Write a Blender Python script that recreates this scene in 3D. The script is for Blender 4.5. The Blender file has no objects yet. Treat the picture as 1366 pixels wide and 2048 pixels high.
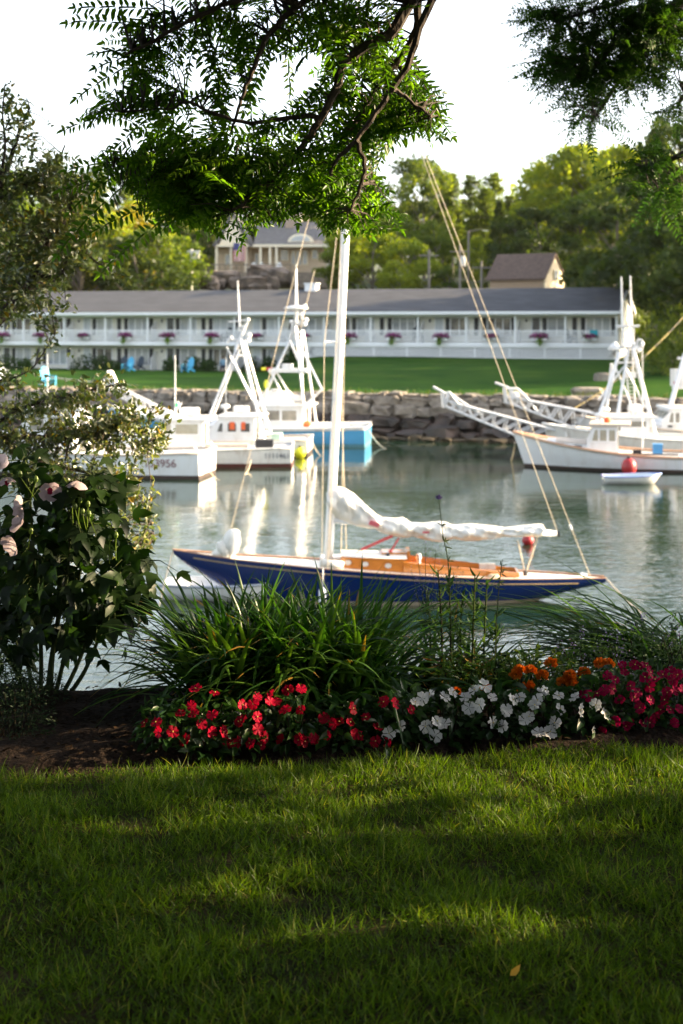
import bpy, math, random
import numpy as np
from mathutils import Vector, Matrix
random.seed(7); RNG = np.random.default_rng(7)
HAZE = .00004
R = math.radians; PI = math.pi
S = bpy.context.scene; COL = S.collection
F = 2844.0; EYE = 1.6; HZ = 650.0; WZ = -4.2     # focal length in photo pixels, eye height, horizon row, water level

# ---------------------------------------------------------------- camera, sky, sun, exposure
cam = bpy.data.cameras.new('camera'); co = bpy.data.objects.new('camera', cam); COL.objects.link(co)
co.location = (0, 0, EYE); co.rotation_euler = (R(90), 0, 0)
cam.sensor_fit = 'VERTICAL'; cam.sensor_height = 36; cam.lens = F/2048*36
cam.shift_y = -(1024-HZ)/2048; cam.clip_start = .05; cam.clip_end = 3000
cam.dof.use_dof = True; cam.dof.focus_distance = 5.6; cam.dof.aperture_fstop = 4.2
S.camera = co
SUN_EL, SUN_AZ = R(20), R(8)                    # elevation; angle from +x (right) towards +y (away)
W = bpy.data.worlds.new('World'); S.world = W; W.use_nodes = True
nt = W.node_tree; bg = nt.nodes['Background']
sky = nt.nodes.new('ShaderNodeTexSky'); sky.sky_type = 'NISHITA'; sky.sun_disc = False
sky.sun_elevation = SUN_EL; sky.sun_rotation = R(90)-SUN_AZ; sky.air_density = 1.0; sky.dust_density = 3.0; sky.ozone_density = 1.0
hs_w = nt.nodes.new('ShaderNodeHueSaturation'); hs_w.inputs['Saturation'].default_value = .5
nt.links.new(sky.outputs[0], hs_w.inputs['Color']); nt.links.new(hs_w.outputs[0], bg.inputs[0]); bg.inputs[1].default_value = 0.15
sl = bpy.data.lights.new('sun', 'SUN'); so = bpy.data.objects.new('sun', sl); COL.objects.link(so)
sl.energy = 5.0; sl.angle = R(.5); sl.color = (1, .76, .46)
SD = Vector((math.cos(SUN_EL)*math.cos(SUN_AZ), math.cos(SUN_EL)*math.sin(SUN_AZ), math.sin(SUN_EL)))
so.rotation_euler = SD.to_track_quat('Z', 'Y').to_euler(); so.location = (30, 20, 40)
S.view_settings.view_transform = 'Standard'; S.view_settings.look = 'None'; S.view_settings.gamma = 1
S.view_settings.exposure = 2.1
S.render.engine = 'CYCLES'
S.cycles.use_denoising = True; S.cycles.max_bounces = 6; S.cycles.diffuse_bounces = 3; S.cycles.glossy_bounces = 3
S.cycles.transmission_bounces = 4; S.cycles.transparent_max_bounces = 6
S.cycles.caustics_reflective = False; S.cycles.caustics_refractive = False; S.cycles.sample_clamp_indirect = 4

def PX(px, py, d): return Vector(((px-683)*d/F, d, EYE-(py-HZ)*d/F))
def ss(a, b, x):
    t = max(0., min(1., (x-a)/(b-a))); return t*t*(3-2*t)

# ---------------------------------------------------------------- materials
MATS = {}
def _ramp(n, fac, cols):
    r = n.nodes.new('ShaderNodeValToRGB'); el = r.color_ramp.elements
    while len(el) < len(cols): el.new(.5)
    for i, c in enumerate(cols):
        el[i].position = i/(len(cols)-1); el[i].color = (*c, 1)
    n.links.new(fac, r.inputs[0]); return r.outputs[0]
def mat(name, col, rough=.5, metal=0., var=.12, scale=6., bump=0., bscale=40., spec=.5, coat=0., cols=None, stretch=None):
    if name in MATS: return MATS[name]
    m = bpy.data.materials.new(name); m.use_nodes = True; n = m.node_tree; b = n.nodes['Principled BSDF']
    tc = n.nodes.new('ShaderNodeTexCoord'); src = tc.outputs['Object']
    if stretch:
        mp = n.nodes.new('ShaderNodeMapping'); mp.inputs['Scale'].default_value = stretch
        n.links.new(src, mp.inputs[0]); src = mp.outputs[0]
    nz = n.nodes.new('ShaderNodeTexNoise'); nz.inputs['Scale'].default_value = scale; nz.inputs['Detail'].default_value = 5; nz.inputs['Roughness'].default_value = .65
    n.links.new(src, nz.inputs['Vector'])
    c = cols or [tuple(max(0, x*(1-2*var)) for x in col), tuple(min(.95, x*(1+2*var)) for x in col)]
    if cols is None:
        mr = n.nodes.new('ShaderNodeMapRange'); mr.inputs[1].default_value = .25; mr.inputs[2].default_value = .75
        n.links.new(nz.outputs[0], mr.inputs[0]); fac = mr.outputs[0]
    else:
        mr = n.nodes.new('ShaderNodeMapRange'); mr.inputs[1].default_value = .3; mr.inputs[2].default_value = .7
        n.links.new(nz.outputs[0], mr.inputs[0]); fac = mr.outputs[0]
    n.links.new(_ramp(n, fac, c), b.inputs['Base Color'])
    b.inputs['Roughness'].default_value = rough; b.inputs['Metallic'].default_value = metal
    b.inputs['Specular IOR Level'].default_value = spec; b.inputs['Coat Weight'].default_value = coat
    if bump:
        n2 = n.nodes.new('ShaderNodeTexNoise'); n2.inputs['Scale'].default_value = bscale; n2.inputs['Detail'].default_value = 6
        n.links.new(src, n2.inputs['Vector'])
        bp = n.nodes.new('ShaderNodeBump'); bp.inputs['Strength'].default_value = bump; bp.inputs['Distance'].default_value = .02
        n.links.new(n2.outputs[0], bp.inputs['Height']); n.links.new(bp.outputs[0], b.inputs['Normal'])
    MATS[name] = m; return m
def leafmat(name, cols, trans=.4, gloss=.018, rough=.5, tint=(1.15, 1.25, .55), objvar=0.):
    """thin leaf: diffuse + translucent + a little sheen; 'rnd' is a per-leaf random number"""
    if name in MATS: return MATS[name]
    m = bpy.data.materials.new(name); m.use_nodes = True; n = m.node_tree; n.nodes.remove(n.nodes['Principled BSDF'])
    out = n.nodes['Material Output']
    a = n.nodes.new('ShaderNodeAttribute'); a.attribute_name = 'rnd'; fac = a.outputs['Fac']
    if objvar:
        oi = n.nodes.new('ShaderNodeObjectInfo'); mm = n.nodes.new('ShaderNodeMath'); mm.operation = 'MULTIPLY_ADD'
        n.links.new(oi.outputs['Random'], mm.inputs[0]); mm.inputs[1].default_value = objvar
        m2 = n.nodes.new('ShaderNodeMath'); m2.operation = 'MULTIPLY'; m2.inputs[1].default_value = 1-objvar
        n.links.new(fac, m2.inputs[0]); n.links.new(m2.outputs[0], mm.inputs[2]); fac = mm.outputs[0]
    col = _ramp(n, fac, cols)
    d = n.nodes.new('ShaderNodeBsdfDiffuse'); t = n.nodes.new('ShaderNodeBsdfTranslucent'); g = n.nodes.new('ShaderNodeBsdfGlossy')
    g.inputs['Roughness'].default_value = rough; g.inputs['Color'].default_value = (.8, .8, .8, 1)
    mx = n.nodes.new('ShaderNodeMix'); mx.data_type = 'RGBA'; mx.blend_type = 'MULTIPLY'; mx.inputs[0].default_value = 1
    n.links.new(col, mx.inputs[6]); mx.inputs[7].default_value = (*tint, 1)
    n.links.new(col, d.inputs[0]); n.links.new(mx.outputs[2], t.inputs[0])
    s1 = n.nodes.new('ShaderNodeMixShader'); s1.inputs[0].default_value = trans
    s2 = n.nodes.new('ShaderNodeMixShader'); s2.inputs[0].default_value = gloss
    n.links.new(d.outputs[0], s1.inputs[1]); n.links.new(t.outputs[0], s1.inputs[2])
    n.links.new(s1.outputs[0], s2.inputs[1]); n.links.new(g.outputs[0], s2.inputs[2]); n.links.new(s2.outputs[0], out.inputs[0])
    MATS[name] = m; return m

# ---------------------------------------------------------------- objects
def tag(o, label=None, cat=None, group=None, kind=None):
    if label: o['label'] = label
    if cat: o['category'] = cat
    if group: o['group'] = group
    if kind: o['kind'] = kind
    return o
def thing(name, label, cat, loc=(0, 0, 0), rz=0., group=None):
    o = bpy.data.objects.new(name, None); COL.objects.link(o); o.location = loc; o.rotation_euler = (0, 0, rz)
    o.empty_display_size = .2
    return tag(o, label, cat, group)
def kids(o): return [c for c in ALLKIDS.get(o.name, [])]
ALLKIDS = {}
def link(o, parent):
    COL.objects.link(o)
    if parent is not None:
        o.parent = parent; ALLKIDS.setdefault(parent.name, []).append(o)
    return o
def dup(o, parent=None, loc=None, rz=None, label=None, scale=None):
    c = o.copy(); link(c, parent)
    if loc is not None: c.location = loc
    if rz is not None: c.rotation_euler = (0, 0, rz)
    if scale is not None: c.scale = scale if hasattr(scale, '__len__') else (scale,)*3
    if label: c['label'] = label
    for k in kids(o): dup(k, c)
    return c
class MB:
    """collects faces of one mesh"""
    def __init__(s): s.v = []; s.f = []; s.mi = []; s.m = 0
    def add(s, vs, fs):
        o = len(s.v); s.v += [tuple(v) for v in vs]; s.f += [tuple(o+i for i in f) for f in fs]; s.mi += [s.m]*len(fs); return s
    def box(s, x0, x1, y0, y1, z0, z1):
        return s.add([(x0,y0,z0),(x1,y0,z0),(x1,y1,z0),(x0,y1,z0),(x0,y0,z1),(x1,y0,z1),(x1,y1,z1),(x0,y1,z1)],
                     [(0,3,2,1),(4,5,6,7),(0,1,5,4),(1,2,6,5),(2,3,7,6),(3,0,4,7)])
    def obox(s, c, u, v, w):   # centre and three half-axis vectors
        c, u, v, w = map(Vector, (c, u, v, w))
        return s.add([c-u-v-w, c+u-v-w, c+u+v-w, c-u+v-w, c-u-v+w, c+u-v+w, c+u+v+w, c-u+v+w],
                     [(0,3,2,1),(4,5,6,7),(0,1,5,4),(1,2,6,5),(2,3,7,6),(3,0,4,7)])
    def tube(s, pts, r, n=6, caps=True):
        pts = [Vector(p) for p in pts]; k = len(pts)
        rs = list(r) if hasattr(r, '__len__') else [r]*k
        vs = []; prev = None
        for i, p in enumerate(pts):
            t = (pts[min(i+1, k-1)]-pts[max(i-1, 0)])
            t = t.normalized() if t.length > 1e-9 else Vector((0, 0, 1))
            a = prev if prev is not None else (Vector((0, 0, 1)) if abs(t.z) < .9 else Vector((1, 0, 0)))
            b = t.cross(a); b = b.normalized() if b.length > 1e-6 else t.orthogonal().normalized()
            a = b.cross(t).normalized(); prev = a
            for j in range(n):
                q = 2*PI*j/n; vs.append(p+(a*math.cos(q)+b*math.sin(q))*rs[i])
        fs = [(i*n+j, i*n+(j+1) % n, (i+1)*n+(j+1) % n, (i+1)*n+j) for i in range(k-1) for j in range(n)]
        if caps: fs += [tuple(range(n-1, -1, -1)), tuple((k-1)*n+j for j in range(n))]
        return s.add(vs, fs)
    def loft(s, rings, closed=True, cap0=True, cap1=True):
        n = len(rings[0]); vs = [p for r in rings for p in r]; fs = []
        for i in range(len(rings)-1):
            for j in range(n if closed else n-1):
                fs.append((i*n+j, i*n+(j+1) % n, (i+1)*n+(j+1) % n, (i+1)*n+j))
        if cap0: fs.append(tuple(range(n-1, -1, -1)))
        if cap1: fs.append(tuple((len(rings)-1)*n+j for j in range(n)))
        return s.add(vs, fs)
    def lathe(s, c, prof, n=14):   # prof: (radius, z)
        c = Vector(c)
        return s.loft([[c+Vector((r*math.cos(2*PI*j/n), r*math.sin(2*PI*j/n), z)) for j in range(n)] for r, z in prof])
    def ball(s, c, r, n=12, m=7, jit=0.):
        c = Vector(c); r = Vector(r) if hasattr(r, '__len__') else Vector((r, r, r)); rings = []
        for i in range(m):
            th = PI*(i+.02)/(m-.96) if m > 1 else 0; th = min(th, PI-.02)
            rings.append([c+Vector((r.x*math.sin(th)*math.cos(2*PI*j/n), r.y*math.sin(th)*math.sin(2*PI*j/n), -r.z*math.cos(th)))*1.0
                          + Vector((random.uniform(-jit, jit), random.uniform(-jit, jit), random.uniform(-jit, jit))) for j in range(n)])
        return s.loft(rings)
    def prism(s, poly, y0, y1):    # poly in (x,z), extruded along y
        n = len(poly)
        return s.add([(x, y0, z) for x, z in poly]+[(x, y1, z) for x, z in poly],
                     [tuple(range(n)), tuple(range(2*n-1, n-1, -1))]+[(j, n+j, n+(j+1) % n, (j+1) % n) for j in range(n)])
    def prismx(s, poly, x0, x1):   # poly in (y,z), extruded along x
        n = len(poly)
        return s.add([(x0, y, z) for y, z in poly]+[(x1, y, z) for y, z in poly],
                     [tuple(range(n-1, -1, -1)), tuple(range(n, 2*n))]+[(j, (j+1) % n, n+(j+1) % n, n+j) for j in range(n)])
    def build(s, name, m, parent=None, smooth=False, off=None, bevel=0.):
        me = bpy.data.meshes.new(name)
        vs = s.v if off is None else [(x-off[0], y-off[1], z-off[2]) for x, y, z in s.v]
        me.from_pydata(vs, [], s.f)
        for mm in (m if isinstance(m, (list, tuple)) else [m]): me.materials.append(mm)
        if any(s.mi): me.polygons.foreach_set('material_index', s.mi)
        if smooth: me.polygons.foreach_set('use_smooth', [True]*len(s.f))
        me.update(); o = bpy.data.objects.new(name, me); link(o, parent)
        if bevel:
            b = o.modifiers.new('bevel', 'BEVEL'); b.width = bevel; b.segments = 2; b.limit_method = 'ANGLE'
        return o
def npmesh(name, V, faces, m, parent=None, rnd=None, smooth=False, off=None):
    """faces: list of arrays (n,k)"""
    me = bpy.data.meshes.new(name); V = np.asarray(V, np.float32)
    if off is not None: V = V-np.asarray(off, np.float32)
    me.vertices.add(len(V)); me.vertices.foreach_set('co', V.ravel())
    loops = np.concatenate([f.ravel() for f in faces]).astype(np.int32)
    tot = np.concatenate([np.full(len(f), f.shape[1]) for f in faces]); st = np.concatenate([[0], np.cumsum(tot)[:-1]]).astype(np.int32)
    me.loops.add(len(loops)); me.loops.foreach_set('vertex_index', loops)
    me.polygons.add(len(tot)); me.polygons.foreach_set('loop_start', st)
    me.update(calc_edges=True)
    if rnd is not None:
        at = me.attributes.new('rnd', 'FLOAT', 'FACE'); at.data.foreach_set('value', np.asarray(rnd, np.float32))
    for mm in (m if isinstance(m, (list, tuple)) else [m]): me.materials.append(mm)
    if smooth: me.polygons.foreach_set('use_smooth', np.ones(len(tot), bool))
    o = bpy.data.objects.new(name, me); link(o, parent); return o
def nrm(a): return a/np.maximum(np.linalg.norm(a, axis=1, keepdims=True), 1e-9)
# leaf templates: (along, across, out of plane), faces
T_OVAL = (np.array([(0,0,0),(.3,.5,.10),(.68,.38,.08),(1,0,-.10),(.68,-.38,.08),(.3,-.5,.10),(.35,0,0),(.7,0,-.03)]),
          [(0,6,1),(6,7,2,1),(7,3,2),(0,5,6),(6,5,4,7),(7,4,3)])
T_LEAFLET = (np.array([(0,0,0),(.35,.5,.05),(1,0,-.06),(.35,-.5,.05)]), [(0,2,1),(0,3,2)])
T_QUAD = (np.array([(0,-.35,0),(.55,-.5,.06),(1,.1,-.05),(.4,.5,.03)]), [(0,1,2,3)])
T_BLADE = (np.array([(0,.5,0),(0,-.5,0),(.4,.45,.06),(.4,-.45,.06),(.75,.3,.22),(.75,-.3,.22),(1,0,.42)]), [(0,1,3,2),(2,3,5,4),(4,5,6)])
T_LOBED = (np.array([(0,0,0),(.06,.24,.03),(.40,.62,-.10),(.40,.24,.04),(.64,.25,.02),(1,0,-.20),(.64,-.25,.02),(.40,-.24,.04),(.40,-.62,-.10),(.06,-.24,.03),(.4,0,-.02),(.7,0,-.06)]),
           [(0,10,3,2,1),(10,11,4,3),(11,5,4),(0,9,8,7,10),(10,7,6,11),(11,6,5)])
def scatter(name, tmpl, P, A, N, L, Wd, m, parent=None, rnd=None, off=None):
    tv, tf = tmpl; P = np.asarray(P, float); n = len(P); A = nrm(np.asarray(A, float)); N = np.asarray(N, float)
    B = nrm(np.cross(N, A)+1e-6); N = np.cross(A, B)
    L = np.broadcast_to(L, (n,)).reshape(n, 1, 1); Wd = np.broadcast_to(Wd, (n,)).reshape(n, 1, 1)
    V = P[:, None]+A[:, None]*tv[None, :, 0:1]*L+B[:, None]*tv[None, :, 1:2]*Wd+N[:, None]*tv[None, :, 2:3]*L
    k = len(tv); base = (np.arange(n)*k)[:, None]; faces = []; rr = []
    rnd = RNG.random(n) if rnd is None else np.asarray(rnd)
    for size in sorted({len(f) for f in tf}):
        fs = np.array([f for f in tf if len(f) == size]); faces.append((base[:, :, None]+fs[None]).reshape(-1, size)); rr.append(np.repeat(rnd, len(fs)))
    return npmesh(name, V.reshape(-1, 3), faces, m, parent, np.concatenate(rr), off=off)
def rdir(n): return nrm(RNG.normal(size=(n, 3)))

# common materials
M_white = mat('white paint', (.82,.82,.81), .45, var=.05, scale=2.5)
M_gel = mat('white gelcoat', None, .3, cols=[(.60,.57,.52),(.71,.70,.68),(.74,.74,.73),(.75,.75,.74)], scale=1.1, coat=.2, stretch=(3,3,.7))
M_gelw = mat('weathered gelcoat', None, .45, cols=[(.46,.41,.35),(.62,.60,.56),(.67,.66,.62),(.69,.68,.64)], scale=1.2, stretch=(3,3,.6))
M_alu = mat('aluminium tube', (.62,.62,.62), .4, var=.06, metal=.4)
M_black = mat('black rubber', (.02,.02,.022), .5)
M_dark = mat('dark shutter paint', (.018,.020,.022), .5)
M_glass = mat('window glass', (.16,.18,.18), .06, var=.3, scale=.8, spec=.8)
M_wood = mat('varnished mahogany', (.46,.165,.03), .22, var=.14, scale=5, stretch=(1,8,8), coat=.6)
M_rope = mat('rope', (.55,.46,.33), .8, var=.15, scale=30)
M_red = mat('red vinyl', (.55,.02,.02), .4)
M_bark = mat('bark', (.055,.042,.032), .9, var=.3, scale=9, bump=.8, bscale=30, stretch=(1,1,.3))
M_barkl = mat('pale bark', (.17,.15,.12), .9, var=.3, scale=2, bump=.6, bscale=8)
# unseen trees added to keep sun and sky off the lawn: place, half width, half depth, crown bottom, crown top, leaves, label
SHADE = [((6.0, 4.3, 0), 1.7, 1.6, .5, 4.0, 1900, 'unseen tree added for shade beyond the right edge of the lawn'), ((8.4, 7.4, 0), 2.0, 2.0, .4, 4.4, 1900, 'unseen tree added for shade farther along the bed'), ((7.4, 1.5, 0), 1.9, 1.7, .4, 4.4, 1900, 'unseen tree added for shade nearer the camera'),
 ((12.5, 5.0, 0), 2.6, 3.0, .2, 6.5, 2600, 'taller unseen tree added for shade in the second row at right'), ((12.0, -1.5, 0), 3, 3.2, .2, 7, 2600, 'taller unseen tree added for shade in the second row, nearer'),
 ((-7.5, 2.5, 0), 2.2, 2.4, .2, 5.5, 2000, 'unseen tree added for shade beyond the left edge of the lawn'),
 ((-5.5, -6, 0), 3, 2, .2, 6.5, 2200, 'broad unseen tree added for shade behind the camera, left'), ((0, -7, 0), 3, 2, .2, 6.5, 2200, 'broad unseen tree added for shade behind the camera, middle'), ((5.5, -5.5, 0), 3, 2, .2, 6.5, 2200, 'broad unseen tree added for shade behind the camera, right')]
# gaps cut into the crowns to throw sun on chosen patches: (photo column, row, distance), half length along x, half width along y, share of leaves missing
GAPS = [((1130,1585,4.86), .55, .10, .96), ((800,1600,4.80), .5, .06, .75), ((1330,1525,5.2), .25, .07, .9), ((500,1840,3.82), .36, .085, .92), ((1020,1890,3.66), .40, .10, .7), ((220,1546,5.08), .6, .05, .85), ((1250,1660,4.5), .3, .06, .5), ((640,1560,5.0), .3, .04, .6), ((300,1690,4.37), .35, .05, .5),
        ((585,1410,5.36), .10, .03, .6), ((680,1300,5.7), .12, .12, .8), ((560,1240,5.95), .45, .2, .85), ((1060,1350,5.9), .2, .12, .6), ((900,1330,6.1), .1, .15, .6), ((165,1020,5.9), .16, .14, .9), ((46,1045,5.86), .08, .08, .9), ((215,1075,5.9), .08, .08, .9), ((740,400,4.9), .30, .5, .9), ((620,330,5.), .35, .4, .6), ((200,1180,6.), .3, .15, .4), ((1180,1240,6.6), .4, .3, .6), ((90,860,9.4), .9, .7, .97), ((60,440,9.4), .7, .7, .9), ((230,1050,9.4), .5, .5, .9)]
def sun_gaps(P):
    """True for the leaves to keep"""
    keep = np.ones(len(P), bool); s = np.array(tuple(SD))
    for (u, v, d), rx, ry, pr in GAPS:
        t = np.array(tuple(PX(u, v, d))); q = P-s*((P[:, 2]-t[2])/s[2])[:, None]-t; r = (q[:, 0]/(rx+.5))**2+(q[:, 1]/(ry+.19))**2
        keep &= ~((r < 1) & (P[:, 2] > t[2]+.25) & (RNG.random(len(P)) < pr))
    return keep
# ---------------------------------------------------------------- terrain and water
def sstep(a, b, x):
    t = np.clip((x-a)/(b-a), 0, 1); return t*t*(3-2*t)
def wobble(x, y, s, seed=0.):
    return (np.sin(x*s*1.7+y*s*.9+seed)+np.sin(-x*s*.8+y*s*1.9+seed*2.3)+np.sin(x*s*3.1+y*s*2.7+1.3+seed)*.5)/2.5
def grid(name, xs, ys, zf, m, kind='structure', smooth=True):
    X, Y = np.meshgrid(xs, ys); Z = zf(X, Y); V = np.stack([X, Y, Z], -1).reshape(-1, 3); nx, ny = len(xs), len(ys)
    i = np.arange((ny-1)*(nx-1)); r, c = i//(nx-1), i % (nx-1); b = r*nx+c
    return tag(npmesh(name, V, [np.stack([b, b+1, b+nx+1, b+nx], 1)], m, smooth=smooth), kind=kind)
def edge_y(x): return 5.17+.125*x                      # front edge of the flower bed
def near_z(x, y): return .018*wobble(x, y, 2.2)+.012*wobble(x, y, 5., 2)
M_soil = mat('lawn soil', None, .95, cols=[(.020,.022,.008),(.030,.030,.010),(.045,.033,.018)], scale=5, bump=.8, bscale=60, spec=.05)
M_mulch = mat('bark mulch', None, .95, cols=[(.008,.006,.005),(.018,.012,.009),(.035,.023,.016)], scale=45, bump=1., bscale=55, spec=.08)
grid('near_lawn', np.linspace(-14, 16, 121), np.concatenate([np.linspace(-9, 1.5, 18), np.linspace(1.7, 7.4, 58)]),
     lambda x, y: np.where(y < edge_y(x)+.02, near_z(x, y), near_z(x, y)-.06-2.5*np.maximum(0, y-edge_y(x)-.25)), M_soil)
def bed_z(x, y):
    d = y-edge_y(x); back = 6.30+.05*x+.10*np.sin(x*2.1)
    return -.035+.05*sstep(0, .3, d)+.030*wobble(x, y, 4., 1)+.02*wobble(x, y, 11., 4)-np.maximum(0, y-back)*.95*sstep(0, .4, y-back+.1)
MB_ = None
def bank_zf(x, y): return np.maximum(bed_z(x, y), -5.2)+.12*wobble(x, y, 1.6, 3)*sstep(6.6, 8, y)
xs = np.linspace(-14, 16, 241)
X, U = np.meshgrid(xs, np.concatenate([np.linspace(0, 1.6, 40), np.linspace(1.75, 7.4, 30)])); Yb = edge_y(X)*(X > -14.1)+U
Zb = bank_zf(X, Yb); ny, nx = X.shape
i = np.arange((ny-1)*(nx-1)); r_, c_ = i//(nx-1), i % (nx-1); b_ = r_*nx+c_
tag(npmesh('flower_bed_bank', np.stack([X, Yb, Zb], -1).reshape(-1, 3), [np.stack([b_, b_+1, b_+nx+1, b_+nx], 1)], M_mulch, smooth=True), kind='structure')
def wall_y(x): return 75.0-.33*x
def front_y(x): return 108.8-.2975*(x-21.04)
def far_z(x, y):
    ym = front_y(x); yw = wall_y(x); g = -2.2+1.22*sstep(-6.5, -2.2, x)
    t = np.clip((y-yw)/(ym-yw), 0, 1); z = -2.08+(g+2.08)*sstep(0.12, .92, t)*.6+(g+2.08)*t*.4
    d = y-ym-12; z = z+sstep(0, 48, d)*8.2+np.maximum(0, d-48)*.05*sstep(40, 70, d)
    z = z+sstep(22, 46, x)*4.5*sstep(66, 84, y)+.10*wobble(x, y, .12)
    return z
M_flawn = mat('far lawn grass', None, .9, cols=[(.008,.034,.003),(.016,.052,.005),(.024,.064,.006),(.048,.082,.010)], scale=.22, bump=.5, bscale=12, spec=.03)
M_hill = mat('woodland floor', None, .95, cols=[(.020,.035,.010),(.045,.065,.018),(.07,.06,.03)], scale=.25, bump=.6, bscale=3)
V_ = []; xs = np.concatenate([np.linspace(-420, -60, 19), np.linspace(-57, 57, 96), np.linspace(60, 420, 19)])
def farsheet(name, u, m, y_of):
    X, U = np.meshgrid(xs, u); Y = y_of(X, U); Z = far_z(X, Y); ny, nx = X.shape
    i = np.arange((ny-1)*(nx-1)); r, c = i//(nx-1), i % (nx-1); b = r*nx+c
    tag(npmesh(name, np.stack([X, Y, Z], -1).reshape(-1, 3), [np.stack([b, b+1, b+nx+1, b+nx], 1)], m, smooth=True), kind='structure')
wy = lambda X: wall_y(np.clip(X, -75, 60))
farsheet('far_lawn', np.linspace(0, 1, 40), M_flawn, lambda X, U: wy(X)+.5+(front_y(X)+3-wy(X)-.5)*U)
farsheet('hillside', np.concatenate([np.linspace(0, 80, 33), np.linspace(90, 700, 20)]), M_hill, lambda X, U: front_y(X)+3+U)
grid('cove_bottom', np.linspace(-420, 420, 30), np.linspace(8, 420, 30), lambda x, y: x*0-7.5, mat('mud', (.03,.032,.022), .9))
n = 5200; q = RNG.uniform(-62, 48, n); yy = wall_y(q)+.45+np.abs(RNG.normal(size=n))*.55; tag(scatter('wall_edge_grass', T_BLADE, np.stack([q, yy, far_z(q, yy)-.02], 1), RNG.normal(size=(n, 3))*.45+np.array([0,-.25,.8]), RNG.normal(size=(n, 3)), RNG.uniform(.12, .5, n), RNG.uniform(.02, .05, n), leafmat('rank edge grass', [(.02,.05,.006),(.05,.085,.012),(.14,.13,.04)], .4)), 'rank grass growing along the top of the seawall', None, None, 'stuff')
# water: dark green body, small wind ripples over longer ones
m = bpy.data.materials.new('harbour water'); m.use_nodes = True; n = m.node_tree; b = n.nodes['Principled BSDF']
b.inputs['Base Color'].default_value = (.009,.024,.014, 1); b.inputs['Roughness'].default_value = .045; b.inputs['IOR'].default_value = 1.62
b.inputs['Specular IOR Level'].default_value = .5
tc = n.nodes.new('ShaderNodeTexCoord'); hs = None
for sc, st, dist in (((.5, .8, 1), .30, .028), ((2.4, 3.8, 1), .5, .030), ((9, 13, 1), .4, .008)):
    mp = n.nodes.new('ShaderNodeMapping'); mp.inputs['Scale'].default_value = sc; n.links.new(tc.outputs['Object'], mp.inputs[0])
    nz = n.nodes.new('ShaderNodeTexNoise'); nz.inputs['Scale'].default_value = 1; nz.inputs['Detail'].default_value = 2.5
    n.links.new(mp.outputs[0], nz.inputs['Vector'])
    bp = n.nodes.new('ShaderNodeBump'); bp.inputs['Strength'].default_value = st; bp.inputs['Distance'].default_value = dist
    n.links.new(nz.outputs[0], bp.inputs['Height'])
    if sc[0] > 1:                                      # wind patches: ripples stronger in some places
        wn = n.nodes.new('ShaderNodeTexNoise'); wn.inputs['Scale'].default_value = .16; wm = n.nodes.new('ShaderNodeMapRange')
        wm.inputs[1].default_value = .38; wm.inputs[2].default_value = .62; wm.inputs[3].default_value = st*.35; wm.inputs[4].default_value = st*1.25
        n.links.new(tc.outputs['Object'], wn.inputs['Vector']); n.links.new(wn.outputs[0], wm.inputs[0]); sx = n.nodes.new('ShaderNodeSeparateXYZ'); n.links.new(tc.outputs['Object'], sx.inputs[0])
        ym = n.nodes.new('ShaderNodeMapRange'); ym.inputs[1].default_value = 24; ym.inputs[2].default_value = 54; ym.inputs[3].default_value = 2.1; ym.inputs[4].default_value = .22   # calmer in the lee of the far wall
        n.links.new(sx.outputs[1], ym.inputs[0]); mu = n.nodes.new('ShaderNodeMath'); mu.operation = 'MULTIPLY'; n.links.new(wm.outputs[0], mu.inputs[0]); n.links.new(ym.outputs[0], mu.inputs[1]); n.links.new(mu.outputs[0], bp.inputs['Strength'])
    if hs: n.links.new(hs, bp.inputs['Normal'])
    hs = bp.outputs[0]
n.links.new(hs, b.inputs['Normal'])
mb = MB(); mb.add([(-420,9.5,WZ),(420,9.5,WZ),(420,420,WZ),(-420,420,WZ)], [(0,1,2,3)])
tag(mb.build('water', m), kind='structure')

# ---------------------------------------------------------------- stone sea wall
def rock(mb, c, ex, ey, ez, u=Vector((1,0,0)), v=Vector((0,1,0)), jit=.16):
    pts = []; fs = []; q = [-1, -.55, .55, 1]; idx = {}
    for i in range(4):
        for j in range(4):
            for k in range(4):
                if i in (0, 3) or j in (0, 3) or k in (0, 3):
                    x, y, z = q[i], q[j], q[k]; l = max(1, (abs(x)**4+abs(y)**4+abs(z)**4)**.25)
                    idx[i, j, k] = len(pts); J = lambda: random.uniform(-jit, jit)
                    pts.append(c+u*(x/l+J())*ex+v*(y/l+J())*ey+Vector((0,0,1))*(z/l+J())*ez)
    for a in range(3):
        for s in (0, 3):
            for i in range(3):
                for j in range(3):
                    def id_(p, q_):
                        t = [0, 0, 0]; t[a] = s; t[(a+1) % 3] = p; t[(a+2) % 3] = q_; return idx[tuple(t)]
                    f = (id_(i, j), id_(i+1, j), id_(i+1, j+1), id_(i, j+1)); fs.append(f if s else f[::-1])
    mb.add(pts, fs)
M_stone = mat('pale granite', None, .85, cols=[(.085,.070,.055),(.20,.17,.135),(.30,.26,.215)], scale=1.3, bump=.8, bscale=7)
M_wet = mat('wet dark granite', None, .55, cols=[(.010,.008,.006),(.038,.026,.020),(.085,.052,.038)], scale=.9, bump=.7, bscale=6)
M_weed = mat('rockweed', None, .8, cols=[(.012,.010,.004),(.035,.024,.008),(.06,.035,.010)], scale=2.5, bump=.9, bscale=12)
W0, W1 = Vector((-62, wall_y(-62), 0)), Vector((48, wall_y(48), 0)); WU = (W1-W0).normalized(); WN = Vector((-WU.y, WU.x, 0))   # WN points inland
wl = (W1-W0).length
sw = thing('stone_seawall', 'long rough stone seawall below the far lawn, pale on top and dark wet below', 'sea wall', W0+Vector((0,0,WZ)), math.atan2(WU.y, WU.x))
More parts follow.
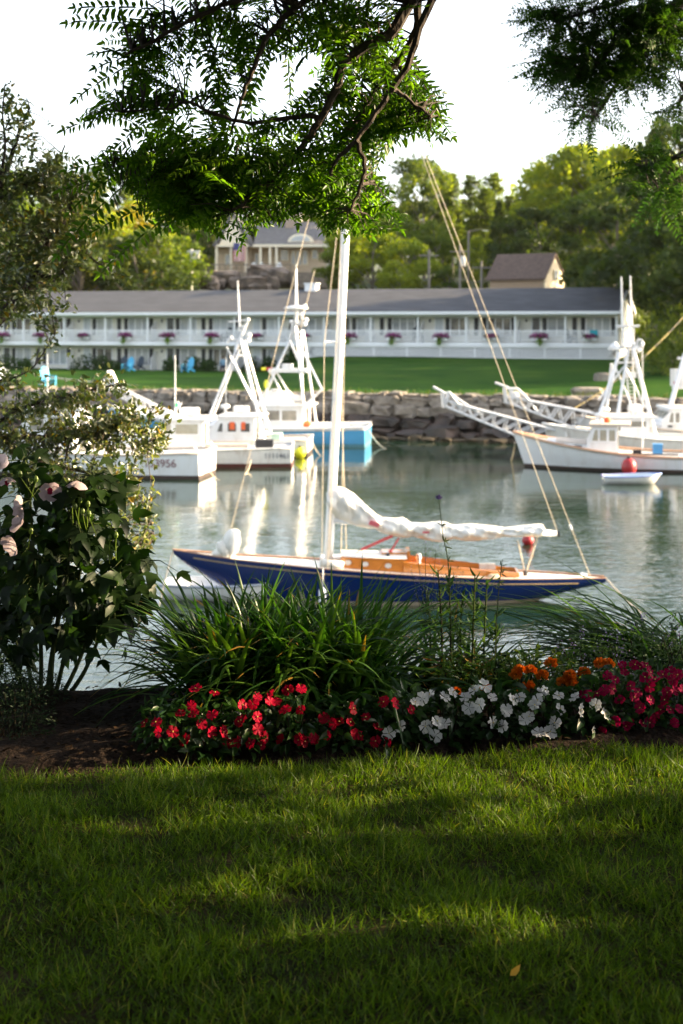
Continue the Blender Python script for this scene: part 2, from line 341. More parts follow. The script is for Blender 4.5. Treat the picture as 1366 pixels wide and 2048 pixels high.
def course(mb, z0, z1, back, wmin, wmax, dep, jit):
    s = 0.
    while s < wl:
        w = random.uniform(wmin, wmax); h = (z1-z0)*random.uniform(.7, 1.15)
        rock(mb, Vector((s+w/2, back+random.uniform(-.12, .12), (z0+h/2)-WZ)), w/2*1.02, dep, h/2*1.08, jit=jit); s += w
up, lo, wd = MB(), MB(), MB()
course(up, -2.62, -2.05, .25, .4, 1.7, .55, .24); course(up, -3.2, -2.45, -.05, .6, 2.4, .6, .2); course(up, -2.25, -1.94, .5, .25, 1.1, .5, .28)
course(lo, -3.75, -3.05, -.45, .7, 2.6, .75, .22); course(lo, -4.3, -3.6, -.95, .8, 2.8, .85, .24)
course(wd, -4.4, -4.02, -1.6, .5, 1.6, .7, .22); course(wd, -4.35, -3.98, -2.2, .5, 1.6, .6, .25)
mb = MB(); mb.box(0, wl, .35, 1.3, -1.5, -WZ-2.22); mb.build('backing', M_stone, sw)
up.build('dry_course', M_stone, sw); lo.build('wet_course', M_wet, sw); wd.build('weedy_footing', M_weed, sw)

# ---------------------------------------------------------------- the motel
ZB = -.96; MX, MY = 21.04, 108.8; MRZ = math.atan2(-.285, .958); BAY = 3.9
def motel_x(u): u = (u-683)/F; return (u*MY-MX)/(.958+.285*u)
def mw(x, y, z): return Vector((MX+.958*x+.285*y, MY-.285*x+.958*y, z))   # motel frame to world
mo = thing('motel', 'long white two storey motel with grey roof, balcony railing and black shutters', 'motel', (MX, MY, ZB), MRZ)
M_porch = mat('painted porch wood', (.88,.86,.80), .6, var=.03)
NB = 15; XL = -NB*BAY; z = lambda w: w-ZB
M_roof = mat('grey asphalt shingle', None, .9, cols=[(.028,.030,.037),(.044,.047,.056),(.062,.065,.074)], scale=1.6, bump=.5, bscale=9, stretch=(.35,1,1))
M_clap = mat('white clapboard', (.86,.83,.74), .6, var=.04, scale=1.5)
M_trim = mat('white trim', (.88,.88,.88), .5, var=.03)
M_cur = mat('pale curtain', (.62,.65,.68), .8, var=.22, scale=2.5, stretch=(6,1,.2))
M_wglass = mat('motel window glass', None, .05, cols=[(.30,.33,.36),(.46,.49,.51),(.60,.58,.51)], scale=1.1, spec=.9)
random.seed(21)
XB = -6.35*BAY                                        # left of here there is a lower storey
mb = MB(); mb.box(XL, -.15, 1.6, 12.4, z(.22), z(2.5)); mb.build('upper_wall', M_clap, mo)
mb = MB(); mb.box(XL, XB, 1.62, 12.3, z(-2.5), z(-.1)); mb.build('lower_wall', M_clap, mo)
mb = MB(); mb.box(XB+.02, -.15, .5, 12.3, z(-2.5), z(-.1)); mb.build('foundation', mat('grey crawlspace', (.30,.30,.31), .8), mo)
mb = MB(); mb.box(XL, .12, -.02, 1.58, z(-.04), z(.22)); mb.box(XL, .14, -.08, -.022, z(-.12), z(.16)); mb.build('balcony_deck', M_trim, mo)
mb = MB(); mb.box(XL, 0, -.5, 1.58, z(2.44), z(2.52)); mb.box(XL, .05, -.08, .08, z(2.28), z(2.438)); mb.build('porch_ceiling', M_trim, mo)
rf = MB(); RI, RY = 4.52, 6.2
rf.prismx([(-.62, z(2.52)), (RY, z(RI)), (13.02, z(2.52)), (13.02, z(2.62)), (RY, z(RI+.13)), (-.68, z(2.62))], XL, .3); rfo = rf.build('roof', M_roof, mo)
mb = MB(); mb.box(XL, .30, -.74, -.69, z(2.44), z(2.66)); mb.build('fascia', M_trim, rfo)
mb = MB()
for sy in (-1, 1):
    mb.prismx([(RY+sy*6.88, z(2.44)), (RY+sy*6.88, z(2.66)), (RY, z(RI+.17)), (RY, z(RI-.06))], .304, .36)
mb.build('rake_board', M_trim, rfo)
mb = MB(); mb.prismx([(-.3, z(2.502)), (RY, z(4.44)), (12.6, z(2.502))], -.1, .02); mb.box(-.148, .02, 1.6, 12.4, z(-.9), z(2.498)); mb.build('gable_wall', M_clap, mo)
gw = MB(); gw.box(.022, .06, 8.2, 9.3, z(.6), z(2.0)); gwo = gw.build('window', M_trim, mo); mb = MB(); mb.box(.062, .07, 8.3, 9.2, z(.7), z(1.9)); mb.build('pane', M_wglass, gwo)
for k in range(NB+1):                                 # posts
    x = -k*BAY; mb = MB(); mb.box(x-.075, x+.075, -.07, .07, z(.222), z(2.278)); mb.box(x-.11, x+.11, -.1, .1, z(2.14), z(2.2)); mb.build('post', M_trim, mo)
def railing(x0, x1):
    mb = MB(); mb.box(x0+.078, x1-.078, -.035, .035, z(1.12), z(1.19)); mb.box(x0+.078, x1-.078, -.025, .025, z(.33), z(.39))
    nn = int((x1-x0)/.15)
    for i in range(1, nn): xx = x0+(x1-x0)*i/nn; mb.box(xx-.034, xx+.034, -.02, .02, z(.392), z(1.118))
    mb.build('railing', M_trim, mo)
for k in range(NB): railing(-(k+1)*BAY, -k*BAY)
mb = MB(); mb.box(.0, .05, .1, 1.6, z(1.12), z(1.19))
for i in range(9): mb.box(.01, .04, .1+i*.17, .14+i*.17, z(.24), z(1.118))
mb.build('railing', M_trim, mo)
def shutter(x, zz, h): mb = MB(); mb.box(x-.17, x+.17, 1.55, 1.592, zz, zz+h); mb.build('shutter', M_dark, mo)
def window(x0, x1, zz, h, nm, glass):
    mb = MB(); mb.box(x0, x1, 1.53, 1.59, zz, zz+.07); mb.box(x0, x1, 1.53, 1.59, zz+h-.07, zz+h); n_ = nm+1
    for i in range(n_): xx = x0+.04+(x1-x0-.08)*i/nm; mb.box(xx-.04, xx+.04, 1.532, 1.592, zz+.07, zz+h-.07)
    w = mb.build('window', M_trim, mo); mb = MB(); mb.box(x0+.03, x1-.03, 1.56, 1.58, zz+.04, zz+h-.04); mb.build('pane', glass, w)
def door(x0, x1, zz, h, m_):
    mb = MB(); mb.box(x0, x0+.08, 1.54, 1.59, zz, zz+h); mb.box(x1-.08, x1, 1.54, 1.59, zz, zz+h); mb.box(x0+.08, x1-.08, 1.54, 1.59, zz+h-.08, zz+h)
    d = mb.build('door', M_trim, mo); mb = MB(); mb.box(x0+.082, x1-.082, 1.56, 1.585, zz+.05, zz+h-.085); mb.build('door_panel', m_, d)
WIN = [M_wglass, M_cur, M_wglass, mat('half drawn blind', None, .3, cols=[(.20,.22,.24),(.62,.62,.58)], scale=1.2, stretch=(.1,.1,1)), mat('room behind glass', None, .08, cols=[(.06,.06,.06),(.22,.20,.17),(.42,.38,.30)], scale=1.6)]
M_ddark = mat('dark open doorway', (.06,.062,.06), .3, var=.4)
for k in range(NB):
    x = -(k+1)*BAY; odd = k % 2
    for lvl in (0, 1):
        if lvl and x > XB-1: continue
        f = z(.222) if not lvl else z(-2.35); hh = 2.02
        if not odd:
            for q in (.13, .30, .90): shutter(x+q*BAY, f+.55, 1.4)
            window(x+.35*BAY, x+.85*BAY, f+.5, 1.48, 3, WIN[(k*7+lvl*3) % 5])
        else:
            door(x+.26*BAY, x+.45*BAY, f, hh, (M_ddark if k % 4 == 1 else M_cur)); shutter(x+.53*BAY, f+.55, 1.4)
            window(x+.58*BAY, x+.97*BAY, f+.5, 1.48, 2, WIN[(k*3+lvl) % 5])
            mb = MB(); mb.lathe((x+.16*BAY, 1.5, f+1.6), [(.03,0),(.07,.05),(.07,.2),(.02,.26)], 8); mb.build('wall_lamp', M_dark, mo)
            mb = MB(); y0 = .35; pts = [(y0, f+.02), (1.588, f+.02), (1.588, f+1.75), (1.2, f+1.7), (.75, f+1.3), (y0, f+1.15)]
            mb.prismx(pts, x+.02*BAY, x+.02*BAY+.05); mb.build('privacy_screen', M_trim, mo)
# lattice skirt under the balcony
mb = MB(); nn = 9; x0s = XB
for i in range(nn+1): xx = XB+(0-XB)*i/nn; mb.box(xx-.06, xx+.06, .01, .07, z(-1.25), z(-.125))
mb.box(XB, 0, .015, .065, z(-1.02), z(-.94)); mb.box(XB, 0, .012, .068, z(-.2), z(-.124)); lf = mb.build('lattice_skirt', M_trim, mo)
mb = MB(); zz0, zz1 = z(-.94), z(-.2); H = zz1-zz0; p = .17; nn = int(-XB/p)
for i in range(-5, nn):
    for d, yy in ((1, .03), (-1, .048)):
        a = XB+i*p; x0, x1 = (a, a+H) if d > 0 else (a+H, a)
        if min(x0, x1) < XB or max(x0, x1) > 0: continue
        c = Vector(((x0+x1)/2, yy, (zz0+zz1)/2)); u = Vector((x1-x0, 0, zz1-zz0))/2; mb.obox(c, u, Vector((0,.006,0)), Vector((-u.z, 0, u.x)).normalized()*.022)
mb.build('lattice', M_trim, lf)
mb = MB(); cx = motel_x(578); mb.box(cx-.5, cx+.5, RY-.5, RY+.5, z(4.3), z(5.1)); mb.box(cx-.58, cx+.58, RY-.58, RY+.58, z(5.102), z(5.2)); mb.build('chimney', M_trim, rfo)
mb = MB(); mb.box(XL, XB+.3, -.6, 1.6, z(-2.6), z(-2.32)); mb.build('patio_slab', mat('grey paving', (.25,.24,.23), .9), mo)

# ---------------------------------------------------------------- gold: petunia boxes on the balcony rail
M_petun = leafmat('petunia petals', [(.20,.012,.13),(.38,.04,.26),(.55,.12,.42)], .35, .03)
M_petf = leafmat('petunia foliage', [(.015,.045,.010),(.04,.09,.015),(.12,.20,.02)], .35)
M_vine = leafmat('lime trailing vine', [(.14,.26,.02),(.24,.38,.03)], .4)
def cloud(name, c, ext, nq, size, m, parent, tmpl=T_QUAD, flat=0.):
    d = rdir(nq)*(RNG.random((nq, 1))**.4); P = np.array(c)+d*np.array(ext); A = rdir(nq); N = nrm(d+rdir(nq)*.8)
    return scatter(name, tmpl, P, A, N, size*RNG.uniform(.6, 1.3, nq), size*RNG.uniform(.5, 1., nq), m, parent)
def flower_box(seed, full, trail):
    t = thing('flower_box', 'x', 'flower box', (0,0,0), MRZ, 'petunia boxes along the balcony rail')
    mb = MB(); mb.box(-.55, .55, -.14, .14, -.22, 0); mb.build('planter', M_trim, t)
    cloud('foliage', (0, 0, .02), (.68, .28, .24), 260, .14, M_petf, t)
    cloud('blossoms', (0, -.04, .12), (.72*full, .30, .26*full), int(300*full), .12, M_petun, t)
    if trail: cloud('trailing_vine', (.05*seed-.1, -.16, -.32), (.20, .08, .36), 140, .13, M_vine, t)
    return t
FB = [flower_box(0, 1., 1), flower_box(2, .8, 0), flower_box(3, 1.1, 1)]
fbx = [10, 85, 169, 253, 338, 426, 515, 610, 700, 788, 883, 982, 1080, 1180]
for i, u in enumerate(fbx):
    vi = [0, 2, 1, 0, 2, 0, 1, 1, 0, 0, 0, 1, 2, 1][i]; o = FB[vi]; x = motel_x(u); p = mw(x, -.32, .62+(.0))
    wh = ['full mauve petunia box with lime vine', 'smaller purple petunia box without a vine', 'largest pink petunia box with a trailing vine'][vi]
    lab = f'{wh}, {["first","second","third","fourth","fifth","sixth","seventh","eighth","ninth","tenth","eleventh","twelfth","thirteenth","fourteenth"][i]} along the rail from its left end'
    if o.get('used'): dup(o, loc=p, rz=MRZ, label=lab)
    else: o.location = p; o['label'] = lab; o['used'] = 1
for o in list(COL.objects):
    if 'used' in o: del o['used']
# ---------------------------------------------------------------- lawn furniture and shrubs by the motel
M_blue = mat('turquoise painted wood', (.05,.36,.58), .5, var=.06); M_navy = mat('dark slate wood', (.03,.05,.075), .6); M_whc = M_white
def adirondack(m, label):
    t = thing('adirondack_chair', label, 'chair', group='adirondack chairs by the motel')
    mb = MB()
    for i in range(5): mb.obox((-.24+i*.12, .05, .36-.0), (.054, 0, 0), (0, .27, -.06), (0, .003, .012))
    mb.build('seat', m, t)
    mb = MB()
    for i in range(5):
        h = [.36, .42, .45, .42, .36][i]; mb.obox((-.24+i*.12, .36+h*.22, .28+h), (.054, 0, 0), (0, h*.32, h), (0, .012, -.004))
    mb.build('backrest', m, t)
    for s in (-1, 1):
        mb = MB(); mb.box(s*.35-.07, s*.35+.07, -.3, .45, .575, .605); mb.build('armrest', m, t)
        mb = MB(); mb.box(s*.35-.05, s*.35+.05, -.26, -.22, 0, .573); mb.build('leg', m, t)
        mb = MB(); mb.obox((s*.32, .15, .2), (.02, 0, 0), (0, .46, -.14), (0, .02, .06)); mb.build('leg', m, t)
    return t
ch = adirondack(M_blue, 'turquoise adirondack chair on the grass in front of the clipped green hedge')
def ground(u, d, dz=0): p = PX(u, 0, d); return Vector((p.x, d, float(far_z(np.float64(p.x), np.float64(d)))+dz))
ch.location = ground(374, 113); ch.rotation_euler = (0, 0, R(-35))
dup(ch, loc=ground(255, 114.5), rz=R(-25), label='turquoise adirondack chair beside two dark chairs on the grass')
dup(ch, loc=ground(97, 86.5), rz=R(40), label='turquoise adirondack chair alone on the lawn by the seawall')
cw = adirondack(M_navy, 'dark slate adirondack chair just left of a turquoise chair by the motel wall')
cw.location = mw(motel_x(247), -.2, -2.2); cw.rotation_euler = (0, 0, R(-10))
dup(cw, loc=mw(motel_x(276), -.1, -2.2), rz=R(-30), label='dark slate adirondack chair just right of a turquoise chair by the motel wall')
cw2 = adirondack(M_white, 'pale adirondack chair at the left edge of the lawn by the seawall'); cw2.location = ground(4, 86.5); cw2.rotation_euler = (0, 0, R(20))
# people sitting on the patio
def person(loc, rz, shirt, trousers, label):
    V = [(0,0,.45),(0,.02,.62),(0,.04,.80),(0,.04,.98),(0,.03,1.07),(0,.0,1.17),(0,-.01,1.27),
         (.10,-.03,.46),(.12,-.42,.47),(.12,-.46,.05),(.12,-.60,.03),(-.10,-.03,.46),(-.12,-.42,.47),(-.12,-.46,.05),(-.12,-.60,.03),
         (.19,.03,.96),(.24,-.05,.72),(.18,-.28,.62),(.16,-.36,.60),(-.19,.03,.96),(-.24,-.05,.72),(-.18,-.28,.62),(-.16,-.36,.60)]
    E = [(0,1),(1,2),(2,3),(3,4),(4,5),(5,6),(0,7),(7,8),(8,9),(9,10),(0,11),(11,12),(12,13),(13,14),(3,15),(15,16),(16,17),(17,18),(3,19),(19,20),(20,21),(21,22)]
    Rr = [.14,.13,.15,.13,.06,.09,.09,.10,.075,.055,.04,.10,.075,.055,.04,.065,.05,.04,.03,.065,.05,.04,.03]
    me = bpy.data.meshes.new('person'); me.from_pydata(V, E, []); o = bpy.data.objects.new('person', me); COL.objects.link(o)
    sk = o.modifiers.new('skin', 'SKIN'); o.modifiers.new('sub', 'SUBSURF').levels = 1
    for i, r in enumerate(Rr): me.skin_vertices[0].data[i].radius = (r, r)
    me.skin_vertices[0].data[0].use_root = True
    mm = bpy.data.materials.new('clothed body'); mm.use_nodes = True; n = mm.node_tree; g = n.nodes.new('ShaderNodeTexCoord'); sx = n.nodes.new('ShaderNodeSeparateXYZ')
    n.links.new(g.outputs['Object'], sx.inputs[0]); rp = n.nodes.new('ShaderNodeValToRGB'); rp.color_ramp.interpolation = 'CONSTANT'; dv = n.nodes.new('ShaderNodeMath'); dv.operation = 'DIVIDE'; dv.inputs[1].default_value = 1.4
    n.links.new(sx.outputs[2], dv.inputs[0]); n.links.new(dv.outputs[0], rp.inputs[0]); e = rp.color_ramp.elements
    e[0].position = 0; e[0].color = (.35,.2,.14,1); e[1].position = .2; e[1].color = (*trousers,1)
    for p_, c in ((.40, shirt), (.77, (.38,.22,.15))): q = e.new(p_); q.color = (*c, 1)
    n.links.new(rp.outputs[0], n.nodes['Principled BSDF'].inputs[0]); me.materials.append(mm)
    o.location = loc; o.rotation_euler = (0, 0, rz); tag(o, label, 'person', 'people sitting by the motel')
    mb = MB(); mb.ball((0, .02, 1.27), (.10, .115, .11), 10, 6); mb.build('hair', mat('dark hair', (.03,.02,.015), .7), o, True)
M_chair = mat('patio chair', (.12,.14,.18), .5)
def patio_chair(loc, rz, label):
    t = thing('patio_chair', label, 'chair', loc, rz, 'patio chairs under seated people'); mb = MB(); mb.box(-.24, .24, -.22, .22, .33, .37); mb.build('seat', M_chair, t)
    mb = MB(); mb.box(-.24, .24, .19, .23, .374, .9); mb.build('backrest', M_chair, t)
    for sx_ in (-1, 1):
        for sy_ in (-1, 1): mb = MB(); mb.box(sx_*.22-.02, sx_*.22+.02, sy_*.19-.02, sy_*.19+.02, 0, .329); mb.build('leg', M_chair, t)
pz = -2.32
for u, rz, s, tr, lab, lc in ((441, R(15), (.25,.42,.55), (.04,.05,.09), 'person in pale blue top sitting on a patio chair by the motel', 'patio chair under the person in pale blue'),
                          (488, R(-20), (.45,.42,.50), (.05,.05,.10), 'person in lilac grey top sitting near the motel hedge', 'patio chair under the person in lilac grey')):
    p = mw(motel_x(u), .6, pz); patio_chair(p, MRZ+rz, lc); person(p, MRZ+rz, s, tr, lab)
M_shrub = leafmat('far shrub leaves', [(.012,.035,.008),(.03,.07,.012),(.07,.12,.02)], .3, objvar=.3)
M_hydr = leafmat('hydrangea heads', [(.25,.22,.35),(.4,.36,.45)], .3)
def shrub(u, w, h, label, y=-.9, hyd=0):
    x = motel_x(u); p = mw(x, y, 0); p.z = float(far_z(np.float64(p.x), np.float64(p.y)))
    t = thing('shrub', label, 'shrub', p, 0, 'shrubs along the motel front')
    d = rdir(500); d[:, 2] = abs(d[:, 2]); d *= RNG.random((500, 1))**.35
    P = d*np.array([w/2, .7, h]); scatter('foliage', T_QUAD, P, rdir(500), nrm(d+rdir(500)*.7), RNG.uniform(.12, .26, 500), RNG.uniform(.10, .2, 500), M_shrub, t)
    mb = MB()
    for i in range(4): a = i*1.6; mb.tube([(0,0,-.1), (.25*w*math.cos(a), .2*math.sin(a), h*.6)], [.04, .015], 5)
    mb.build('stems', M_bark, t)
    if hyd: cloud('flower_heads', (0, -.3, h*.6), (w*.4, .4, h*.35), 60, .2, M_hydr, t)
for q in ((22, 2.6, 1.3, 'dark rounded shrub by the motel at the left edge of the photo'), (60, 1.7, 1.0, 'low loose shrub beside the dark rounded one near the left edge'),
          (183, 3.0, 1.35, 'widest clipped green hedge shrub under the motel windows'), (214, 1.5, 1.35, 'reddish upright shrub at the end of the widest hedge'), (236, 1.8, .8, 'low spreading shrub beside dark chairs'),
          (350, 1.5, 1.2, 'shrub behind the turquoise chair'), (395, 2.2, 1.35, 'round green shrub right of the turquoise chair'), (425, 1.8, 1.2, 'dark shrub before the seated person in pale blue'), (512, 1.9, 1.25, 'hydrangea shrub right of the person in lilac'), (545, 1.6, 1.3, 'green shrub at the foot of the tall boat tower'), (590, 1.6, .9, 'small shrub where the lattice skirt begins')):
    shrub(*q, hyd=q[0] == 512)
mb = MB(); rock(mb, Vector((0,0,.1)), .45, .4, .38, jit=.12); o = mb.build('boulder', M_stone); o.location = ground(1203, 86); tag(o, 'single grey boulder lying on the far green lawn', 'boulder', 'boulders on the far lawn')
mb = MB(); rock(mb, Vector((0,0,.1)), .8, .6, .35, jit=.16); o = mb.build('boulder', M_stone); o.location = ground(1175, 73.5, .05); tag(o, 'flat wide boulder resting on top of the seawall by the tall boat', 'boulder', 'boulders on the far lawn')

# ---------------------------------------------------------------- big house on the rock
M_shing = mat('weathered cedar shingle', (.62,.50,.36), .85, var=.12, scale=3, stretch=(1,1,5)); M_cream = mat('cream trim', (.84,.75,.58), .6, var=.05)
M_hroof = mat('slate house roof', (.125,.12,.12), .85, var=.15, scale=2)
HD = 164.; HO = PX(400, 545, HD); hs_ = HD/F                       # metres per photo pixel there
hz0 = HO.z
ho = thing('hilltop_house', 'large shingled house with porch and arched dormer on the rocky hill', 'house', HO)
hx = lambda u: (u-400)*hs_; hz = lambda v: (545-v)*hs_
mb = MB(); mb.box(hx(430), hx(500), 1.5, 9, 0, hz(488)); mb.box(hx(500)+.01, hx(655), 2.5, 9, 0, hz(487)); mb.build('wall', M_shing, ho)
rm = MB()
rm.prism([(hx(425), hz(492)), (hx(466), hz(420)), (hx(507), hz(492)), (hx(500), hz(494)), (hx(466), hz(428)), (hx(432), hz(494))], -.4, 9)
rm.prismx([(-.2, hz(488)), (4.8, hz(438)), (9.8, hz(488)), (9.8, hz(492)), (4.8, hz(442)), (-.2, hz(492))], hx(508), hx(630))
rm.add([(hx(630), -.2, hz(490)), (hx(662), -.2, hz(490)), (hx(662), 9.8, hz(490)), (hx(630), 9.8, hz(490)), (hx(630), 4.8, hz(440)), (hx(612), 4.8, hz(437))], [(0,1,5), (1,2,4,5), (2,3,4), (0,3,2,1), (0,5,4,3)])
hr = rm.build('roof', M_hroof, ho)
mb = MB(); mb.prism([(hx(436), hz(494)), (hx(466), hz(430)), (hx(496), hz(494))], -.1, 1.49); mb.build('gable', M_cream, ho)
mb = MB(); mb.box(hx(568), hx(586), 3.4, 4.6, hz(470), hz(420)); mb.box(hx(566), hx(588), 3.3, 4.7, hz(420)+.01, hz(416)); mb.build('chimney', mat('pale chimney brick', (.36,.28,.22), .9), hr)
mb = MB(); mb.box(hx(586)+.3, hx(600), 5, 8.5, hz(442), hz(418)); mb.add([(hx(583)+.2, 4.7, hz(419)), (hx(604), 4.7, hz(419)), (hx(604), 8.8, hz(419)), (hx(583)+.2, 8.8, hz(419)), (hx(593), 6.7, hz(398))], [(0,1,4),(1,2,4),(2,3,4),(3,0,4),(0,3,2,1)]); mb.build('cupola', M_cream, hr)
arc = [(hx(601)+hx(400+26)*math.cos(a), hz(484)+hx(400+17)*math.sin(a)) for a in np.linspace(0, PI, 13)]; mb = MB(); mb.prism(arc, .2, 3.); dm = mb.build('arched_dormer', M_cream, hr)
arc = [(hx(601)+hx(400+19)*math.cos(a), hz(482)+hx(400+11)*math.sin(a)) for a in np.linspace(0, PI, 13)]; mb = MB(); mb.prism(arc, .14, .19); mb.build('pane', M_wglass, dm)
mb = MB(); mb.box(hx(428), hx(660), -.3, 2.4, hz(494)+.0, hz(488)-.05); mb.build('porch_beam', M_cream, ho)
for u in (433, 462, 492, 521, 540, 553, 655): mb = MB(); mb.box(hx(u)-.13, hx(u)+.13, -.2, .06, 0, hz(494)-.01); mb.build('porch_column', M_cream, ho)
for u0, u1, v0, v1 in ((449, 458, 508, 528), (508, 514, 505, 530), (560, 574, 498, 518), (582, 588, 500, 526), (592, 600, 500, 528), (605, 613, 500, 526), (624, 634, 498, 515)):
    yb = 1.5 if u0 < 490 else 2.5
    mb = MB(); mb.box(hx(u0)-.1, hx(u1)+.1, yb-.08, yb-.005, hz(v1)-.1, hz(v0)+.1); w = mb.build('window', M_cream, ho)
    mb = MB(); mb.box(hx(u0), hx(u1), yb-.1, yb-.082, hz(v1), hz(v0)); mb.build('pane', M_wglass, w)
mb = MB(); mb.box(hx(395), hx(655), -1.4, 2.5, -1.8, -.02); mb.build('terrace', mat('fieldstone terrace', (.27,.22,.17), .9, var=.25, scale=3), ho)
mb = MB()
for i in range(18): xx = hx(398)+i*.62; mb.box(xx, xx+.08, -1.35, -1.28, -.018, .8)
mb.box(hx(395), hx(585), -1.36, -1.27, .802, .9); mb.build('terrace_fence', mat('weathered fence', (.22,.18,.15), .9), ho)
M_fr, M_fw, M_fb = mat('flag red', (.45,.06,.07), .8, var=.03), mat('flag white', (.65,.62,.6), .8, var=.03), mat('flag blue', (.06,.07,.22), .8, var=.03)
fl = MB(); x0, x1, z0, z1 = hx(468), hx(491), hz(523), hz(487)
for i in range(13):
    a, b = x0+(x1-x0)*i/13, x0+(x1-x0)*(i+1)/13; fl.m = i % 2; w1, w2 = .05*math.sin(i*.9), .05*math.sin((i+1)*.9)
    zt = z1-(z1-z0)*.38 if i < 7 else z1
    fl.add([(a, w1, z0), (b, w2, z0), (b, w2, zt), (a, w1, zt), (a, w1+.02, z0), (b, w2+.02, z0), (b, w2+.02, zt), (a, w1+.02, zt)], [(0,1,2,3), (7,6,5,4)])
    if i < 7: fl.m = 2; fl.add([(a, w1, zt), (b, w2, zt), (b, w2, z1), (a, w1, z1), (a, w1+.02, zt), (b, w2+.02, zt), (b, w2+.02, z1), (a, w1+.02, z1)], [(0,1,2,3), (7,6,5,4)])
fo = fl.build('flag', [M_fr, M_fw, M_fb]); fo.location = HO+Vector((0, -.75, 0)); tag(fo, 'striped red white and blue flag hanging at the hilltop house porch', 'flag')
# rock outcrop
M_ledge = mat('coastal ledge', None, .9, cols=[(.05,.042,.035),(.14,.11,.09),(.26,.20,.15)], scale=.8, bump=.9, bscale=5)
k = 0
for u, v, w, h, lab in ((455, 558, 60, 30, 'broad ledge of dark rock below the house flag'), (520, 548, 52, 32, 'tall sunlit boulder under the house porch'), (560, 556, 46, 34, 'pale rock ledge beside the white chimney'), (500, 568, 80, 26, 'low rock slab just over the motel roof ridge'), (420, 566, 36, 22, 'small brown rock at the left end of the hilltop ledge')):
    p = PX(u, v, 157-k*.8); k += 1; mb = MB(); rock(mb, Vector((0,0,0)), w*157/F*.5, 2.2, h*157/F*.55, jit=.22); o = mb.build('rock_outcrop', M_ledge); o.location = p; tag(o, lab, 'rock', 'rocks below the hilltop house')
    mb = MB(); rock(mb, Vector((0,0,0)), w*157/F*.3, 1.4, h*157/F*.4, jit=.25); q = mb.build('boulder', M_ledge, o); q.location = (w*.015*random.choice((-1,1)), -1.6, -h*.02)
# white porch chairs of the big house
for u, lab in ((505, 'white chair on the hilltop house terrace, left one'), (518, 'white chair on the hilltop terrace next to a column'), (558, 'white chair on the hilltop terrace near the arched dormer')):
    dup(cw2, loc=HO+Vector((hx(u), -.75, 0)), rz=R(random.uniform(-40, 40)), label=lab)['group'] = 'white chairs on the hilltop terrace'
# brown gabled house behind the motel
BD = 138.; BO = PX(981, 585, BD); bs = BD/F
bh = thing('gabled_house', 'small brown house with steep shingle roof behind the motel', 'house', BO, R(-31))
bx = lambda u: (u-985)*bs; bz = lambda v: (585-v)*bs
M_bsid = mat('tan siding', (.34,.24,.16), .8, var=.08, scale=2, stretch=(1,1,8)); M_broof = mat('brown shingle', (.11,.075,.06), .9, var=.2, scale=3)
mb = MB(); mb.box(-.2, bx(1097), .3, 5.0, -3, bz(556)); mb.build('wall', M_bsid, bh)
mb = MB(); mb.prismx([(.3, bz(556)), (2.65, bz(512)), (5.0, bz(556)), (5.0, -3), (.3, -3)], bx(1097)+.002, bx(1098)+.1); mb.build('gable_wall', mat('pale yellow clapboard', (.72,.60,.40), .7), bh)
mb = MB(); mb.prismx([(-.05, bz(558)), (2.65, bz(506)), (5.35, bz(558)), (5.35, bz(561)), (2.65, bz(511)), (-.05, bz(561))], -.5, bx(1103)); mb.build('roof', M_broof, bh)
mb = MB(); mb.box(bx(1101)+.0, bx(1103)+.0, 2.2, 3.1, bz(562), bz(540)); w = mb.build('window', M_cream, bh); mb = MB(); mb.box(bx(1103)+.005, bx(1103)+.02, 2.28, 3.02, bz(560), bz(542)); mb.build('pane', M_wglass, w)
# poles behind the motel
M_pole = mat('grey weathered pole', (.20,.18,.15), .9, var=.1)
def pole(u, vt, vb, d, lab, arm=None, box=False):
    p = PX(u, vb, d); h = (vb-vt)*d/F; t = thing('utility_pole', lab, 'utility pole', (p.x, p.y, p.z-1.5), 0, 'poles behind the motel'); mb = MB(); mb.tube([(0,0,0), (0,0,h+1.5)], [.15, .11], 8); mb.build('shaft', M_pole, t)
    mb = MB(); mb.box(-1.0, 1.0, -.05, .05, h+.8, h+.92)
    if arm: mb = MB(); mb.tube([(0,0,h+1.4), (1.2,0,h+1.7), (1.7,0,h+1.6)], .05, 6)
    mb.build('crossarm' if not arm else 'lamp_arm', M_pole, t)
    if arm: mb = MB(); mb.box(1.5, 2.1, -.12, .12, h+1.5, h+1.59); mb.build('lamp_head', M_alu, t)
    if box: mb = MB(); mb.lathe((.3,0,h-.6), [(.25,0),(.28,.05),(.28,.9),(.2,1.)], 10); mb.build('transformer', M_gelw, t)
pole(920, 490, 582, 140, 'utility pole with grey transformer left of the brown house', box=True)
pole(937, 462, 560, 150, 'street lamp pole with a short arm among the trees left of the brown house', arm=1)
pole(858, 498, 582, 142, 'plain utility pole between the mast and the backstay line')
pole(963, 522, 582, 139, 'short pole beside the brown house roof')
t = thing('utility_pole', 'white post carrying a boxy lantern left of the hilltop house', 'utility pole', PX(383, 580, 150), 0, 'poles behind the motel')
mb = MB(); mb.tube([(0,0,-1), (0,0,4.3)], .12, 8); mb.build('shaft', M_gelw, t); mb = MB(); mb.box(-.7, .9, -.3, .3, 4.0, 4.15); mb.build('crossarm', M_gelw, t); mb = MB(); mb.box(-.1, .8, -.3, .3, 2.6, 3.99); mb.build('lantern', M_gelw, t)
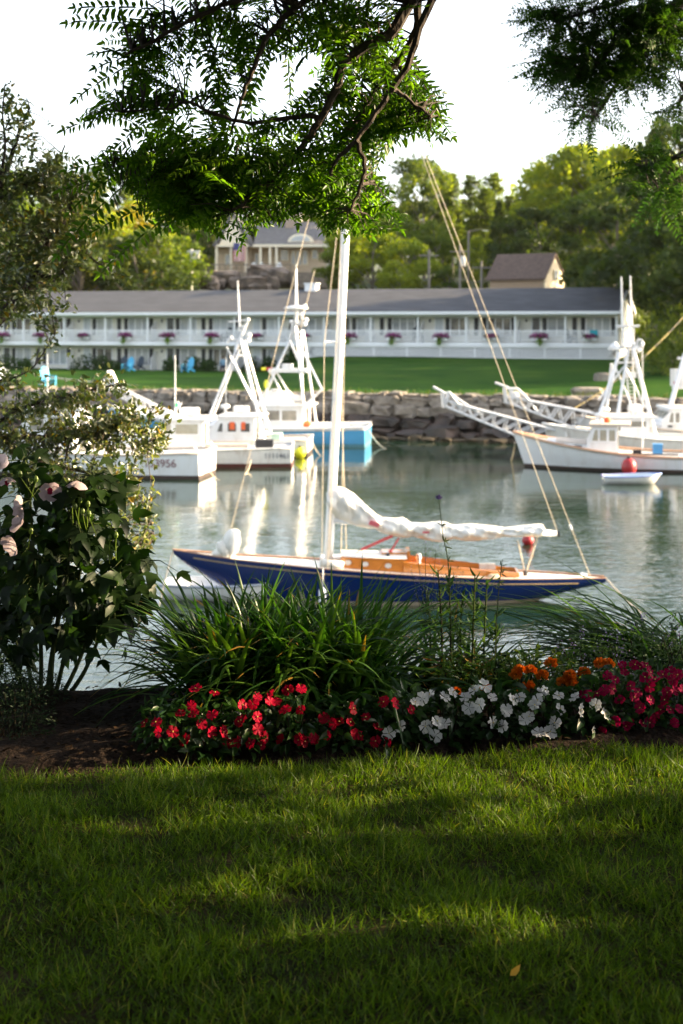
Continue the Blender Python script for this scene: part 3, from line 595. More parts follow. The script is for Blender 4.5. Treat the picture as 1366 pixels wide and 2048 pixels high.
p = mw(motel_x(1188), -.06, 1.2); mb = MB(); mb.loft([[Vector((x, y+.012*math.sin(x*9), zz)) for x in (-.3, -.15, 0, .15, .3)] for y, zz in ((-.06,-.55), (-.06,-.02), (-.03,.012), (.09,.012), (.12,-.02), (.12,-.3))], closed=False, cap0=False, cap1=False); o = mb.build('towel', mat('turquoise towel', (.03,.35,.42), .9)); o.location = p; o.rotation_euler = (0, 0, MRZ); tag(o, 'turquoise towel hung over the balcony rail near the motel right end', 'towel')
for i, (u, src, lab) in enumerate(((205, cw2, 'white adirondack chair on the balcony, second bay from the left'), (446, cw, 'dark chair on the balcony behind the third pink box'), (560, cw2, 'white adirondack chair on the balcony left of the sailboat mast'), (735, cw2, 'white adirondack chair on the balcony right of the mast'), (830, cw, 'dark chair on the balcony behind the backstay line'), (1000, cw2, 'white adirondack chair on the balcony right of the backstay'), (1140, cw, 'dark chair on the balcony left of the turquoise towel'))):
    o = dup(src, loc=mw(motel_x(u), .85, .225), rz=MRZ+R(-20+13*i), label=lab); o['group'] = 'chairs on the motel balcony'
# ---------------------------------------------------------------- working boats
M_boot = mat('red bottom paint', (.085,.022,.016), .6, var=.15); M_bootd = mat('dark boot stripe', (.045,.028,.022), .6)
M_blueh = mat('sky blue topsides', (.085,.34,.60), .35, var=.06, scale=1.2, coat=.3); M_deck = mat('cream deck', (.52,.44,.36), .7, var=.08)
M_grey = mat('pale grey deck paint', (.42,.42,.42), .6); M_orange = mat('orange oilskin', (.7,.12,.03), .6); M_yel = mat('fluorescent yellow vinyl', (.75,.72,.02), .4)
M_bglass = mat('boat window glass', None, .05, cols=[(.12,.11,.10),(.24,.22,.18),(.36,.33,.27)], scale=1.5, spec=.8)
M_toe = mat('weathered teak', (.42,.24,.14), .6, var=.1)
def lerp(a, b, t): return a+(b-a)*t
def hull_station(t, L, B, s0, s1, flare=.45, zbot=-.35):
    hb = B/2*(.90+.10*math.sin(PI*min(t/.5, 1)/1.0*.5)) if t < .5 else B/2*max(0., math.cos(((t-.5)/.5)**1.7*PI/2))
    sh = s0-.12*math.sin(PI*min(1, t*1.3))*s0+(s1-s0)*max(0, (t-.25)/.75)**2.5
    return hb, sh
def hull_pt(t, zf, L, B, s0, s1, side, zb=-.35, rake=.6):
    hb, sh = hull_station(t, L, B, s0, s1); zz = lerp(zb, sh, zf)
    fac = 1-(1-zf)**1.3*(.14+.62*t**3); x = L*t-rake*(1-zf)*t**6
    return Vector((x, side*max(hb*fac, .015), zz))
def lobster_boat(name, label, loc, rz, L, B, s0, s1, topm, botm, group='white fishing boats moored along the seawall', stripe=.14):
    t = thing(name, label, 'fishing boat', loc, rz, group)
    NS = 22; ts = [i/(NS-1) for i in range(NS)]
    def zf_of(tt, zz): _, sh = hull_station(tt, L, B, s0, s1); return (zz+.35)/(sh+.35)
    for nm, levels, m in (('hull', [stripe, None, 1.], topm), ('hull_bottom', [-.35, -.1, stripe-.004], botm)):
        mb = MB()
        for sd in (1, -1):
            rings = []
            for tt in ts:
                if nm == 'hull': zfs = [zf_of(tt, stripe)+(1-zf_of(tt, stripe))*q for q in (0, .33, .66, 1)]
                else: zfs = [zf_of(tt, q) for q in (-.35, -.1, stripe-.004)]
                rings.append([hull_pt(tt, q, L, B, s0, s1, sd*(1.0 if nm == 'hull' else 1.004)) for q in zfs])
            if sd < 0: rings = [r[::-1] for r in rings]
            mb.loft(rings, closed=False, cap0=False, cap1=False)
        q0 = [hull_pt(0, zf_of(0, stripe if nm == 'hull' else -.35), L, B, s0, s1, s) for s in (1, -1)]; q1 = [hull_pt(0, 1 if nm == 'hull' else zf_of(0, stripe-.004), L, B, s0, s1, s) for s in (1, -1)]
        mb.add([q0[0], q0[1], q1[1], q1[0]], [(0,1,2,3)]); h = mb.build(nm, m, t, smooth=False)
        h.data.polygons.foreach_set('use_smooth', [True]*(len(h.data.polygons)-1)+[False])
        if nm == 'hull': hull = h
    mb = MB(); pts = []
    for tt in ts: pts.append((hull_pt(tt, 1, L, B, s0, s1, 1), hull_pt(tt, 1, L, B, s0, s1, -1)))
    dz = Vector((0,0,-.06)); mb.loft([[a+dz, b+dz] for a, b in pts], closed=False, cap0=False, cap1=False); mb.build('deck', M_grey if topm != M_blueh else M_gelw, t)
    mb = MB()
    for sd in (1, -1): mb.tube([hull_pt(tt, 1, L, B, s0, s1, sd)+Vector((0, 0, .0)) for tt in ts], .045, 6)
    mb.tube([pts[0][0], pts[0][1]], .045, 6); mb.build('rail', M_deck if topm is M_gel else M_gelw, t, smooth=True)
    t['sh'] = 0; return t, hull, (lambda tt: hull_station(tt, L, B, s0, s1))
def panel(mb, x0, x1, y, z0, z1, th=.012, tilt=0.):
    s = 1 if y > 0 else -1; ya, yb = (y, y+s*th); ya, yb = min(ya, yb), max(ya, yb)
    mb.prism([(x0, z0), (x1, z0), (x1-tilt, z1), (x0+(-tilt if tilt < 0 else 0), z1)], ya, yb)
def cabin(t, x0, x1, w, z0, zdeck, h, wins, m=M_gel, rake=.35, roof_over=.35, glass=M_bglass, trunk=None, roofm=None):
    """house from x0 (aft) to x1 (front), windows on both sides; trunk: (x end, height)"""
    mb = MB(); mb.prism([(x0, z0), (x1, z0), (x1, zdeck+h*.45), (x1-rake, zdeck+h), (x0, zdeck+h)], -w/2, w/2); c = mb.build('cabin', m, t)
    mb = MB(); mb.prism([(x0-roof_over, zdeck+h+.002), (x1-rake+.18, zdeck+h+.002), (x1-rake+.12, zdeck+h+.10), (x0-roof_over, zdeck+h+.10)], -w/2-.10, w/2+.10); mb.build('cabin_roof', roofm or m, c)
    for (a, b, za, zb_, tl) in wins:
        for s in (-1, 1):
            mb = MB(); panel(mb, a-.05, b+.05, s*(w/2+.002), zdeck+za-.05, zdeck+zb_+.05, .014, tl); wo = mb.build('window', M_white, c)
            mb = MB(); panel(mb, a, b, s*(w/2+.017), zdeck+za, zdeck+zb_, .006, tl); mb.build('pane', glass, wo)
    for j in (-1, 0, 1):                               # windshield
        n_ = Vector((h*.55, 0, rake)).normalized(); up = Vector((-rake, 0, h*.55)).normalized(); cc = Vector((x1-rake/2, j*w*.31, zdeck+h*.72))+n_*.012
        mb = MB(); mb.obox(cc, up*h*.2, Vector((0, w*.135, 0)), n_*.008); mb.build('windshield', glass, c)
    mb = MB(); panel2 = (w*.2); mb.box(x0-.02, x0-.002, -w*.18, w*.18, z0+.1, zdeck+h-.15); mb.build('cabin_doorway', M_ddark, c)
    if trunk:
        xe, hh = trunk; rr = []
        for i in range(9):
            q = i/8; x = lerp(x1+.002, xe, q); ww = w/2*.9*(1-.55*q**2); zt = lerp(zdeck+h*.42, zdeck+hh, q)
            rr.append([Vector((x, -ww, z0)), Vector((x, -ww, zt-.12)), Vector((x, -ww*.8, zt)), Vector((x, ww*.8, zt)), Vector((x, ww, zt-.12)), Vector((x, ww, z0))])
        mb = MB(); mb.loft(rr); mb.build('cabin_trunk', m, t)
    return c
def canister(t, x, y, z0, L=.85, r=.24, name='liferaft_canister', m=M_gel):
    mb = MB(); prof = [(.02,0), (r*.8,.0), (r,.06), (r,L/2-.03), (r*1.06,L/2-.02), (r*1.06,L/2+.02), (r,L/2+.03), (r,L-.06), (r*.8,L), (.02,L)]
    n = 12; mb.loft([[Vector((x-L/2+q, y+rr*math.cos(2*PI*j/n), z0+r+.06+rr*math.sin(2*PI*j/n))) for j in range(n)] for rr, q in prof])
    mb.box(x-L*.3, x-L*.24, y-r, y+r, z0, z0+.12); mb.box(x+L*.24, x+L*.3, y-r, y+r, z0, z0+.12); mb.build(name, m, t)
def dome(t, x, y, z0, r=.3, h=.28, post=.3): mb = MB(); mb.tube([(x,y,z0), (x,y,z0+post)], .05, 6); mb.lathe((x,y,z0+post), [(r*.6,0),(r,.05),(r,h*.6),(r*.75,h*.92),(.02,h)], 14); mb.build('radar_dome', M_gel, t, smooth=True)
def whip(t, x, y, z0, h, r=.022, lean=0., nm='antenna'): mb = MB(); mb.tube([(x,y,z0), (x+lean*.5,y,z0+h*.5), (x+lean,y,z0+h)], [r, r*.8, r*.5], 6); mb.build(nm, M_gel, t)
def tubes(t, nm, segs, r=.05, m=M_alu, par=None): mb = MB(); [mb.tube(s, r, 6) for s in segs]; return mb.build(nm, m, par or t)
def ladder(t, a0, a1, b0, b1, n, r=.04):               # two rails and rungs
    a0, a1, b0, b1 = map(Vector, (a0, a1, b0, b1)); mb = MB(); mb.tube([a0, a1], r, 6); mb.tube([b0, b1], r, 6)
    for i in range(1, n): q = i/n; mb.tube([a0.lerp(a1, q), b0.lerp(b1, q)], r*.6, 5)
    return mb.build('ladder', M_alu, t)
def truss(t, top, bot, n, w=.5, nm='pulpit'):          # flat swordfish pulpit: two top rails, one lower chord each side
    mb = MB()
    for s in (-1, 1):
        o = Vector((0, s*w/2, 0)); A = [Vector(p)+o for p in top]; B_ = [Vector(p)+o for p in bot]; mb.tube(A, .055, 6); mb.tube(B_, .05, 6)
        for i in range(n):
            q = (i+.5)/n; a = A[0].lerp(A[-1], q); b = B_[0].lerp(B_[-1], q); mb.tube([a, b], .04, 5)
            if i < n-1: mb.tube([b, A[0].lerp(A[-1], (i+1.5)/n)], .028, 5)
    for i in range(n+1): q = i/n; a = Vector(top[0]).lerp(Vector(top[-1]), q); mb.tube([a-Vector((0,w/2,0)), a+Vector((0,w/2,0))], .035, 5)
    return mb.build(nm, M_alu, t)
def letters(text, size, m, parent, hullp, x0, z0, name='registration_number'):
    """lettering wrapped onto the hull side (towards +y), reading from x0 sternwards"""
    L, B, s0, s1 = hullp; cu = bpy.data.curves.new('lettering', 'FONT'); cu.body = text; cu.size = size; cu.extrude = .004; cu.offset = size*.008
    o = bpy.data.objects.new('lettering', cu); COL.objects.link(o); me = bpy.data.meshes.new_from_object(o.evaluated_get(bpy.context.evaluated_depsgraph_get())); bpy.data.objects.remove(o)
    for v in me.vertices:
        x, z_ = x0-v.co.x, z0+v.co.y; _, sh = hull_station(x/L, L, B, s0, s1); v.co = (x, hull_pt(x/L, (z_+.35)/(sh+.35), L, B, s0, s1, 1).y+.014+v.co.z, z_)
    q = bpy.data.objects.new(name, me); me.materials.clear(); me.materials.append(m); link(q, parent); return q
def at(px, d, z=WZ): p = PX(px, 0, d); return Vector((p.x, d, z))
M_num = mat('faded grey lettering', (.16,.16,.18), .7); M_numr = mat('faded maroon lettering', (.22,.10,.10), .7)

# A: front white boat, bow to the left, sunlit transom (L 10.4, stern at px 398)
dA = 54.6; sA = dA/F
A, hA, shA = lobster_boat('lobster_boat', 'nearest white boat behind the leafy bush, sunlit transom, maroon number 153956', at(415, dA, WZ), R(180-9), 10.4, 3.1, 1.0, 1.75, M_gel, M_bootd)
cabin(A, 5.0, 7.2, 2.2, .5, 1.0, 1.5, [(5.2,6.0,.75,1.3,0), (6.15,6.75,.75,1.3,.12)], trunk=(9.3,.55))
letters('153956', .42, M_numr, hA, (10.4, 3.1, 1.0, 1.75), 2.1, .46)
whip(A, 6.2, .6, 2.5, 2.2)
for s in (-1, 1): tubes(A, 'mooring_cleat', [[(.1,1.2*s,1.02),(.2,1.2*s,1.2)]], .05)

# B: boat with pilothouse, number 1111461, dark red bottom
dB = 59.3; k = dB/F
B, hB, shB = lobster_boat('lobster_boat', 'white boat numbered 1111461 with red bottom paint and a cream windowed cabin', at(585, dB, WZ), R(180), 10.8, 3.3, .80, 1.5, M_gelw, M_boot, stripe=.16)
bx_ = lambda u: (585-u)*k; bzz = lambda v: (928-v)*k
cabin(B, bx_(411), bx_(328), 2.5, .45, bzz(893), bzz(838)-bzz(893), [(bx_(402), bx_(358), .62, 1.02, 0), (bx_(349), bx_(335), .62, 1.02, .1)], trunk=(9.9, .3), glass=mat('warm lit window', None, .1, cols=[(.30,.27,.20),(.45,.42,.33)], scale=2))  # warm light inside the cabin put into the pane colour
zr = bzz(835); canister(B, bx_(382), .2, zr, .75, .19); dome(B, bx_(335), 0, zr, .23, .2, .12); whip(B, bx_(353), .5, zr, 2.6, .035)
tubes(B, 'roof_rack', [[(bx_(350),-.3,zr), (bx_(350),-.3,zr+.35), (bx_(362),-.3,zr+.6)]], .035, M_gel); tubes(B, 'rod_holder', [[(bx_(366),.4,zr), (bx_(358),.4,zr+.7)]], .035, M_gel)
mb = MB(); mb.ball((bx_(356), .5, zr+.55), (.06,.06,.12), 8, 5); mb.build('green_lamp', mat('green lens', (.02,.5,.15), .3), B)
letters('1111461', .30, M_num, hB, (10.8, 3.3, .8, 1.5), bx_(532), .38)
mb = MB(); mb.box(bx_(548), bx_(513), .3, .9, .75, bzz(876)); mb.build('engine_box', M_black, B)
mb = MB(); mb.box(bx_(500), bx_(415), 1.0, 1.25, .78, .93); mb.build('side_locker', M_deck, B)

# C: white boat with the tall A-frame mast
dC = 64.2; k = dC/F
C_, hC, shC = lobster_boat('lobster_boat', 'white boat with orange oilskins in the cabin and a tall leaning A-frame mast', at(620, dC, WZ), R(180-4), 11., 3.3, .72, 1.5, M_gel, M_bootd)
cx = lambda u: (620-u)*k; cz = lambda v: (908-v)*k
cabin(C_, cx(514), cx(424), 2.4, .4, cz(880), cz(834)-cz(880), [(cx(506), cx(488), .42, .80, 0), (cx(479), cx(462), .42, .80, 0), (cx(452), cx(441), .42, .80, .15)], rake=.5, trunk=(10.2, .25), glass=M_ddark)
for a, b in ((497,489),(476,466)): mb = MB(); mb.box(cx(a), cx(b), 1.225, 1.24, cz(857), cz(842)); mb.build('oilskin', M_orange, C_)
zr = cz(831); canister(C_, cx(483), .2, zr, .7, .18); dome(C_, cx(451), .3, zr, .22, .2, .3); whip(C_, cx(456), .8, zr, 2.6, .022)
def P3(fx, fz, u, v, y): return (fx(u), y, fz(v))
def tower(t, nm, fx, fz, segs, r): return tubes(t, nm, [[P3(fx, fz, *a), P3(fx, fz, *b)] for a, b in segs], r)
tower(C_, 'mast_leg', cx, cz, [((421,840,1.1),(488,662,.1)), ((425,846,.9),(480,700,.3))], .052); tower(C_, 'mast_leg', cx, cz, [((534,878,1.2),(482,682,.3))], .068); tower(C_, 'mast_leg', cx, cz, [((538,878,-.9),(487,682,.0))], .062)
tower(C_, 'mast_brace', cx, cz, [((455,695,.5),(510,805,.3)), ((463,714,.6),(512,808,.6)), ((464,712,.4),(488,712,.1))], .042)
tower(C_, 'mast_spar', cx, cz, [((486,668,.1),(497,640,.1)), ((470,700,.2),(492,650,.2)), ((454,686,.1),(462,672,.1))], .05)
whip(C_, cx(479), .1, cz(664), (664-562)*k, .05, .1, 'mast_spire')
for u, v, q in ((496, 640, .09), (498, 672, .13), (496, 682, .12), (462, 677, .07), (486, 655, .08)): mb = MB(); mb.ball((cx(u), .1, cz(v)), q, 10, 6); mb.build('mast_lamp', M_gel, C_, smooth=True)
tubes(C_, 'spreader', [[(cx(462), .1, cz(681)), (cx(500), .1, cz(681))], [(cx(456), .1, cz(645)), (cx(496), .1, cz(641))]], .035)
mb = MB(); mb.box(cx(562), cx(543), -.6, .4, .6, cz(868)); mb.build('bait_tray', mat('pale green tray', (.35,.5,.42), .6), C_)
mb = MB(); mb.ball((cx(527), .2, cz(868)), (.3, .3, .14), 10, 6); mb.build('covered_hauler', M_gel, C_, smooth=True)

# D: the blue boat with the ladder tower
dD = 69.; k = dD/F
D, hD, shD = lobster_boat('lobster_boat', 'sky blue hulled boat with white cabin, ladder tower and radar dome', at(736, dD, WZ), R(180-7), 13., 3.7, .86, 1.7, M_blueh, mat('teal waterline', (.10,.25,.30), .5))
dx = lambda u: (736-u)*k; dzz = lambda v: (889-v)*k
mb = MB(); [mb.tube([hull_pt(i/21, 1, 13, 3.7, .86, 1.7, sd)+Vector((0, 0, .09)) for i in range(22)], .07, 6) for sd in (1, -1)]; mb.build('bulwark', M_gel, D)
mb = MB(); mb.box(dx(690), dx(625), -1.3, 1.3, .7, dzz(849)); mb.build('engine_hatch', M_white, D)
cabin(D, dx(612), dx(515), 2.7, .6, dzz(864), dzz(812)-dzz(864), [(dx(600), dx(571), .62, 1.10, 0), (dx(566), dx(539), .62, 1.10, 0), (dx(533), dx(524), .62, 1.1, .1)], trunk=(11.5, .5))
mb = MB(); mb.prism([(dx(594), dzz(809)), (dx(518), dzz(809)), (dx(530), dzz(784)), (dx(570), dzz(784))], -1.1, 1.1); mb.build('flybridge', M_gel, D)
canister(D, dx(596), .3, dzz(809), .6, .2); dome(D, dx(548), 0, dzz(784), .25, .12, .02)
ladder(D, (dx(617), .9, dzz(864)), (dx(591), .35, dzz(652)), (dx(606), .35, dzz(812)), (dx(601), .0, dzz(660)), 22, .05)
tower(D, 'tower_leg', dx, dzz, [((626,848,-.9),(603,660,-.2))], .06); tower(D, 'tower_leg', dx, dzz, [((521,812,.9),(580,680,.2))], .06); tower(D, 'tower_leg', dx, dzz, [((510,818,-.9),(577,680,-.2))], .05)
tower(D, 'tower_leg', dx, dzz, [((606,740,.5),(579,680,.2))], .055); tower(D, 'tower_brace', dx, dzz, [((545,745,.7),(575,804,.7)), ((553,742,.5),(580,796,-.2)), ((578,684,.1),(598,720,.2)), ((577,676,.1),(592,650,.1))], .055)
tower(D, 'mast_spar', dx, dzz, [((578,684,.1),(585,640,.1)), ((598,650,.1),(609,615,.1)), ((590,655,.1),(602,640,.1))], .05)
mb = MB(); mb.obox((dx(577), 0, dzz(741)), ((dx(540)-dx(617))/2, 0, 0), (0, .6, 0), (0, 0, .09)); mb.build('crow_platform', M_gel, D)
mb = MB(); mb.box(dx(583), dx(564), -.3, .3, dzz(737), dzz(728)); mb.build('platform_seat', M_gel, D)
mb = MB(); mb.lathe((dx(591), 0, dzz(621)), [(.05,0),(.5,.06),(.62,.12),(.5,.2),(.1,.26)], 16); mb.build('radar_dome', M_gel, D, smooth=True)
for u, v, q in ((609, 612, .1), (611, 640, .13), (608, 648, .13), (581, 643, .1), (601, 628, .12)): mb = MB(); mb.ball((dx(u), .1, dzz(v)), q, 10, 6); mb.build('tower_lamp', M_gel, D, smooth=True)
whip(D, dx(589), .1, dzz(680), (680-528)*k, .05, -.05); whip(D, dx(593), .0, dzz(660), (660-530)*k, .05, .05)
tower(D, 'outrigger', dx, dzz, [((608,704,.4),(648,777,.9)), ((614,810,.9),(649,776,.9))], .06)
tubes(D, 'mast_stay', [[(dx(600), 0, dzz(655)), (dx(628), 0, dzz(540))]], .02, M_rope)
mb = MB(); mb.tube([(dx(524), .5, dzz(738)), (dx(533), .5, dzz(738))], .07, 6); mb.build('lime_float', M_yel, D); mb = MB(); mb.tube([(dx(533.5), .5, dzz(738)), (dx(545), .5, dzz(738))], .07, 6); mb.build('red_float', M_red, D)
mb = MB(); mb.ball((dx(536), .9, dzz(768)), (.12,.12,.22), 8, 6); mb.build('lime_buoy', M_yel, D)
for u, r in ((620, .2), (610, .15)): mb = MB(); mb.ball((dx(u), 1., dzz(847)), r, 8, 6); mb.build('orange_buoy', M_orange, D)
truss(D, [(dx(330), 0, dzz(828)), (dx(195), 0, dzz(764))], [(dx(330), 0, dzz(852)), (dx(195), 0, dzz(775))], 6, .7)
tubes(D, 'pulpit_rail', [[(dx(195), s*.35, dzz(764)), (dx(205), s*.35, dzz(745)), (dx(225), s*.35, dzz(790))] for s in (-1, 1)]+[[(dx(205), .35, dzz(745)), (dx(205), -.35, dzz(745))], [(dx(215), .35, dzz(757)), (dx(235), .35, dzz(800))]], .06)

# E: white lobster boat on the right, bow to the left
dE = 58.; k = dE/F
E_, hE, shE = lobster_boat('lobster_boat', 'foremost white boat at right with teak rails and a red buoy on its side', at(1545, 56.4, WZ), R(180)-math.atan2(58.5-56.4, 10.0), 10.25, 3.2, .64, 1.38, M_gel, M_bootd, stripe=.12)
# local frame: x from stern to bow; bow sits near px 1027
ex = lambda u: 10.25*(1545-u)/(1545-1027); ez = lambda v: (937-v)*k
mb = MB(); [mb.tube([hull_pt(i/21, 1, 10.25, 3.2, .64, 1.38, sd)+Vector((0, 0, .03)) for i in range(22)], .05, 6) for sd in (1, -1)]; mb.build('teak_rail', M_toe, E_)
cabin(E_, ex(1241), ex(1180), 2.1, .5, ez(896), ez(851)-ez(896), [(ex(1236), ex(1224), .34, .78, 0), (ex(1219), ex(1206), .34, .78, 0), (ex(1202), ex(1190), .34, .78, .12)], rake=.22, roof_over=.5, roofm=M_deck, glass=mat('warm lit window', (.4,.36,.28), .1))
rr = []
for i in range(10):
    q = i/9; x = lerp(ex(1181), ex(1098), q); ww = .98*(1-.5*q**1.8); zt = lerp(ez(884), ez(880), q)
    rr.append([Vector((x, -ww, .6)), Vector((x, -ww, zt-.1)), Vector((x, -ww*.85, zt)), Vector((x, ww*.85, zt)), Vector((x, ww, zt-.1)), Vector((x, ww, .6))])
mb = MB(); mb.loft(rr); tk = mb.build('cabin_trunk', M_gel, E_)
mb = MB(); mb.loft([[r[1]+Vector((0,0,.052)), r[2]+Vector((0,0,.02)), r[3]+Vector((0,0,.02)), r[4]+Vector((0,0,.052))] for r in rr[:8]], closed=False, cap0=False, cap1=False); mb.build('trunk_top', M_deck, tk)
for u0, u1 in ((1127, 1142), (1154, 1170)): mb = MB(); yy = .98*(1-.5*((ex(1181)-ex((u0+u1)/2))/(ex(1181)-ex(1098)))**1.8); mb.box(ex(u1), ex(u0), yy-.02, yy+.03, ez(894), ez(889)); mb.build('porthole', M_ddark, tk)
dome(E_, ex(1207), .2, ez(850), .26, .2, .28); whip(E_, ex(1290), .5, ez(896), 4.2, .03)
mb = MB(); mb.box(ex(1288), ex(1271), .9, 1.05, ez(908), ez(896)); mb.box(ex(1245), ex(1360), 1.1, 1.2, ez(905), ez(902)); mb.build('hauler_gear', M_black, E_)
mb = MB(); mb.box(ex(1330), ex(1310), .1, .6, .6, ez(886)); mb.build('blue_cooler', mat('blue plastic', (.06,.25,.5), .5), E_)
mb = MB(); mb.ball((ex(1220), .3, ez(842)), (.14,.14,.16), 8, 6); mb.build('orange_float', M_orange, E_)
# red buoy on its side, and the rowing boat
M_redb = mat('faded red buoy', (.34,.018,.02), .45, var=.15)
def buoy(m, loc, r, h, lab, nm='buoy', cat='buoy'):
    t = thing(nm, lab, cat, loc); mb = MB(); mb.ball((0,0,h*.42), (r, r, h*.55), 14, 9); mb.build('float', m, t, smooth=True); mb = MB(); mb.lathe((0,0,h*.93), [(r*.3,0),(r*.3,.05),(r*.12,.09)], 8); mb.build('eye', M_black, t); return t
buoy(M_redb, at(1258, 55.3, WZ), .30, .66, 'round red mooring buoy against the white hull at right')
buoy(M_yel, at(600, 62., WZ), .25, .5, 'fluorescent yellow buoy behind the stern of boat 1111461')
buoy(M_redb, at(1056, 37.6, WZ), .16, .26, 'small red buoy floating behind the end of the boom')
def rowboat(name, label, loc, rz, L, B, h, out, ins, gun, seats=2, tr=.7):
    t = thing(name, label, 'dinghy', loc, rz, None); rings_o, rings_i = [], []
    for i in range(15):
        q = i/14; b = B/2*(tr+(1-tr)*math.sin(PI*min(1, q/.5)*.5)) if q < .45 else B/2*math.cos(max(0, (q-.45)/.55)**2.0*PI/2*.97)
        sh = h*(1+.35*q**2); x = L*q; b = max(b, .02)
        def ring(bb, zb): return [Vector((x-.12*L*(1-zz/sh)*q**4, s*bb*w, zz)) for s, w, zz in ((1,1,sh),(1,.96,sh*.6),(1,.78,sh*.15),(1,.35,zb),(-1,.35,zb),(-1,.78,sh*.15),(-1,.96,sh*.6),(-1,1,sh))]
        rings_o.append(ring(b, -.06)); rings_i.append(ring(b*.93, .0))
    mb = MB(); mb.loft(rings_o, closed=False, cap0=True, cap1=False); mb.build('hull', out, t, smooth=True)
    mb = MB(); mb.loft([[p+Vector((0,0,.02)) for p in r[::-1]] for r in rings_i], closed=False, cap0=True, cap1=False); mb.build('inside', ins, t, smooth=True)
    mb = MB(); mb.tube([r[0] for r in rings_o]+[r[-1] for r in rings_o[::-1]]+[rings_o[0][0]], .03, 6); mb.build('gunwale', gun, t, smooth=True)
    for i in range(seats):
        q = [.12, .5, .8][i]; r = rings_i[int(q*14)]; zz = h*.62; mb = MB(); mb.box(L*q-.12, L*q+.12, r[1].y*-.93, r[1].y*.93, zz, zz+.04); mb.build('thwart', ins, t)
    return t
rb = rowboat('rowboat', 'small white rowboat with a lilac and blue painted gunwale beside the red buoy', at(1206, 52.1, WZ), R(-2), 2.12, 1.05, .27, M_gelw, mat('pale blue inside paint', (.45,.52,.56), .6), mat('lilac blue gunwale', None, .5, cols=[(.42,.20,.60),(.20,.36,.60)], scale=.7))
dg = rowboat('dinghy', 'white dinghy with grey rubber gunwale lying under the blue sailboat bow', at(329, 30.3, WZ), R(-7), 2.75, 1.25, .33, M_gel, M_white, mat('grey rubber gunwale', (.33,.36,.40), .6), 3)

# F: boat with the tall braced tower, behind E
dF = 63.; k = dF/F
Fb, hF, shF = lobster_boat('lobster_boat', 'white boat with tall four legged lattice tower, partly hidden by the foremost boat at right', at(1545, dF, WZ), R(180), 10.2, 3.4, .9, 1.45, M_gelw, M_bootd)
fx = lambda u: (1545-u)*k; fz = lambda v: (914-v)*k
cabin(Fb, fx(1288), fx(1192), 2.5, .6, fz(886), fz(836)-fz(886), [(fx(1280), fx(1240), .75, 1.0, 0), (fx(1230), fx(1203), .6, 1.0, 0)], trunk=(9.3, .15))
mb = MB(); mb.box(fx(1280), fx(1240), 1.262, 1.27, fz(874), fz(870)); mb.build('blue_stripe', mat('blue plastic', (.06,.25,.5), .5), Fb)
canister(Fb, fx(1266), .3, fz(830), .55, .2); dome(Fb, fx(1209), 0, fz(830), .25, .2, .1)
for a, b, r in (((1180,856,1.2),(1236,705,.4),.07), ((1221,826,-1.),(1226,730,-.3),.07), ((1303,886,1.2),(1262,697,.35),.09), ((1222,850,1.1),(1254,700,.3),.07)): tower(Fb, 'tower_leg', fx, fz, [(a, b)], r)
tower(Fb, 'tower_brace', fx, fz, [((1226,733,.4),(1256,808,.6)), ((1246,733,.4),(1283,816,.8)), ((1232,722,.4),(1205,808,1.)), ((1229,727,.4),(1268,727,.3)), ((1236,705,.4),(1232,727,.4)), ((1190,800,.9),(1244,735,.4))], .045)
ladder(Fb, (fx(1262), .35, fz(866)), (fx(1246), .2, fz(700)), (fx(1270), .35, fz(866)), (fx(1262), .2, fz(700)), 24, .035)
mb = MB(); mb.box(fx(1270), fx(1248), -.3, .3, fz(757), fz(746)); mb.build('tower_seat', M_gel, Fb)
mb = MB(); mb.lathe((fx(1230), 0, fz(702)), [(.3,0),(.33,.05),(.06,.34),(.02,.36)], 14); mb.build('radar_cone', M_gel, Fb, smooth=True)
tower(Fb, 'tower_rail', fx, fz, [((1218,696,.2),(1280,696,.2)), ((1232,655,.2),(1277,654,.2)), ((1244,700,.2),(1244,655,.2)), ((1264,700,.2),(1264,655,.2)), ((1272,682,.3),(1281,682,.3)), ((1272,682,.3),(1272,698,.3)), ((1281,682,.3),(1281,698,.3))], .055)
whip(Fb, fx(1243), .2, fz(655), (655-556)*k, .06, .05); whip(Fb, fx(1261), .2, fz(655), (655-554)*k, .06, .05)
for u, v in ((1268,698), (1275,702), (1281,690), (1264,690)): mb = MB(); mb.ball((fx(u), .3, fz(v)), .11, 8, 6); mb.build('tower_lamp', M_gel, Fb, smooth=True)
truss(Fb, [(fx(1108), 0, fz(862)), (fx(897), 0, fz(805))], [(fx(1058), 0, fz(884)), (fx(893), 0, fz(816))], 8, .75)
tubes(Fb, 'pulpit_rail', [[(fx(887), s*.37, fz(817)), (fx(885), s*.37, fz(789)), (fx(898), s*.37, fz(787)), (fx(922), s*.37, fz(819))] for s in (-1, 1)]+[[(fx(898), s*.37, fz(787)), (fx(888), s*.37, fz(816))] for s in (-1, 1)]+[[(fx(866), 0, fz(776)), (fx(892), 0, fz(790))], [(fx(900), .3, fz(790)), (fx(960), .3, fz(830))]], .06)
mb = MB(); mb.box(fx(1190), fx(1125), -.7, .7, .9, fz(864)); mb.build('foredeck_locker', M_gel, Fb)

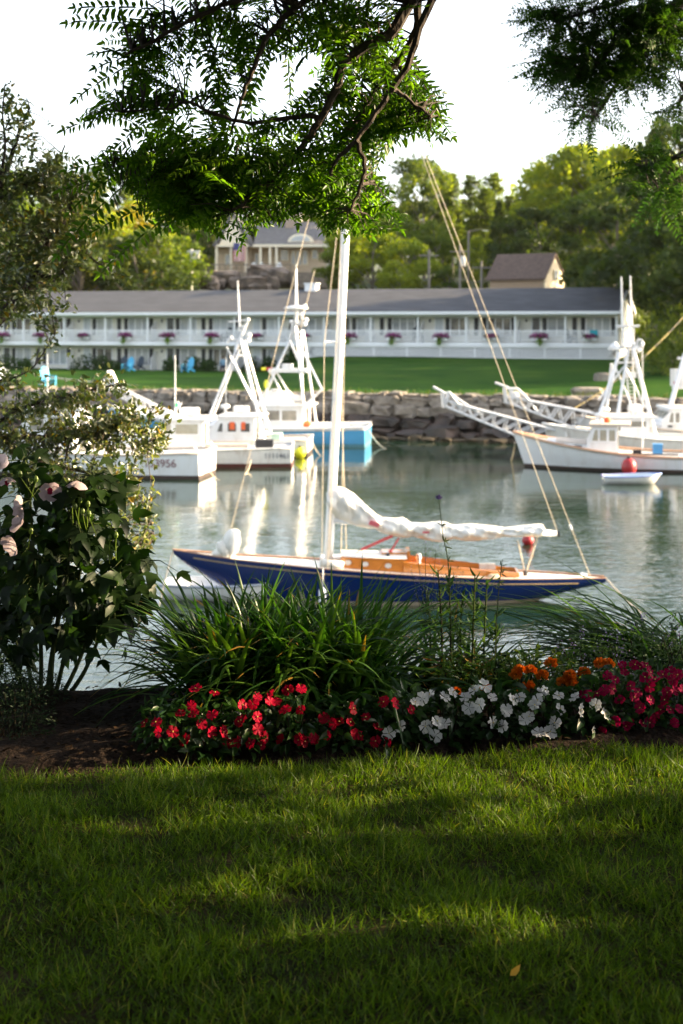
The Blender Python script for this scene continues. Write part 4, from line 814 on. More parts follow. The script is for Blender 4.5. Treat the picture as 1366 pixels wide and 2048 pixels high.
# G: boat at the right edge
dG = 67.; k = dG/F
G, hG, shG = lobster_boat('lobster_boat', 'white boat at the right edge with raked tower and square cabin windows', at(1600, dG, WZ), R(180), 10.6, 3.4, .95, 1.55, M_gel, M_bootd)
gx = lambda u: (1600-u)*k; gz = lambda v: (902-v)*k
cabin(G, gx(1420), gx(1311), 2.6, .6, gz(864), gz(822)-gz(864), [(gx(1380), gx(1354), .4, .85, 0), (gx(1346), gx(1338), .4, .85, 0), (gx(1334), gx(1325), .4, .85, .1)], rake=.5, trunk=(9.9, .25))
mb = MB(); mb.box(gx(1332), gx(1323), 1.302, 1.32, gz(857), gz(852)); mb.build('porthole', M_ddark, G)
for a, b, r in (((1328,822,1.),(1366,712,.4),.09), ((1352,822,-1.),(1376,712,-.4),.08), ((1420,840,1.),(1376,712,.3),.09)): tower(G, 'tower_leg', gx, gz, [(a, b)], r)
mb = MB(); mb.box(gx(1400), gx(1345), -.5, .5, gz(778), gz(744)); mb.build('tower_screen', M_gel, G); tower(G, 'tower_rail', gx, gz, [((1338,780,.6),(1400,780,.6)), ((1352,722,.3),(1400,722,.3))], .06)
fl = MB(); fl.m = 0; fl.box(gx(1347), gx(1341), .62, .63, gz(782), gz(767)); fl.m = 1; fl.box(gx(1350), gx(1347.1), .62, .63, gz(782), gz(774)); fl.m = 2; fl.box(gx(1351), gx(1347.1), .62, .63, gz(773.8), gz(767)); fl.build('ensign', [M_fr, M_fw, M_fb], G)
truss(G, [(gx(1186), 0, gz(832)), (gx(1020), 0, gz(800))], [(gx(1160), 0, gz(866)), (gx(1018), 0, gz(812))], 6, .75)
tubes(G, 'pulpit_rail', [[(gx(1012), s*.37, gz(812)), (gx(1009), s*.37, gz(783)), (gx(1034), s*.37, gz(783)), (gx(1058), s*.37, gz(808))] for s in (-1, 1)]+[[(gx(1012), s*.37, gz(800)), (gx(1040), s*.37, gz(800))] for s in (-1, 1)]+[[(gx(1022), s*.37, gz(783)), (gx(1022), s*.37, gz(812))] for s in (-1, 1)]+[[(gx(990), 0, gz(771)), (gx(1018), 0, gz(782))]], .06)
mb = MB(); mb.ball((gx(1027), .2, gz(798)), .24, 12, 7); mb.build('coiled_line_tub', M_gelw, G, smooth=True)

# ---------------------------------------------------------------- ropes
def rope(lab, pts, r, m=M_rope, nm='rope', cat='rope', group='mooring lines', n=14, sag=.1):
    a, b = Vector(pts[0]), Vector(pts[-1]); q = []
    for i in range(n+1):
        s = i/n; p = a.lerp(b, s); p.z -= sag*4*s*(1-s); q.append(p)
    mb = MB(); c = a.copy(); mb.tube(q, r, 6); o = mb.build(nm, m, off=c); o.location = c; tag(o, lab, cat, group); return o
rope('mooring line from the blue stern down to the water', [PX(737, 860, 69), at(772, 66.5)], .025, sag=.15)
rope('mooring line from the bow of the foremost white boat at right', [PX(1030, 885, 58.5), at(1022, 61)], .03)
rope('mooring line from the stern of the boat numbered 153956', [PX(416, 935, 54.6), at(440, 53.)], .02)
rope('thin line hanging off the red bottomed boat into the water', [PX(503, 918, 57.7), at(490, 55.)], .018)
rope('mooring line behind the yellow buoy near the blue hull', [PX(622, 878, 64), at(642, 63)], .02)
M_dapple = mat('line with painted sun dapples', None, .6, cols=[(.02,.02,.02),(.02,.02,.02),(.30,.22,.05),(.40,.30,.08)], scale=1.6)  # sun dapples put into the rope's colour as yellow and dark bands
rope('rope with painted sun dapples slanting down to the seawall at right', [PX(1420, 570, 76), PX(1150, 816, 70)], .035, M_dapple, sag=.6, n=24)
rope('slack pale rope lying across the far lawn to the left', [PX(80, 752, 96), PX(440, 783, 79)], .05, sag=.1)
# ---------------------------------------------------------------- blue sailboat
dS = 30.; kS = dS/F
sb = thing('sailboat', 'dark blue wooden sailboat with furled white sail and orange varnished cockpit', 'sailboat', at(345, dS))
X_ = lambda u: (u-345)*kS; Z_ = lambda v: (1200.7-v)*kS
def interp(x, pts): return float(np.interp(x, [p[0] for p in pts], [p[1] for p in pts]))
LOA = X_(1210)
SHEER = [(X_(345), 1.06), (X_(476), .90), (X_(651), .755), (X_(798), .66), (X_(1003), .54), (LOA, .48)]
KEEL = [(X_(345), 1.0), (X_(362), .84), (X_(382), .67), (X_(419), .45), (X_(455), .22), (X_(500), -.02), (X_(600), -.4), (X_(800), -.5), (X_(960), -.3), (X_(1060), -.04), (X_(1138), .18), (LOA, .36)]
def hbm(x): q = x/LOA; return max(.012, .74*(math.sin(PI*min(1, q/.56)*.5)**.85) if q < .56 else .74*(1-.84*((q-.56)/.44)**2))
def hull_section(x, za, zb_, n, side):
    zk, sh, hb = interp(x, KEEL), interp(x, SHEER), hbm(x); out = []
    for i in range(n):
        zz = lerp(za, zb_, i/(n-1)); s = max(0., min(1., (zz-zk)/max(sh-zk, .01))); y = hb*(1-(1-s)**2.3)**(1/2.0)
        out.append(Vector((x, side*max(y, .004), zz)))
    return out
M_navyh = mat('deep blue hull enamel', (.002,.014,.085), .16, var=.06, scale=.8, coat=.15, spec=.35); M_tan = mat('tan bottom paint', (.33,.27,.19), .5, var=.1); M_sdeck = mat('cream canvas deck', (.74,.70,.62), .6, var=.03)
M_gold = mat('gold cove stripe', (.45,.32,.14), .35, metal=.3); M_sail = mat('white sailcloth', (.70,.68,.63), .75, var=.035, scale=3, bump=.25, bscale=9); M_canv = mat('white canvas', (.70,.67,.60), .85, var=.05, bump=.4, bscale=14)
xs_ = [LOA*i/60 for i in range(61)]; ZL = .085
for nm, m in (('hull', M_navyh), ('hull_bottom', M_tan)):
    mb = MB()
    for sd in (1, -1):
        rr = []
        for x in xs_:
            zk = interp(x, KEEL)
            if nm == 'hull': rr.append(hull_section(x, max(zk, ZL), interp(x, SHEER), 9, sd))
            elif zk < ZL-.01: rr.append(hull_section(x, zk, ZL-.002, 6, sd))
        if sd > 0: rr = [r[::-1] for r in rr]
        mb.loft(rr, closed=False, cap0=False, cap1=False)
    if nm == 'hull':
        a = hull_section(LOA, interp(LOA, KEEL), interp(LOA, SHEER), 6, 1); b = hull_section(LOA, interp(LOA, KEEL), interp(LOA, SHEER), 6, -1); mb.add(a+b[::-1], [tuple(range(12))])
    shull = mb.build(nm, m, sb, smooth=True)
    if nm == 'hull': sh_obj = shull
mb = MB(); mb.loft([[Vector((x, y*hbm(x)*.985, interp(x, SHEER)-.03+.05*(1-y*y)*min(1, hbm(x)))) for y in (-1, -.6, 0, .6, 1)] for x in xs_], closed=False, cap0=False, cap1=False); mb.build('deck', M_sdeck, sb, smooth=True)
mb = MB()
for sd in (1, -1): mb.tube([Vector((x, sd*(hbm(x)-.005), interp(x, SHEER)+.006)) for x in xs_], .013, 6)
mb.build('toe_rail', M_toe, sb)
mb = MB()
for sd in (1, -1):
    p = []
    for x in xs_[3:-4]: s = hull_section(x, interp(x, SHEER)-.10, interp(x, SHEER), 2, sd)[0]; p.append(s+Vector((0, sd*.004, 0)))
    mb.tube(p, .011, 5)
mb.build('cove_stripe', M_gold, sh_obj)
# cabin trunk, hatch, coaming
dz_ = lambda x: interp(x, SHEER)+.02
x0, x1 = X_(682), X_(812)
rr = []
for i in range(8):
    q = i/7; x = lerp(x0, x1, q); w = .44-.13*(1-q)**2; h = .20+.05*q; z0 = dz_(x)
    rr.append([Vector((x, -w, z0-.03)), Vector((x, -w*.96, z0+h)), Vector((x, -w*.5, z0+h+.06)), Vector((x, w*.5, z0+h+.06)), Vector((x, w*.96, z0+h)), Vector((x, w, z0-.03))])
mb = MB(); mb.loft(rr); ct = mb.build('cabin_side', M_wood, sb)
mb = MB(); up = Vector((0,0,.012)); mb.loft([[r[1]+up+Vector((0,-.02,0)), r[2]+up, r[3]+up, r[4]+up+Vector((0,.02,0))] for r in rr], closed=False, cap0=False, cap1=False); mb.build('cabin_top', M_sdeck, ct)
for u in (696, 730, 775): mb = MB(); x = X_(u); q = (x-x0)/(x1-x0); w = .44-.13*(1-q)**2; n_ = 12; mb.loft([[Vector((x+.07*math.cos(2*PI*j/n_), -w*.985-.012-e, dz_(x)+.10+.05*math.sin(2*PI*j/n_))) for j in range(n_)] for e in (0, .02)]); mb.build('porthole', M_alu, ct)
zc = dz_(x1)+.31
mb = MB(); mb.box(X_(762), X_(816), -.24, .24, zc-.02, zc+.05); mb.box(X_(812), X_(819), -.28, .28, zc-.3, zc+.09); mb.build('hatch', M_wood, sb, bevel=.008)
mb = MB(); mb.obox((X_(783), -.25, zc-.06), ((X_(806)-X_(762))/2, 0, 0), (0, .13, -.03), (0, .006, .012)); mb.build('hatch_cover', M_white, sb)
mb = MB(); mb.lathe((X_(775), -.28, zc-.04), [(.03,0),(.045,.03),(.03,.09),(.01,.1)], 8); mb.build('winch', M_black, sb)
xa, xb = X_(806), X_(1035)
for sd in (-1, 1):
    rr = []
    for i in range(12):
        q = i/11; x = lerp(xa, xb, q); w = sd*(.46-.16*q**2); h = lerp(.20, .07, q); z0 = dz_(x); rr.append([Vector((x, w, z0-.02)), Vector((x, w+sd*.03, z0+h)), Vector((x, w-sd*.0, z0+h+.008)), Vector((x, w-sd*.03, z0-.02))])
    mb = MB(); mb.loft(rr); mb.build('cockpit_coaming', M_wood, sb)
mb = MB(); mb.box(xb-.03, xb+.005, -.30, .30, dz_(xb)-.02, dz_(xb)+.075); mb.build('aft_coaming', M_wood, sb)
mb = MB(); mb.add([(xa+.02, -.43, dz_(xa)+.02), (xb-.03, -.28, dz_(xb)+.008), (xb-.03, .28, dz_(xb)+.008), (xa+.02, .43, dz_(xa)+.02)], [(0,1,2,3)]); mb.build('cockpit_sole', mat('shaded teak sole', (.20,.085,.025), .6), sb)  # shade of the cockpit well put into the sole's colour
mb = MB(); x = X_(975); mb.box(x-.14, x+.2, .30, .335, dz_(x)+.01, dz_(x)+.14); mb.build('cockpit_hatch', M_gelw, sb)
mb = MB(); x = X_(838); mb.lathe((x, .1, dz_(x)+.05), [(.04,0),(.04,.14),(.06,.15),(.05,.24),(.02,.26)], 10); mb.build('winch', M_alu, sb)
# spars, sail
MT = (X_(717), 0, Z_(-40)); MBs = (X_(656), 0, Z_(1134))
mb = MB(); mb.tube([Vector(MBs).lerp(Vector(MT), i/12) for i in range(13)], [.092-.04*max(0, (i-5)/7)**1.5 for i in range(13)], 14); mst = mb.build('mast', M_white, sb, smooth=True)
mz = lambda v: (v-1134)/(-40-1134)
def mpt(v, dx=0): p = Vector(MBs).lerp(Vector(MT), mz(v)); p.x += dx; return p
mb = MB(); mb.tube([mpt(685)+Vector((-.32, -.15, 0)), mpt(685)+Vector((0,-.02,.01)), mpt(685)+Vector((.06, .0, .01)), mpt(684)+Vector((.10, .5, 0))], .028, 6); mb.build('spreader', M_white, mst)
mb = MB(); mb.lathe((X_(656), 0, Z_(1140)), [(.16,0),(.16,.05),(.12,.1),(.1,.14)], 14); mb.build('mast_collar', M_alu, mst)
BA, BE = Vector((X_(668), 0, Z_(1042))), Vector((X_(1114), 0, Z_(1068)))
mb = MB(); mb.tube([BA, BE], .062, 12); bm = mb.build('boom', M_white, sb, smooth=True)
mb = MB(); mb.tube([BE-Vector((.0,0,0)), BE+Vector((.05,0,0))], .066, 12); mb.build('boom_cap', M_black, bm)
SP = [(654,985,1012),(662,976,1030),(676,974,1040),(692,977,1044),(706,988,1050),(722,1003,1055),(738,1018,1058),(752,1028,1058),(764,1036,1066),(785,1037,1073),(806,1036,1076),(818,1043,1076),(826,1048,1072),(850,1046,1080),(879,1043,1085),(896,1046,1083),(905,1052,1078),(935,1048,1083),(965,1050,1081),(990,1053,1078),(1004,1056,1073),(1030,1054,1074),(1060,1050,1074),(1080,1049,1075),(1086,1051,1072)]
us = np.linspace(654, 1086, 110); rings = []; NR = 26
for u in us:
    tp, bt = interp(u, [(a, b) for a, b, c in SP]), interp(u, [(a, c) for a, b, c in SP]); hh = (bt-tp)/2*kS; cz_ = Z_((tp+bt)/2); wy_ = .17 if u > 700 else .20
    tie = min(abs(u-t_) for t_ in (764, 826, 905, 1004)); wy_ *= (.72+.28*min(1, tie/14)); r = []
    for j in range(NR):
        a = 2*PI*j/NR; f = 1+.045*math.sin(9*a+u*.8)+.055*math.sin(7*a-u*1.1)+.14*math.sin(3*a+u*.045)+.12*math.sin(5*a-u*.11+1)+.11*math.sin(u*.21+2*a)+.05*math.sin(u*.5-4*a)
        r.append(Vector((X_(u)+.02*math.sin(4*a+u*.09), wy_*math.cos(a)*f, cz_+hh*math.sin(a)*(.9+.1*f))))
    rings.append(r)
mb = MB(); mb.loft(rings); fs_ = mb.build('furled_sail', M_sail, sb, smooth=True)
for t_ in (764, 826, 905, 1004):
    i = int((t_-654)/(1086-654)*109); mb = MB(); c = sum(rings[i], Vector())/NR; mb.tube([c+(p-c)*1.05 for p in rings[i]]+[c+(rings[i][0]-c)*1.05], .010, 5); mb.build('sail_tie', M_canv, fs_)
for q in (((X_(748), -.20, Z_(1046)), (.10, 0, -.035), (0, .006, 0), (.02, 0, .045)), ((X_(851), -.185, Z_(1063)), (.07, 0, 0), (0, .006, 0), (0, 0, .02))): mb = MB(); mb.obox(*q); mb.build('sail_mark', mat('faded red sail patch', (.50,.10,.12), .8), fs_)
# jib bag on the foredeck: a crumpled roll of canvas leaning on a smaller fold
def crumple(mb, c, rad, tilt, seed):
    rg = np.random.default_rng(seed); k = rg.normal(size=(9, 3))*np.array([5.5, 5.5, 4.]); ph = rg.uniform(0, 6, 9); am = rg.uniform(.02, .075, 9); rr = []; M_ = Matrix.Rotation(tilt, 3, 'Y')
    for i in range(17):
        th = PI*(i+.04)/16.08; r = []
        for q in range(26):
            a = 2*PI*q/26; d = Vector((math.sin(th)*math.cos(a), math.sin(th)*math.sin(a), -math.cos(th))); f = 1+sum(am[x]*abs(math.sin(k[x][0]*d.x+k[x][1]*d.y+k[x][2]*d.z+ph[x])) for x in range(9))-.16; r.append(Vector(c)+M_ @ Vector((d.x*rad[0]*f, d.y*rad[1]*f, d.z*rad[2]*f)))
        rr.append(r)
    mb.loft(rr)
mb = MB(); zb_ = dz_(X_(455)); crumple(mb, (X_(463), -.05, zb_+.26), (.17,.20,.27), .25, 3); crumple(mb, (X_(448), -.14, zb_+.14), (.11,.12,.17), -.5, 8); crumple(mb, (X_(438), -.1, zb_+.05), (.13,.12,.07), 0, 5); mb.build('jib_bag', M_canv, sb, smooth=True)
mb = MB(); mb.tube([(X_(646), -.80, Z_(1204)), (X_(646), -.80, Z_(1202)), (X_(646), -.80, Z_(1168)), (X_(646), -.80, Z_(1164)), (X_(646), -.80, Z_(1161))], [.03, .078, .078, .05, .02], 12); mb.tube([(X_(646), -.79, Z_(1161)), (X_(647), -.72, interp(X_(646), SHEER)+.03)], .01, 5); mb.build('fender', M_white, sb, smooth=True)
mb = MB(); mb.tube([(X_(641), -.52, dz_(X_(650))+.09), (X_(687), -.55, dz_(X_(680))+.06)], .085, 12); mb.build('rolled_cover', M_canv, sb, smooth=True)
mb = MB(); mb.box(X_(640), X_(684), .2, .55, dz_(X_(660))+.0, dz_(X_(660))+.1); mb.build('deck_box', M_white, sb, bevel=.02)
M_redr = mat('red braided line', (.55,.07,.07), .7)
mb = MB(); mb.tube([(X_(785), -.03, Z_(1072)), (X_(722), -.1, Z_(1099))], .030, 6); mb.tube([(X_(798), -.03, Z_(1076)), (X_(782), -.05, Z_(1102))], .018, 6); mb.ball((X_(781), -.05, Z_(1103)), .045, 8, 6); mb.build('vang_tackle', M_redr, sb)
mb = MB(); mb.tube([(X_(722), -.1, Z_(1099)), (X_(690), -.2, Z_(1115))], .012, 5); mb.build('vang_tail', M_rope, sb)
mb = MB(); c = Vector((X_(1050), -.05, dz_(X_(1050)))); [mb.tube([(X_(u), -.02, Z_(v)), c], .014, 5) for u, v in ((1076,1072), (1073,1074), (1035,1082))]; mb.build('mainsheet', M_rope, sb)
mb = MB(); mb.lathe(c-Vector((0,0,.03)), [(.05,0),(.05,.1),(.02,.12)], 8); mb.build('mainsheet_block', M_black, sb)
def stay(nm, pts, r=.009): mb = MB(); mb.tube(pts, r, 5); return mb.build(nm, M_rope, sb)
top = mpt(-30); stay('backstay', [top, (X_(1180), 0, dz_(X_(1180)))], .0065); stay('topping_lift', [top+Vector((.05,0,0)), BE+Vector((0,0,.06))], .0065)
mb = MB(); mb.tube([Vector((X_(1139), 0, Z_(1050))), Vector((X_(1143), 0, Z_(1060)))], .025, 6); mb.build('backstay_block', M_gel, sb)
stay('forestay', [mpt(60), (X_(449), 0, dz_(X_(449)))], .008)
for sd, q in ((-1, 644), (1, 682)):
    e = Vector((X_(q), sd*.68, dz_(X_(q)))); stay('shroud', [mpt(200), mpt(685)+Vector((-.32 if sd < 0 else .10, sd*.3 if sd < 0 else .5, 0)), e], .008); stay('lower_shroud', [mpt(690), e+Vector((.12, 0, 0))], .008)
stay('halyard', [mpt(-20)+Vector((-.06,-.05,0)), (X_(662)-.04, -.1, dz_(X_(660)))], .007); stay('halyard', [mpt(100)+Vector((-.12,0,0)), (X_(653), -.25, dz_(X_(653)))], .007)
mb = MB(); [mb.lathe((X_(u), yv, dz_(X_(u))), [(.035,0),(.05,.03),(.03,.05)], 8) for u, yv in ((668,-.5), (1165,.05), (1160,-.1), (1170,-.02), (655,-.55))]; mb.build('deck_cleat', M_alu, sb)
mb = MB(); cc = Vector((X_(983), -.48, dz_(X_(983))+.02)); [mb.tube([cc+Vector((.12*(1-.18*j)*math.cos(a), .08*(1-.18*j)*math.sin(a), .012*j)) for a in np.linspace(0, 2*PI, 14)], .012, 5) for j in range(3)]; mb.build('coiled_line', M_rope, sb)
rope('mooring line falling from the sailboat bow into the water', [PX(346, 1102, 30), at(318, 29.2)], .016, sag=-.05)
rope('mooring line from the sailboat stern slanting down to the right', [PX(1212, 1157, 30), at(1282, 28.6)], .016, sag=.03)
# ---------------------------------------------------------------- trees on the far shore
def dec_crown(seed, dens=1., broad=1., clumps=26, nq=150, hole=.0, q0=.30):
    rg = np.random.default_rng(seed); P, A, N, L = [], [], [], []; cl = []
    for i in range(clumps):                            # unit tree: height 1, crown between .25 and 1
        h = rg.uniform(.30, .97); rad = broad*.30*math.sin(PI*min(1, (h-.18)/.84)*.93+.12)**.7
        a = rg.uniform(0, 2*PI); r = rad*rg.uniform(.35, 1.)**.6; c = np.array([r*math.cos(a), r*math.sin(a), h]); e = rg.uniform(.055, .115)*np.array([1.15, 1.15, .8]); cl.append((c, e))
        n = int(nq*rg.uniform(.7, 1.3)*dens); d = nrm(rg.normal(size=(n, 3))); s = rg.random((n, 1))**.33
        P.append(c+d*s*e); N.append(nrm(d+rg.normal(size=(n, 3))*.6)); A.append(rg.normal(size=(n, 3))); L.append(rg.uniform(.6, 1.3, n))
    return np.concatenate(P), np.concatenate(A), np.concatenate(N), np.concatenate(L), cl
def tree(name, label, seed, kind, m, q=.030, bark=M_barkl, **kw):
    t = thing(name, label, 'tree', group=None)
    if kind == 'dec':
        P, A, N, L, cl = dec_crown(seed, **kw); tb = MB(); tb.tube([(0,0,-.06), (.004,0,.2), (-.006,.004,.45), (0,0,.72)], [.020, .016, .011, .004], 8)
        for c, e in cl[:12]: zb = max(.15, c[2]-.28); tb.tube([(0, 0, zb), (c[0]*.5, c[1]*.5, (zb+c[2])/2+.02), tuple(c)], [.007, .005, .002], 5)
        scatter('crown', T_QUAD, P, A, N, q*L, q*L*.8, m, t)
    elif kind == 'pine':
        rg = np.random.default_rng(seed); P, A, N, L = [], [], [], []; tb = MB(); tb.tube([(0,0,-.06), (.006,0,.4), (0,.004,.7), (0,0,.99)], [.015, .011, .007, .002], 7)
        nl = 15
        for i in range(nl):
            h = .26+.73*(i/(nl-1)); rmax = (.24*(1-h)**.7+.025)*rg.uniform(.7, 1.2); nb = rg.integers(4, 7)
            for b in range(nb):
                a = rg.uniform(0, 2*PI); r = rmax*rg.uniform(.6, 1.15); tip = np.array([r*math.cos(a), r*math.sin(a), h+r*.22]); tb.tube([(0,0,h), tuple(tip*np.array([.6,.6,0])+np.array([0,0,h+r*.06])), tuple(tip)], [.004, .003, .001], 4)
                n = int(80*r/.2)+16; s = rg.uniform(.25, 1.02, (n, 1)); c = np.array([0,0,h])*(1-s)+tip*s; P.append(c+rg.normal(size=(n, 3))*np.array([.020, .020, .009])); N.append(nrm(rg.normal(size=(n, 3))*.5+np.array([0,0,1]))); A.append(nrm(rg.normal(size=(n, 3))+np.array([math.cos(a), math.sin(a), .5])*.9)); L.append(rg.uniform(.6, 1.3, n))
        P, A, N, L = map(np.concatenate, (P, A, N, L)); scatter('crown', T_QUAD, P, A, N, q*L*1.15, q*L*.45, m, t)
    else:                                              # dense conical evergreen
        rg = np.random.default_rng(seed); n = 5200; h = rg.random(n)**1.25*.93+.06; r = (.19*(1-h)**.8+.01)*(.55+.5*rg.random(n)); a = rg.uniform(0, 2*PI, n); r *= 1+.22*np.sin(h*60)
        P = np.stack([r*np.cos(a), r*np.sin(a), h], 1); N = nrm(np.stack([np.cos(a), np.sin(a), np.full(n, .5)], 1)+rg.normal(size=(n, 3))*.5); A = nrm(np.stack([np.cos(a), np.sin(a), np.full(n, -.45)], 1)+rg.normal(size=(n, 3))*.5)
        tb = MB(); tb.tube([(0,0,-.06), (0,0,.97)], [.014, .002], 7); scatter('crown', T_QUAD, P, A, N, q*rg.uniform(.6, 1.3, n), q*.6, m, t)
    tb.build('trunk', bark, t); return t
_TT = (1.75, 1.6, .38)
LF = {'green': leafmat('broadleaf', [(.035,.070,.008),(.080,.130,.014),(.155,.20,.024)], .55, tint=_TT, objvar=.35),
      'light': leafmat('yellow green leaf', [(.085,.135,.010),(.165,.225,.016),(.27,.30,.025)], .55, tint=_TT, objvar=.3),
      'yellow': leafmat('early autumn leaf', [(.12,.12,.010),(.24,.20,.015),(.34,.27,.03)], .45, tint=_TT, objvar=.3),
      'pine': leafmat('pine needle', [(.035,.065,.014),(.08,.12,.02),(.14,.18,.03)], .5, tint=_TT, objvar=.35),
      'dark': leafmat('dark leaf', [(.016,.034,.008),(.035,.062,.012),(.07,.10,.018)], .45, tint=_TT, objvar=.3)}
PRO = {}
KN = {'green': ('broadleaf_tree', 'dec'), 'light': ('yellow_green_tree', 'dec'), 'yellow': ('autumn_tree', 'dec'), 'pine': ('pine_tree', 'pine'), 'dark': ('dark_tree', 'dec'), 'spruce': ('spruce_tree', 'cone')}
def proto(kind, v):
    if (kind, v) not in PRO:
        nm, k = KN[kind]; PRO[kind, v] = [tree(nm, 'x', 100+v*7+len(kind), k, LF['dark' if kind == 'spruce' else kind], **({'clumps': 30+4*v, 'broad': 1.+.16*v, 'q': .030} if k == 'dec' else {'q': .034})), False]
    return PRO[kind, v]
DESC = {'green': 'green broadleaf tree', 'light': 'yellow green leafy tree', 'yellow': 'golden early autumn tree', 'pine': 'tall tiered pine tree', 'dark': 'dark shaded broadleaf tree', 'spruce': 'dense pointed dark evergreen'}
WHERE = [(0, 'far left behind the leafy branches'), (140, 'left of the hanging branch'), (260, 'above the motel roof left of the lamp post'), (360, 'by the white lantern post'), (440, 'left behind the hilltop house'), (560, 'behind the hilltop house roof'), (660, 'right of the hilltop house'), (740, 'between hilltop house and mast'), (800, 'under the end of the backstay'), (860, 'beside the backstay'), (930, 'by the street lamp pole'), (1000, 'behind the brown house'), (1080, 'over the brown house gable'), (1150, 'right of the brown house'), (1230, 'above the motel gable end'), (1320, 'at the right edge of the photo')]
ORD = ['nearest', 'second nearest', 'third nearest', 'fourth nearest', 'fifth nearest', 'sixth nearest', 'seventh nearest', 'eighth nearest', 'ninth nearest', 'tenth nearest']
TL = []   # (px, top py, width factor, depth, kind, variant)
def T(u, top, d, kind, v=0, wf=1.): TL.append((u, top, d, kind, v, wf))
for a in ((-60,330,150,'green',0,1.2),(-20,420,142,'dark',1,1.2),(40,345,168,'pine',0,1.),(75,400,150,'green',1,1.1),(110,330,175,'pine',1,1.1),(150,350,180,'pine',0,1.),(160,440,145,'dark',0,1.2),(195,338,176,'pine',1,1.),(205,420,150,'light',0,1.1),
          (250,345,185,'pine',0,1.1),(238,418,156,'yellow',1,1.1),(275,470,146,'dark',1,1.3),(290,395,160,'light',1,1.),(335,370,190,'pine',1,1.2),(325,455,150,'green',0,1.3),(372,400,182,'pine',0,1.),(385,455,172,'dark',0,1.),(415,380,186,'pine',1,1.1),(440,400,192,'dark',1,1.2),(470,360,195,'pine',0,1.2),
          (535,360,200,'pine',1,1.2),(560,380,196,'dark',0,1.4),(610,350,200,'pine',0,1.2),(650,372,192,'green',1,1.2),(690,400,176,'light',0,1.1),(705,455,156,'light',1,1.3),(668,500,154,'green',1,1.2),(735,360,186,'pine',1,1.1),(745,460,152,'light',0,1.4),(790,430,160,'green',0,1.1),
          (830,318,170,'dark',1,.95),(848,332,168,'green',1,.8),(815,480,150,'light',1,1.3),(800,520,146,'light',0,1.2),(885,350,180,'pine',0,1.),(905,352,176,'pine',1,.9),(872,440,158,'green',0,1.),(860,520,147,'light',1,1.),(945,355,182,'pine',0,1.1),(930,480,156,'pine',1,1.),(900,535,146,'green',1,1.2),
          (970,380,178,'pine',1,1.1),(985,350,190,'pine',0,1.),(965,470,152,'light',0,.9),(1000,400,172,'spruce',0,1.),(1020,395,186,'pine',1,1.1),(1040,440,162,'spruce',1,1.1),(975,520,150,'light',1,1.),
          (1050,385,185,'pine',0,1.1),(1085,400,170,'green',1,1.2),(1100,330,165,'light',2,.9),(1145,296,160,'light',3,1.),(1190,300,158,'light',2,1.),(1235,300,165,'light',3,.9),(1080,420,146,'dark',2,1.3),(1160,400,150,'green',2,1.3),(1235,385,129,'dark',3,1.),(1225,360,148,'green',3,1.2),
          (1270,290,150,'light',2,1.),(1350,390,127,'dark',2,1.),(1385,235,134,'dark',3,.9),(1445,330,116,'dark',2,1.2),(1385,300,112,'dark',3,1.3),(1385,470,111,'dark',3,1.2),(1400,420,104,'dark',2,1.2),(1490,330,104,'green',3,1.2),(1450,420,95,'dark',2,1.2),(1500,330,92,'dark',3,1.2),(1560,380,88,'green',2,1.2)): T(*a)
cnt = {}
for (u, top, d, kind, v, wf) in TL:
    o, used = proto(kind, v); g = ground(u, d); zt = EYE-(top-HZ)*d/F; h = zt-g.z; hw = h*(1.0 if kind in ('pine', 'spruce') else .95)
    wh = [w for x, w in WHERE if x <= max(0, u)][-1]; key = (kind, wh); cnt.setdefault(key, []).append((d, u))
    sc = (h*wf, h*wf, h)
    if used: o = dup(o, loc=g, rz=random.uniform(0, 6.28), scale=sc)
    else: PRO[kind, v][1] = True; o.location = g; o.rotation_euler = (0, 0, random.uniform(0, 6.28)); o.scale = sc
    o['group'] = 'trees on the far shore'; o['label'] = key; o['label'] = repr((kind, wh, d))
for o in COL.objects:
    if o.get('group') == 'trees on the far shore':
        kind, wh, d = eval(o['label']); l = sorted(x for x, _ in cnt[kind, wh]); i = l.index(d); o['label'] = (f'{ORD[i]} ' if len(l) > 1 else '')+f'{DESC[kind]} {wh}'
# the far-off wood that closes the horizon behind the single trees
rg = np.random.default_rng(5); P = []
n = 42000; xx = rg.uniform(-230, 260, n); yy = rg.uniform(205, 262, n); g = far_z(xx, yy); hh = 9+4.*wobble(xx, yy, .11, 1)+3*wobble(xx, yy, .31, 2); s = rg.random(n)**.6
P = np.stack([xx, yy, g+hh*s], 1); tag(scatter('woodland', T_QUAD, P, rdir(n), nrm(rdir(n)+np.array([0,-.5,.4])), rg.uniform(.8, 1.7, n), rg.uniform(.6, 1.2, n), LF['pine']), kind='stuff')
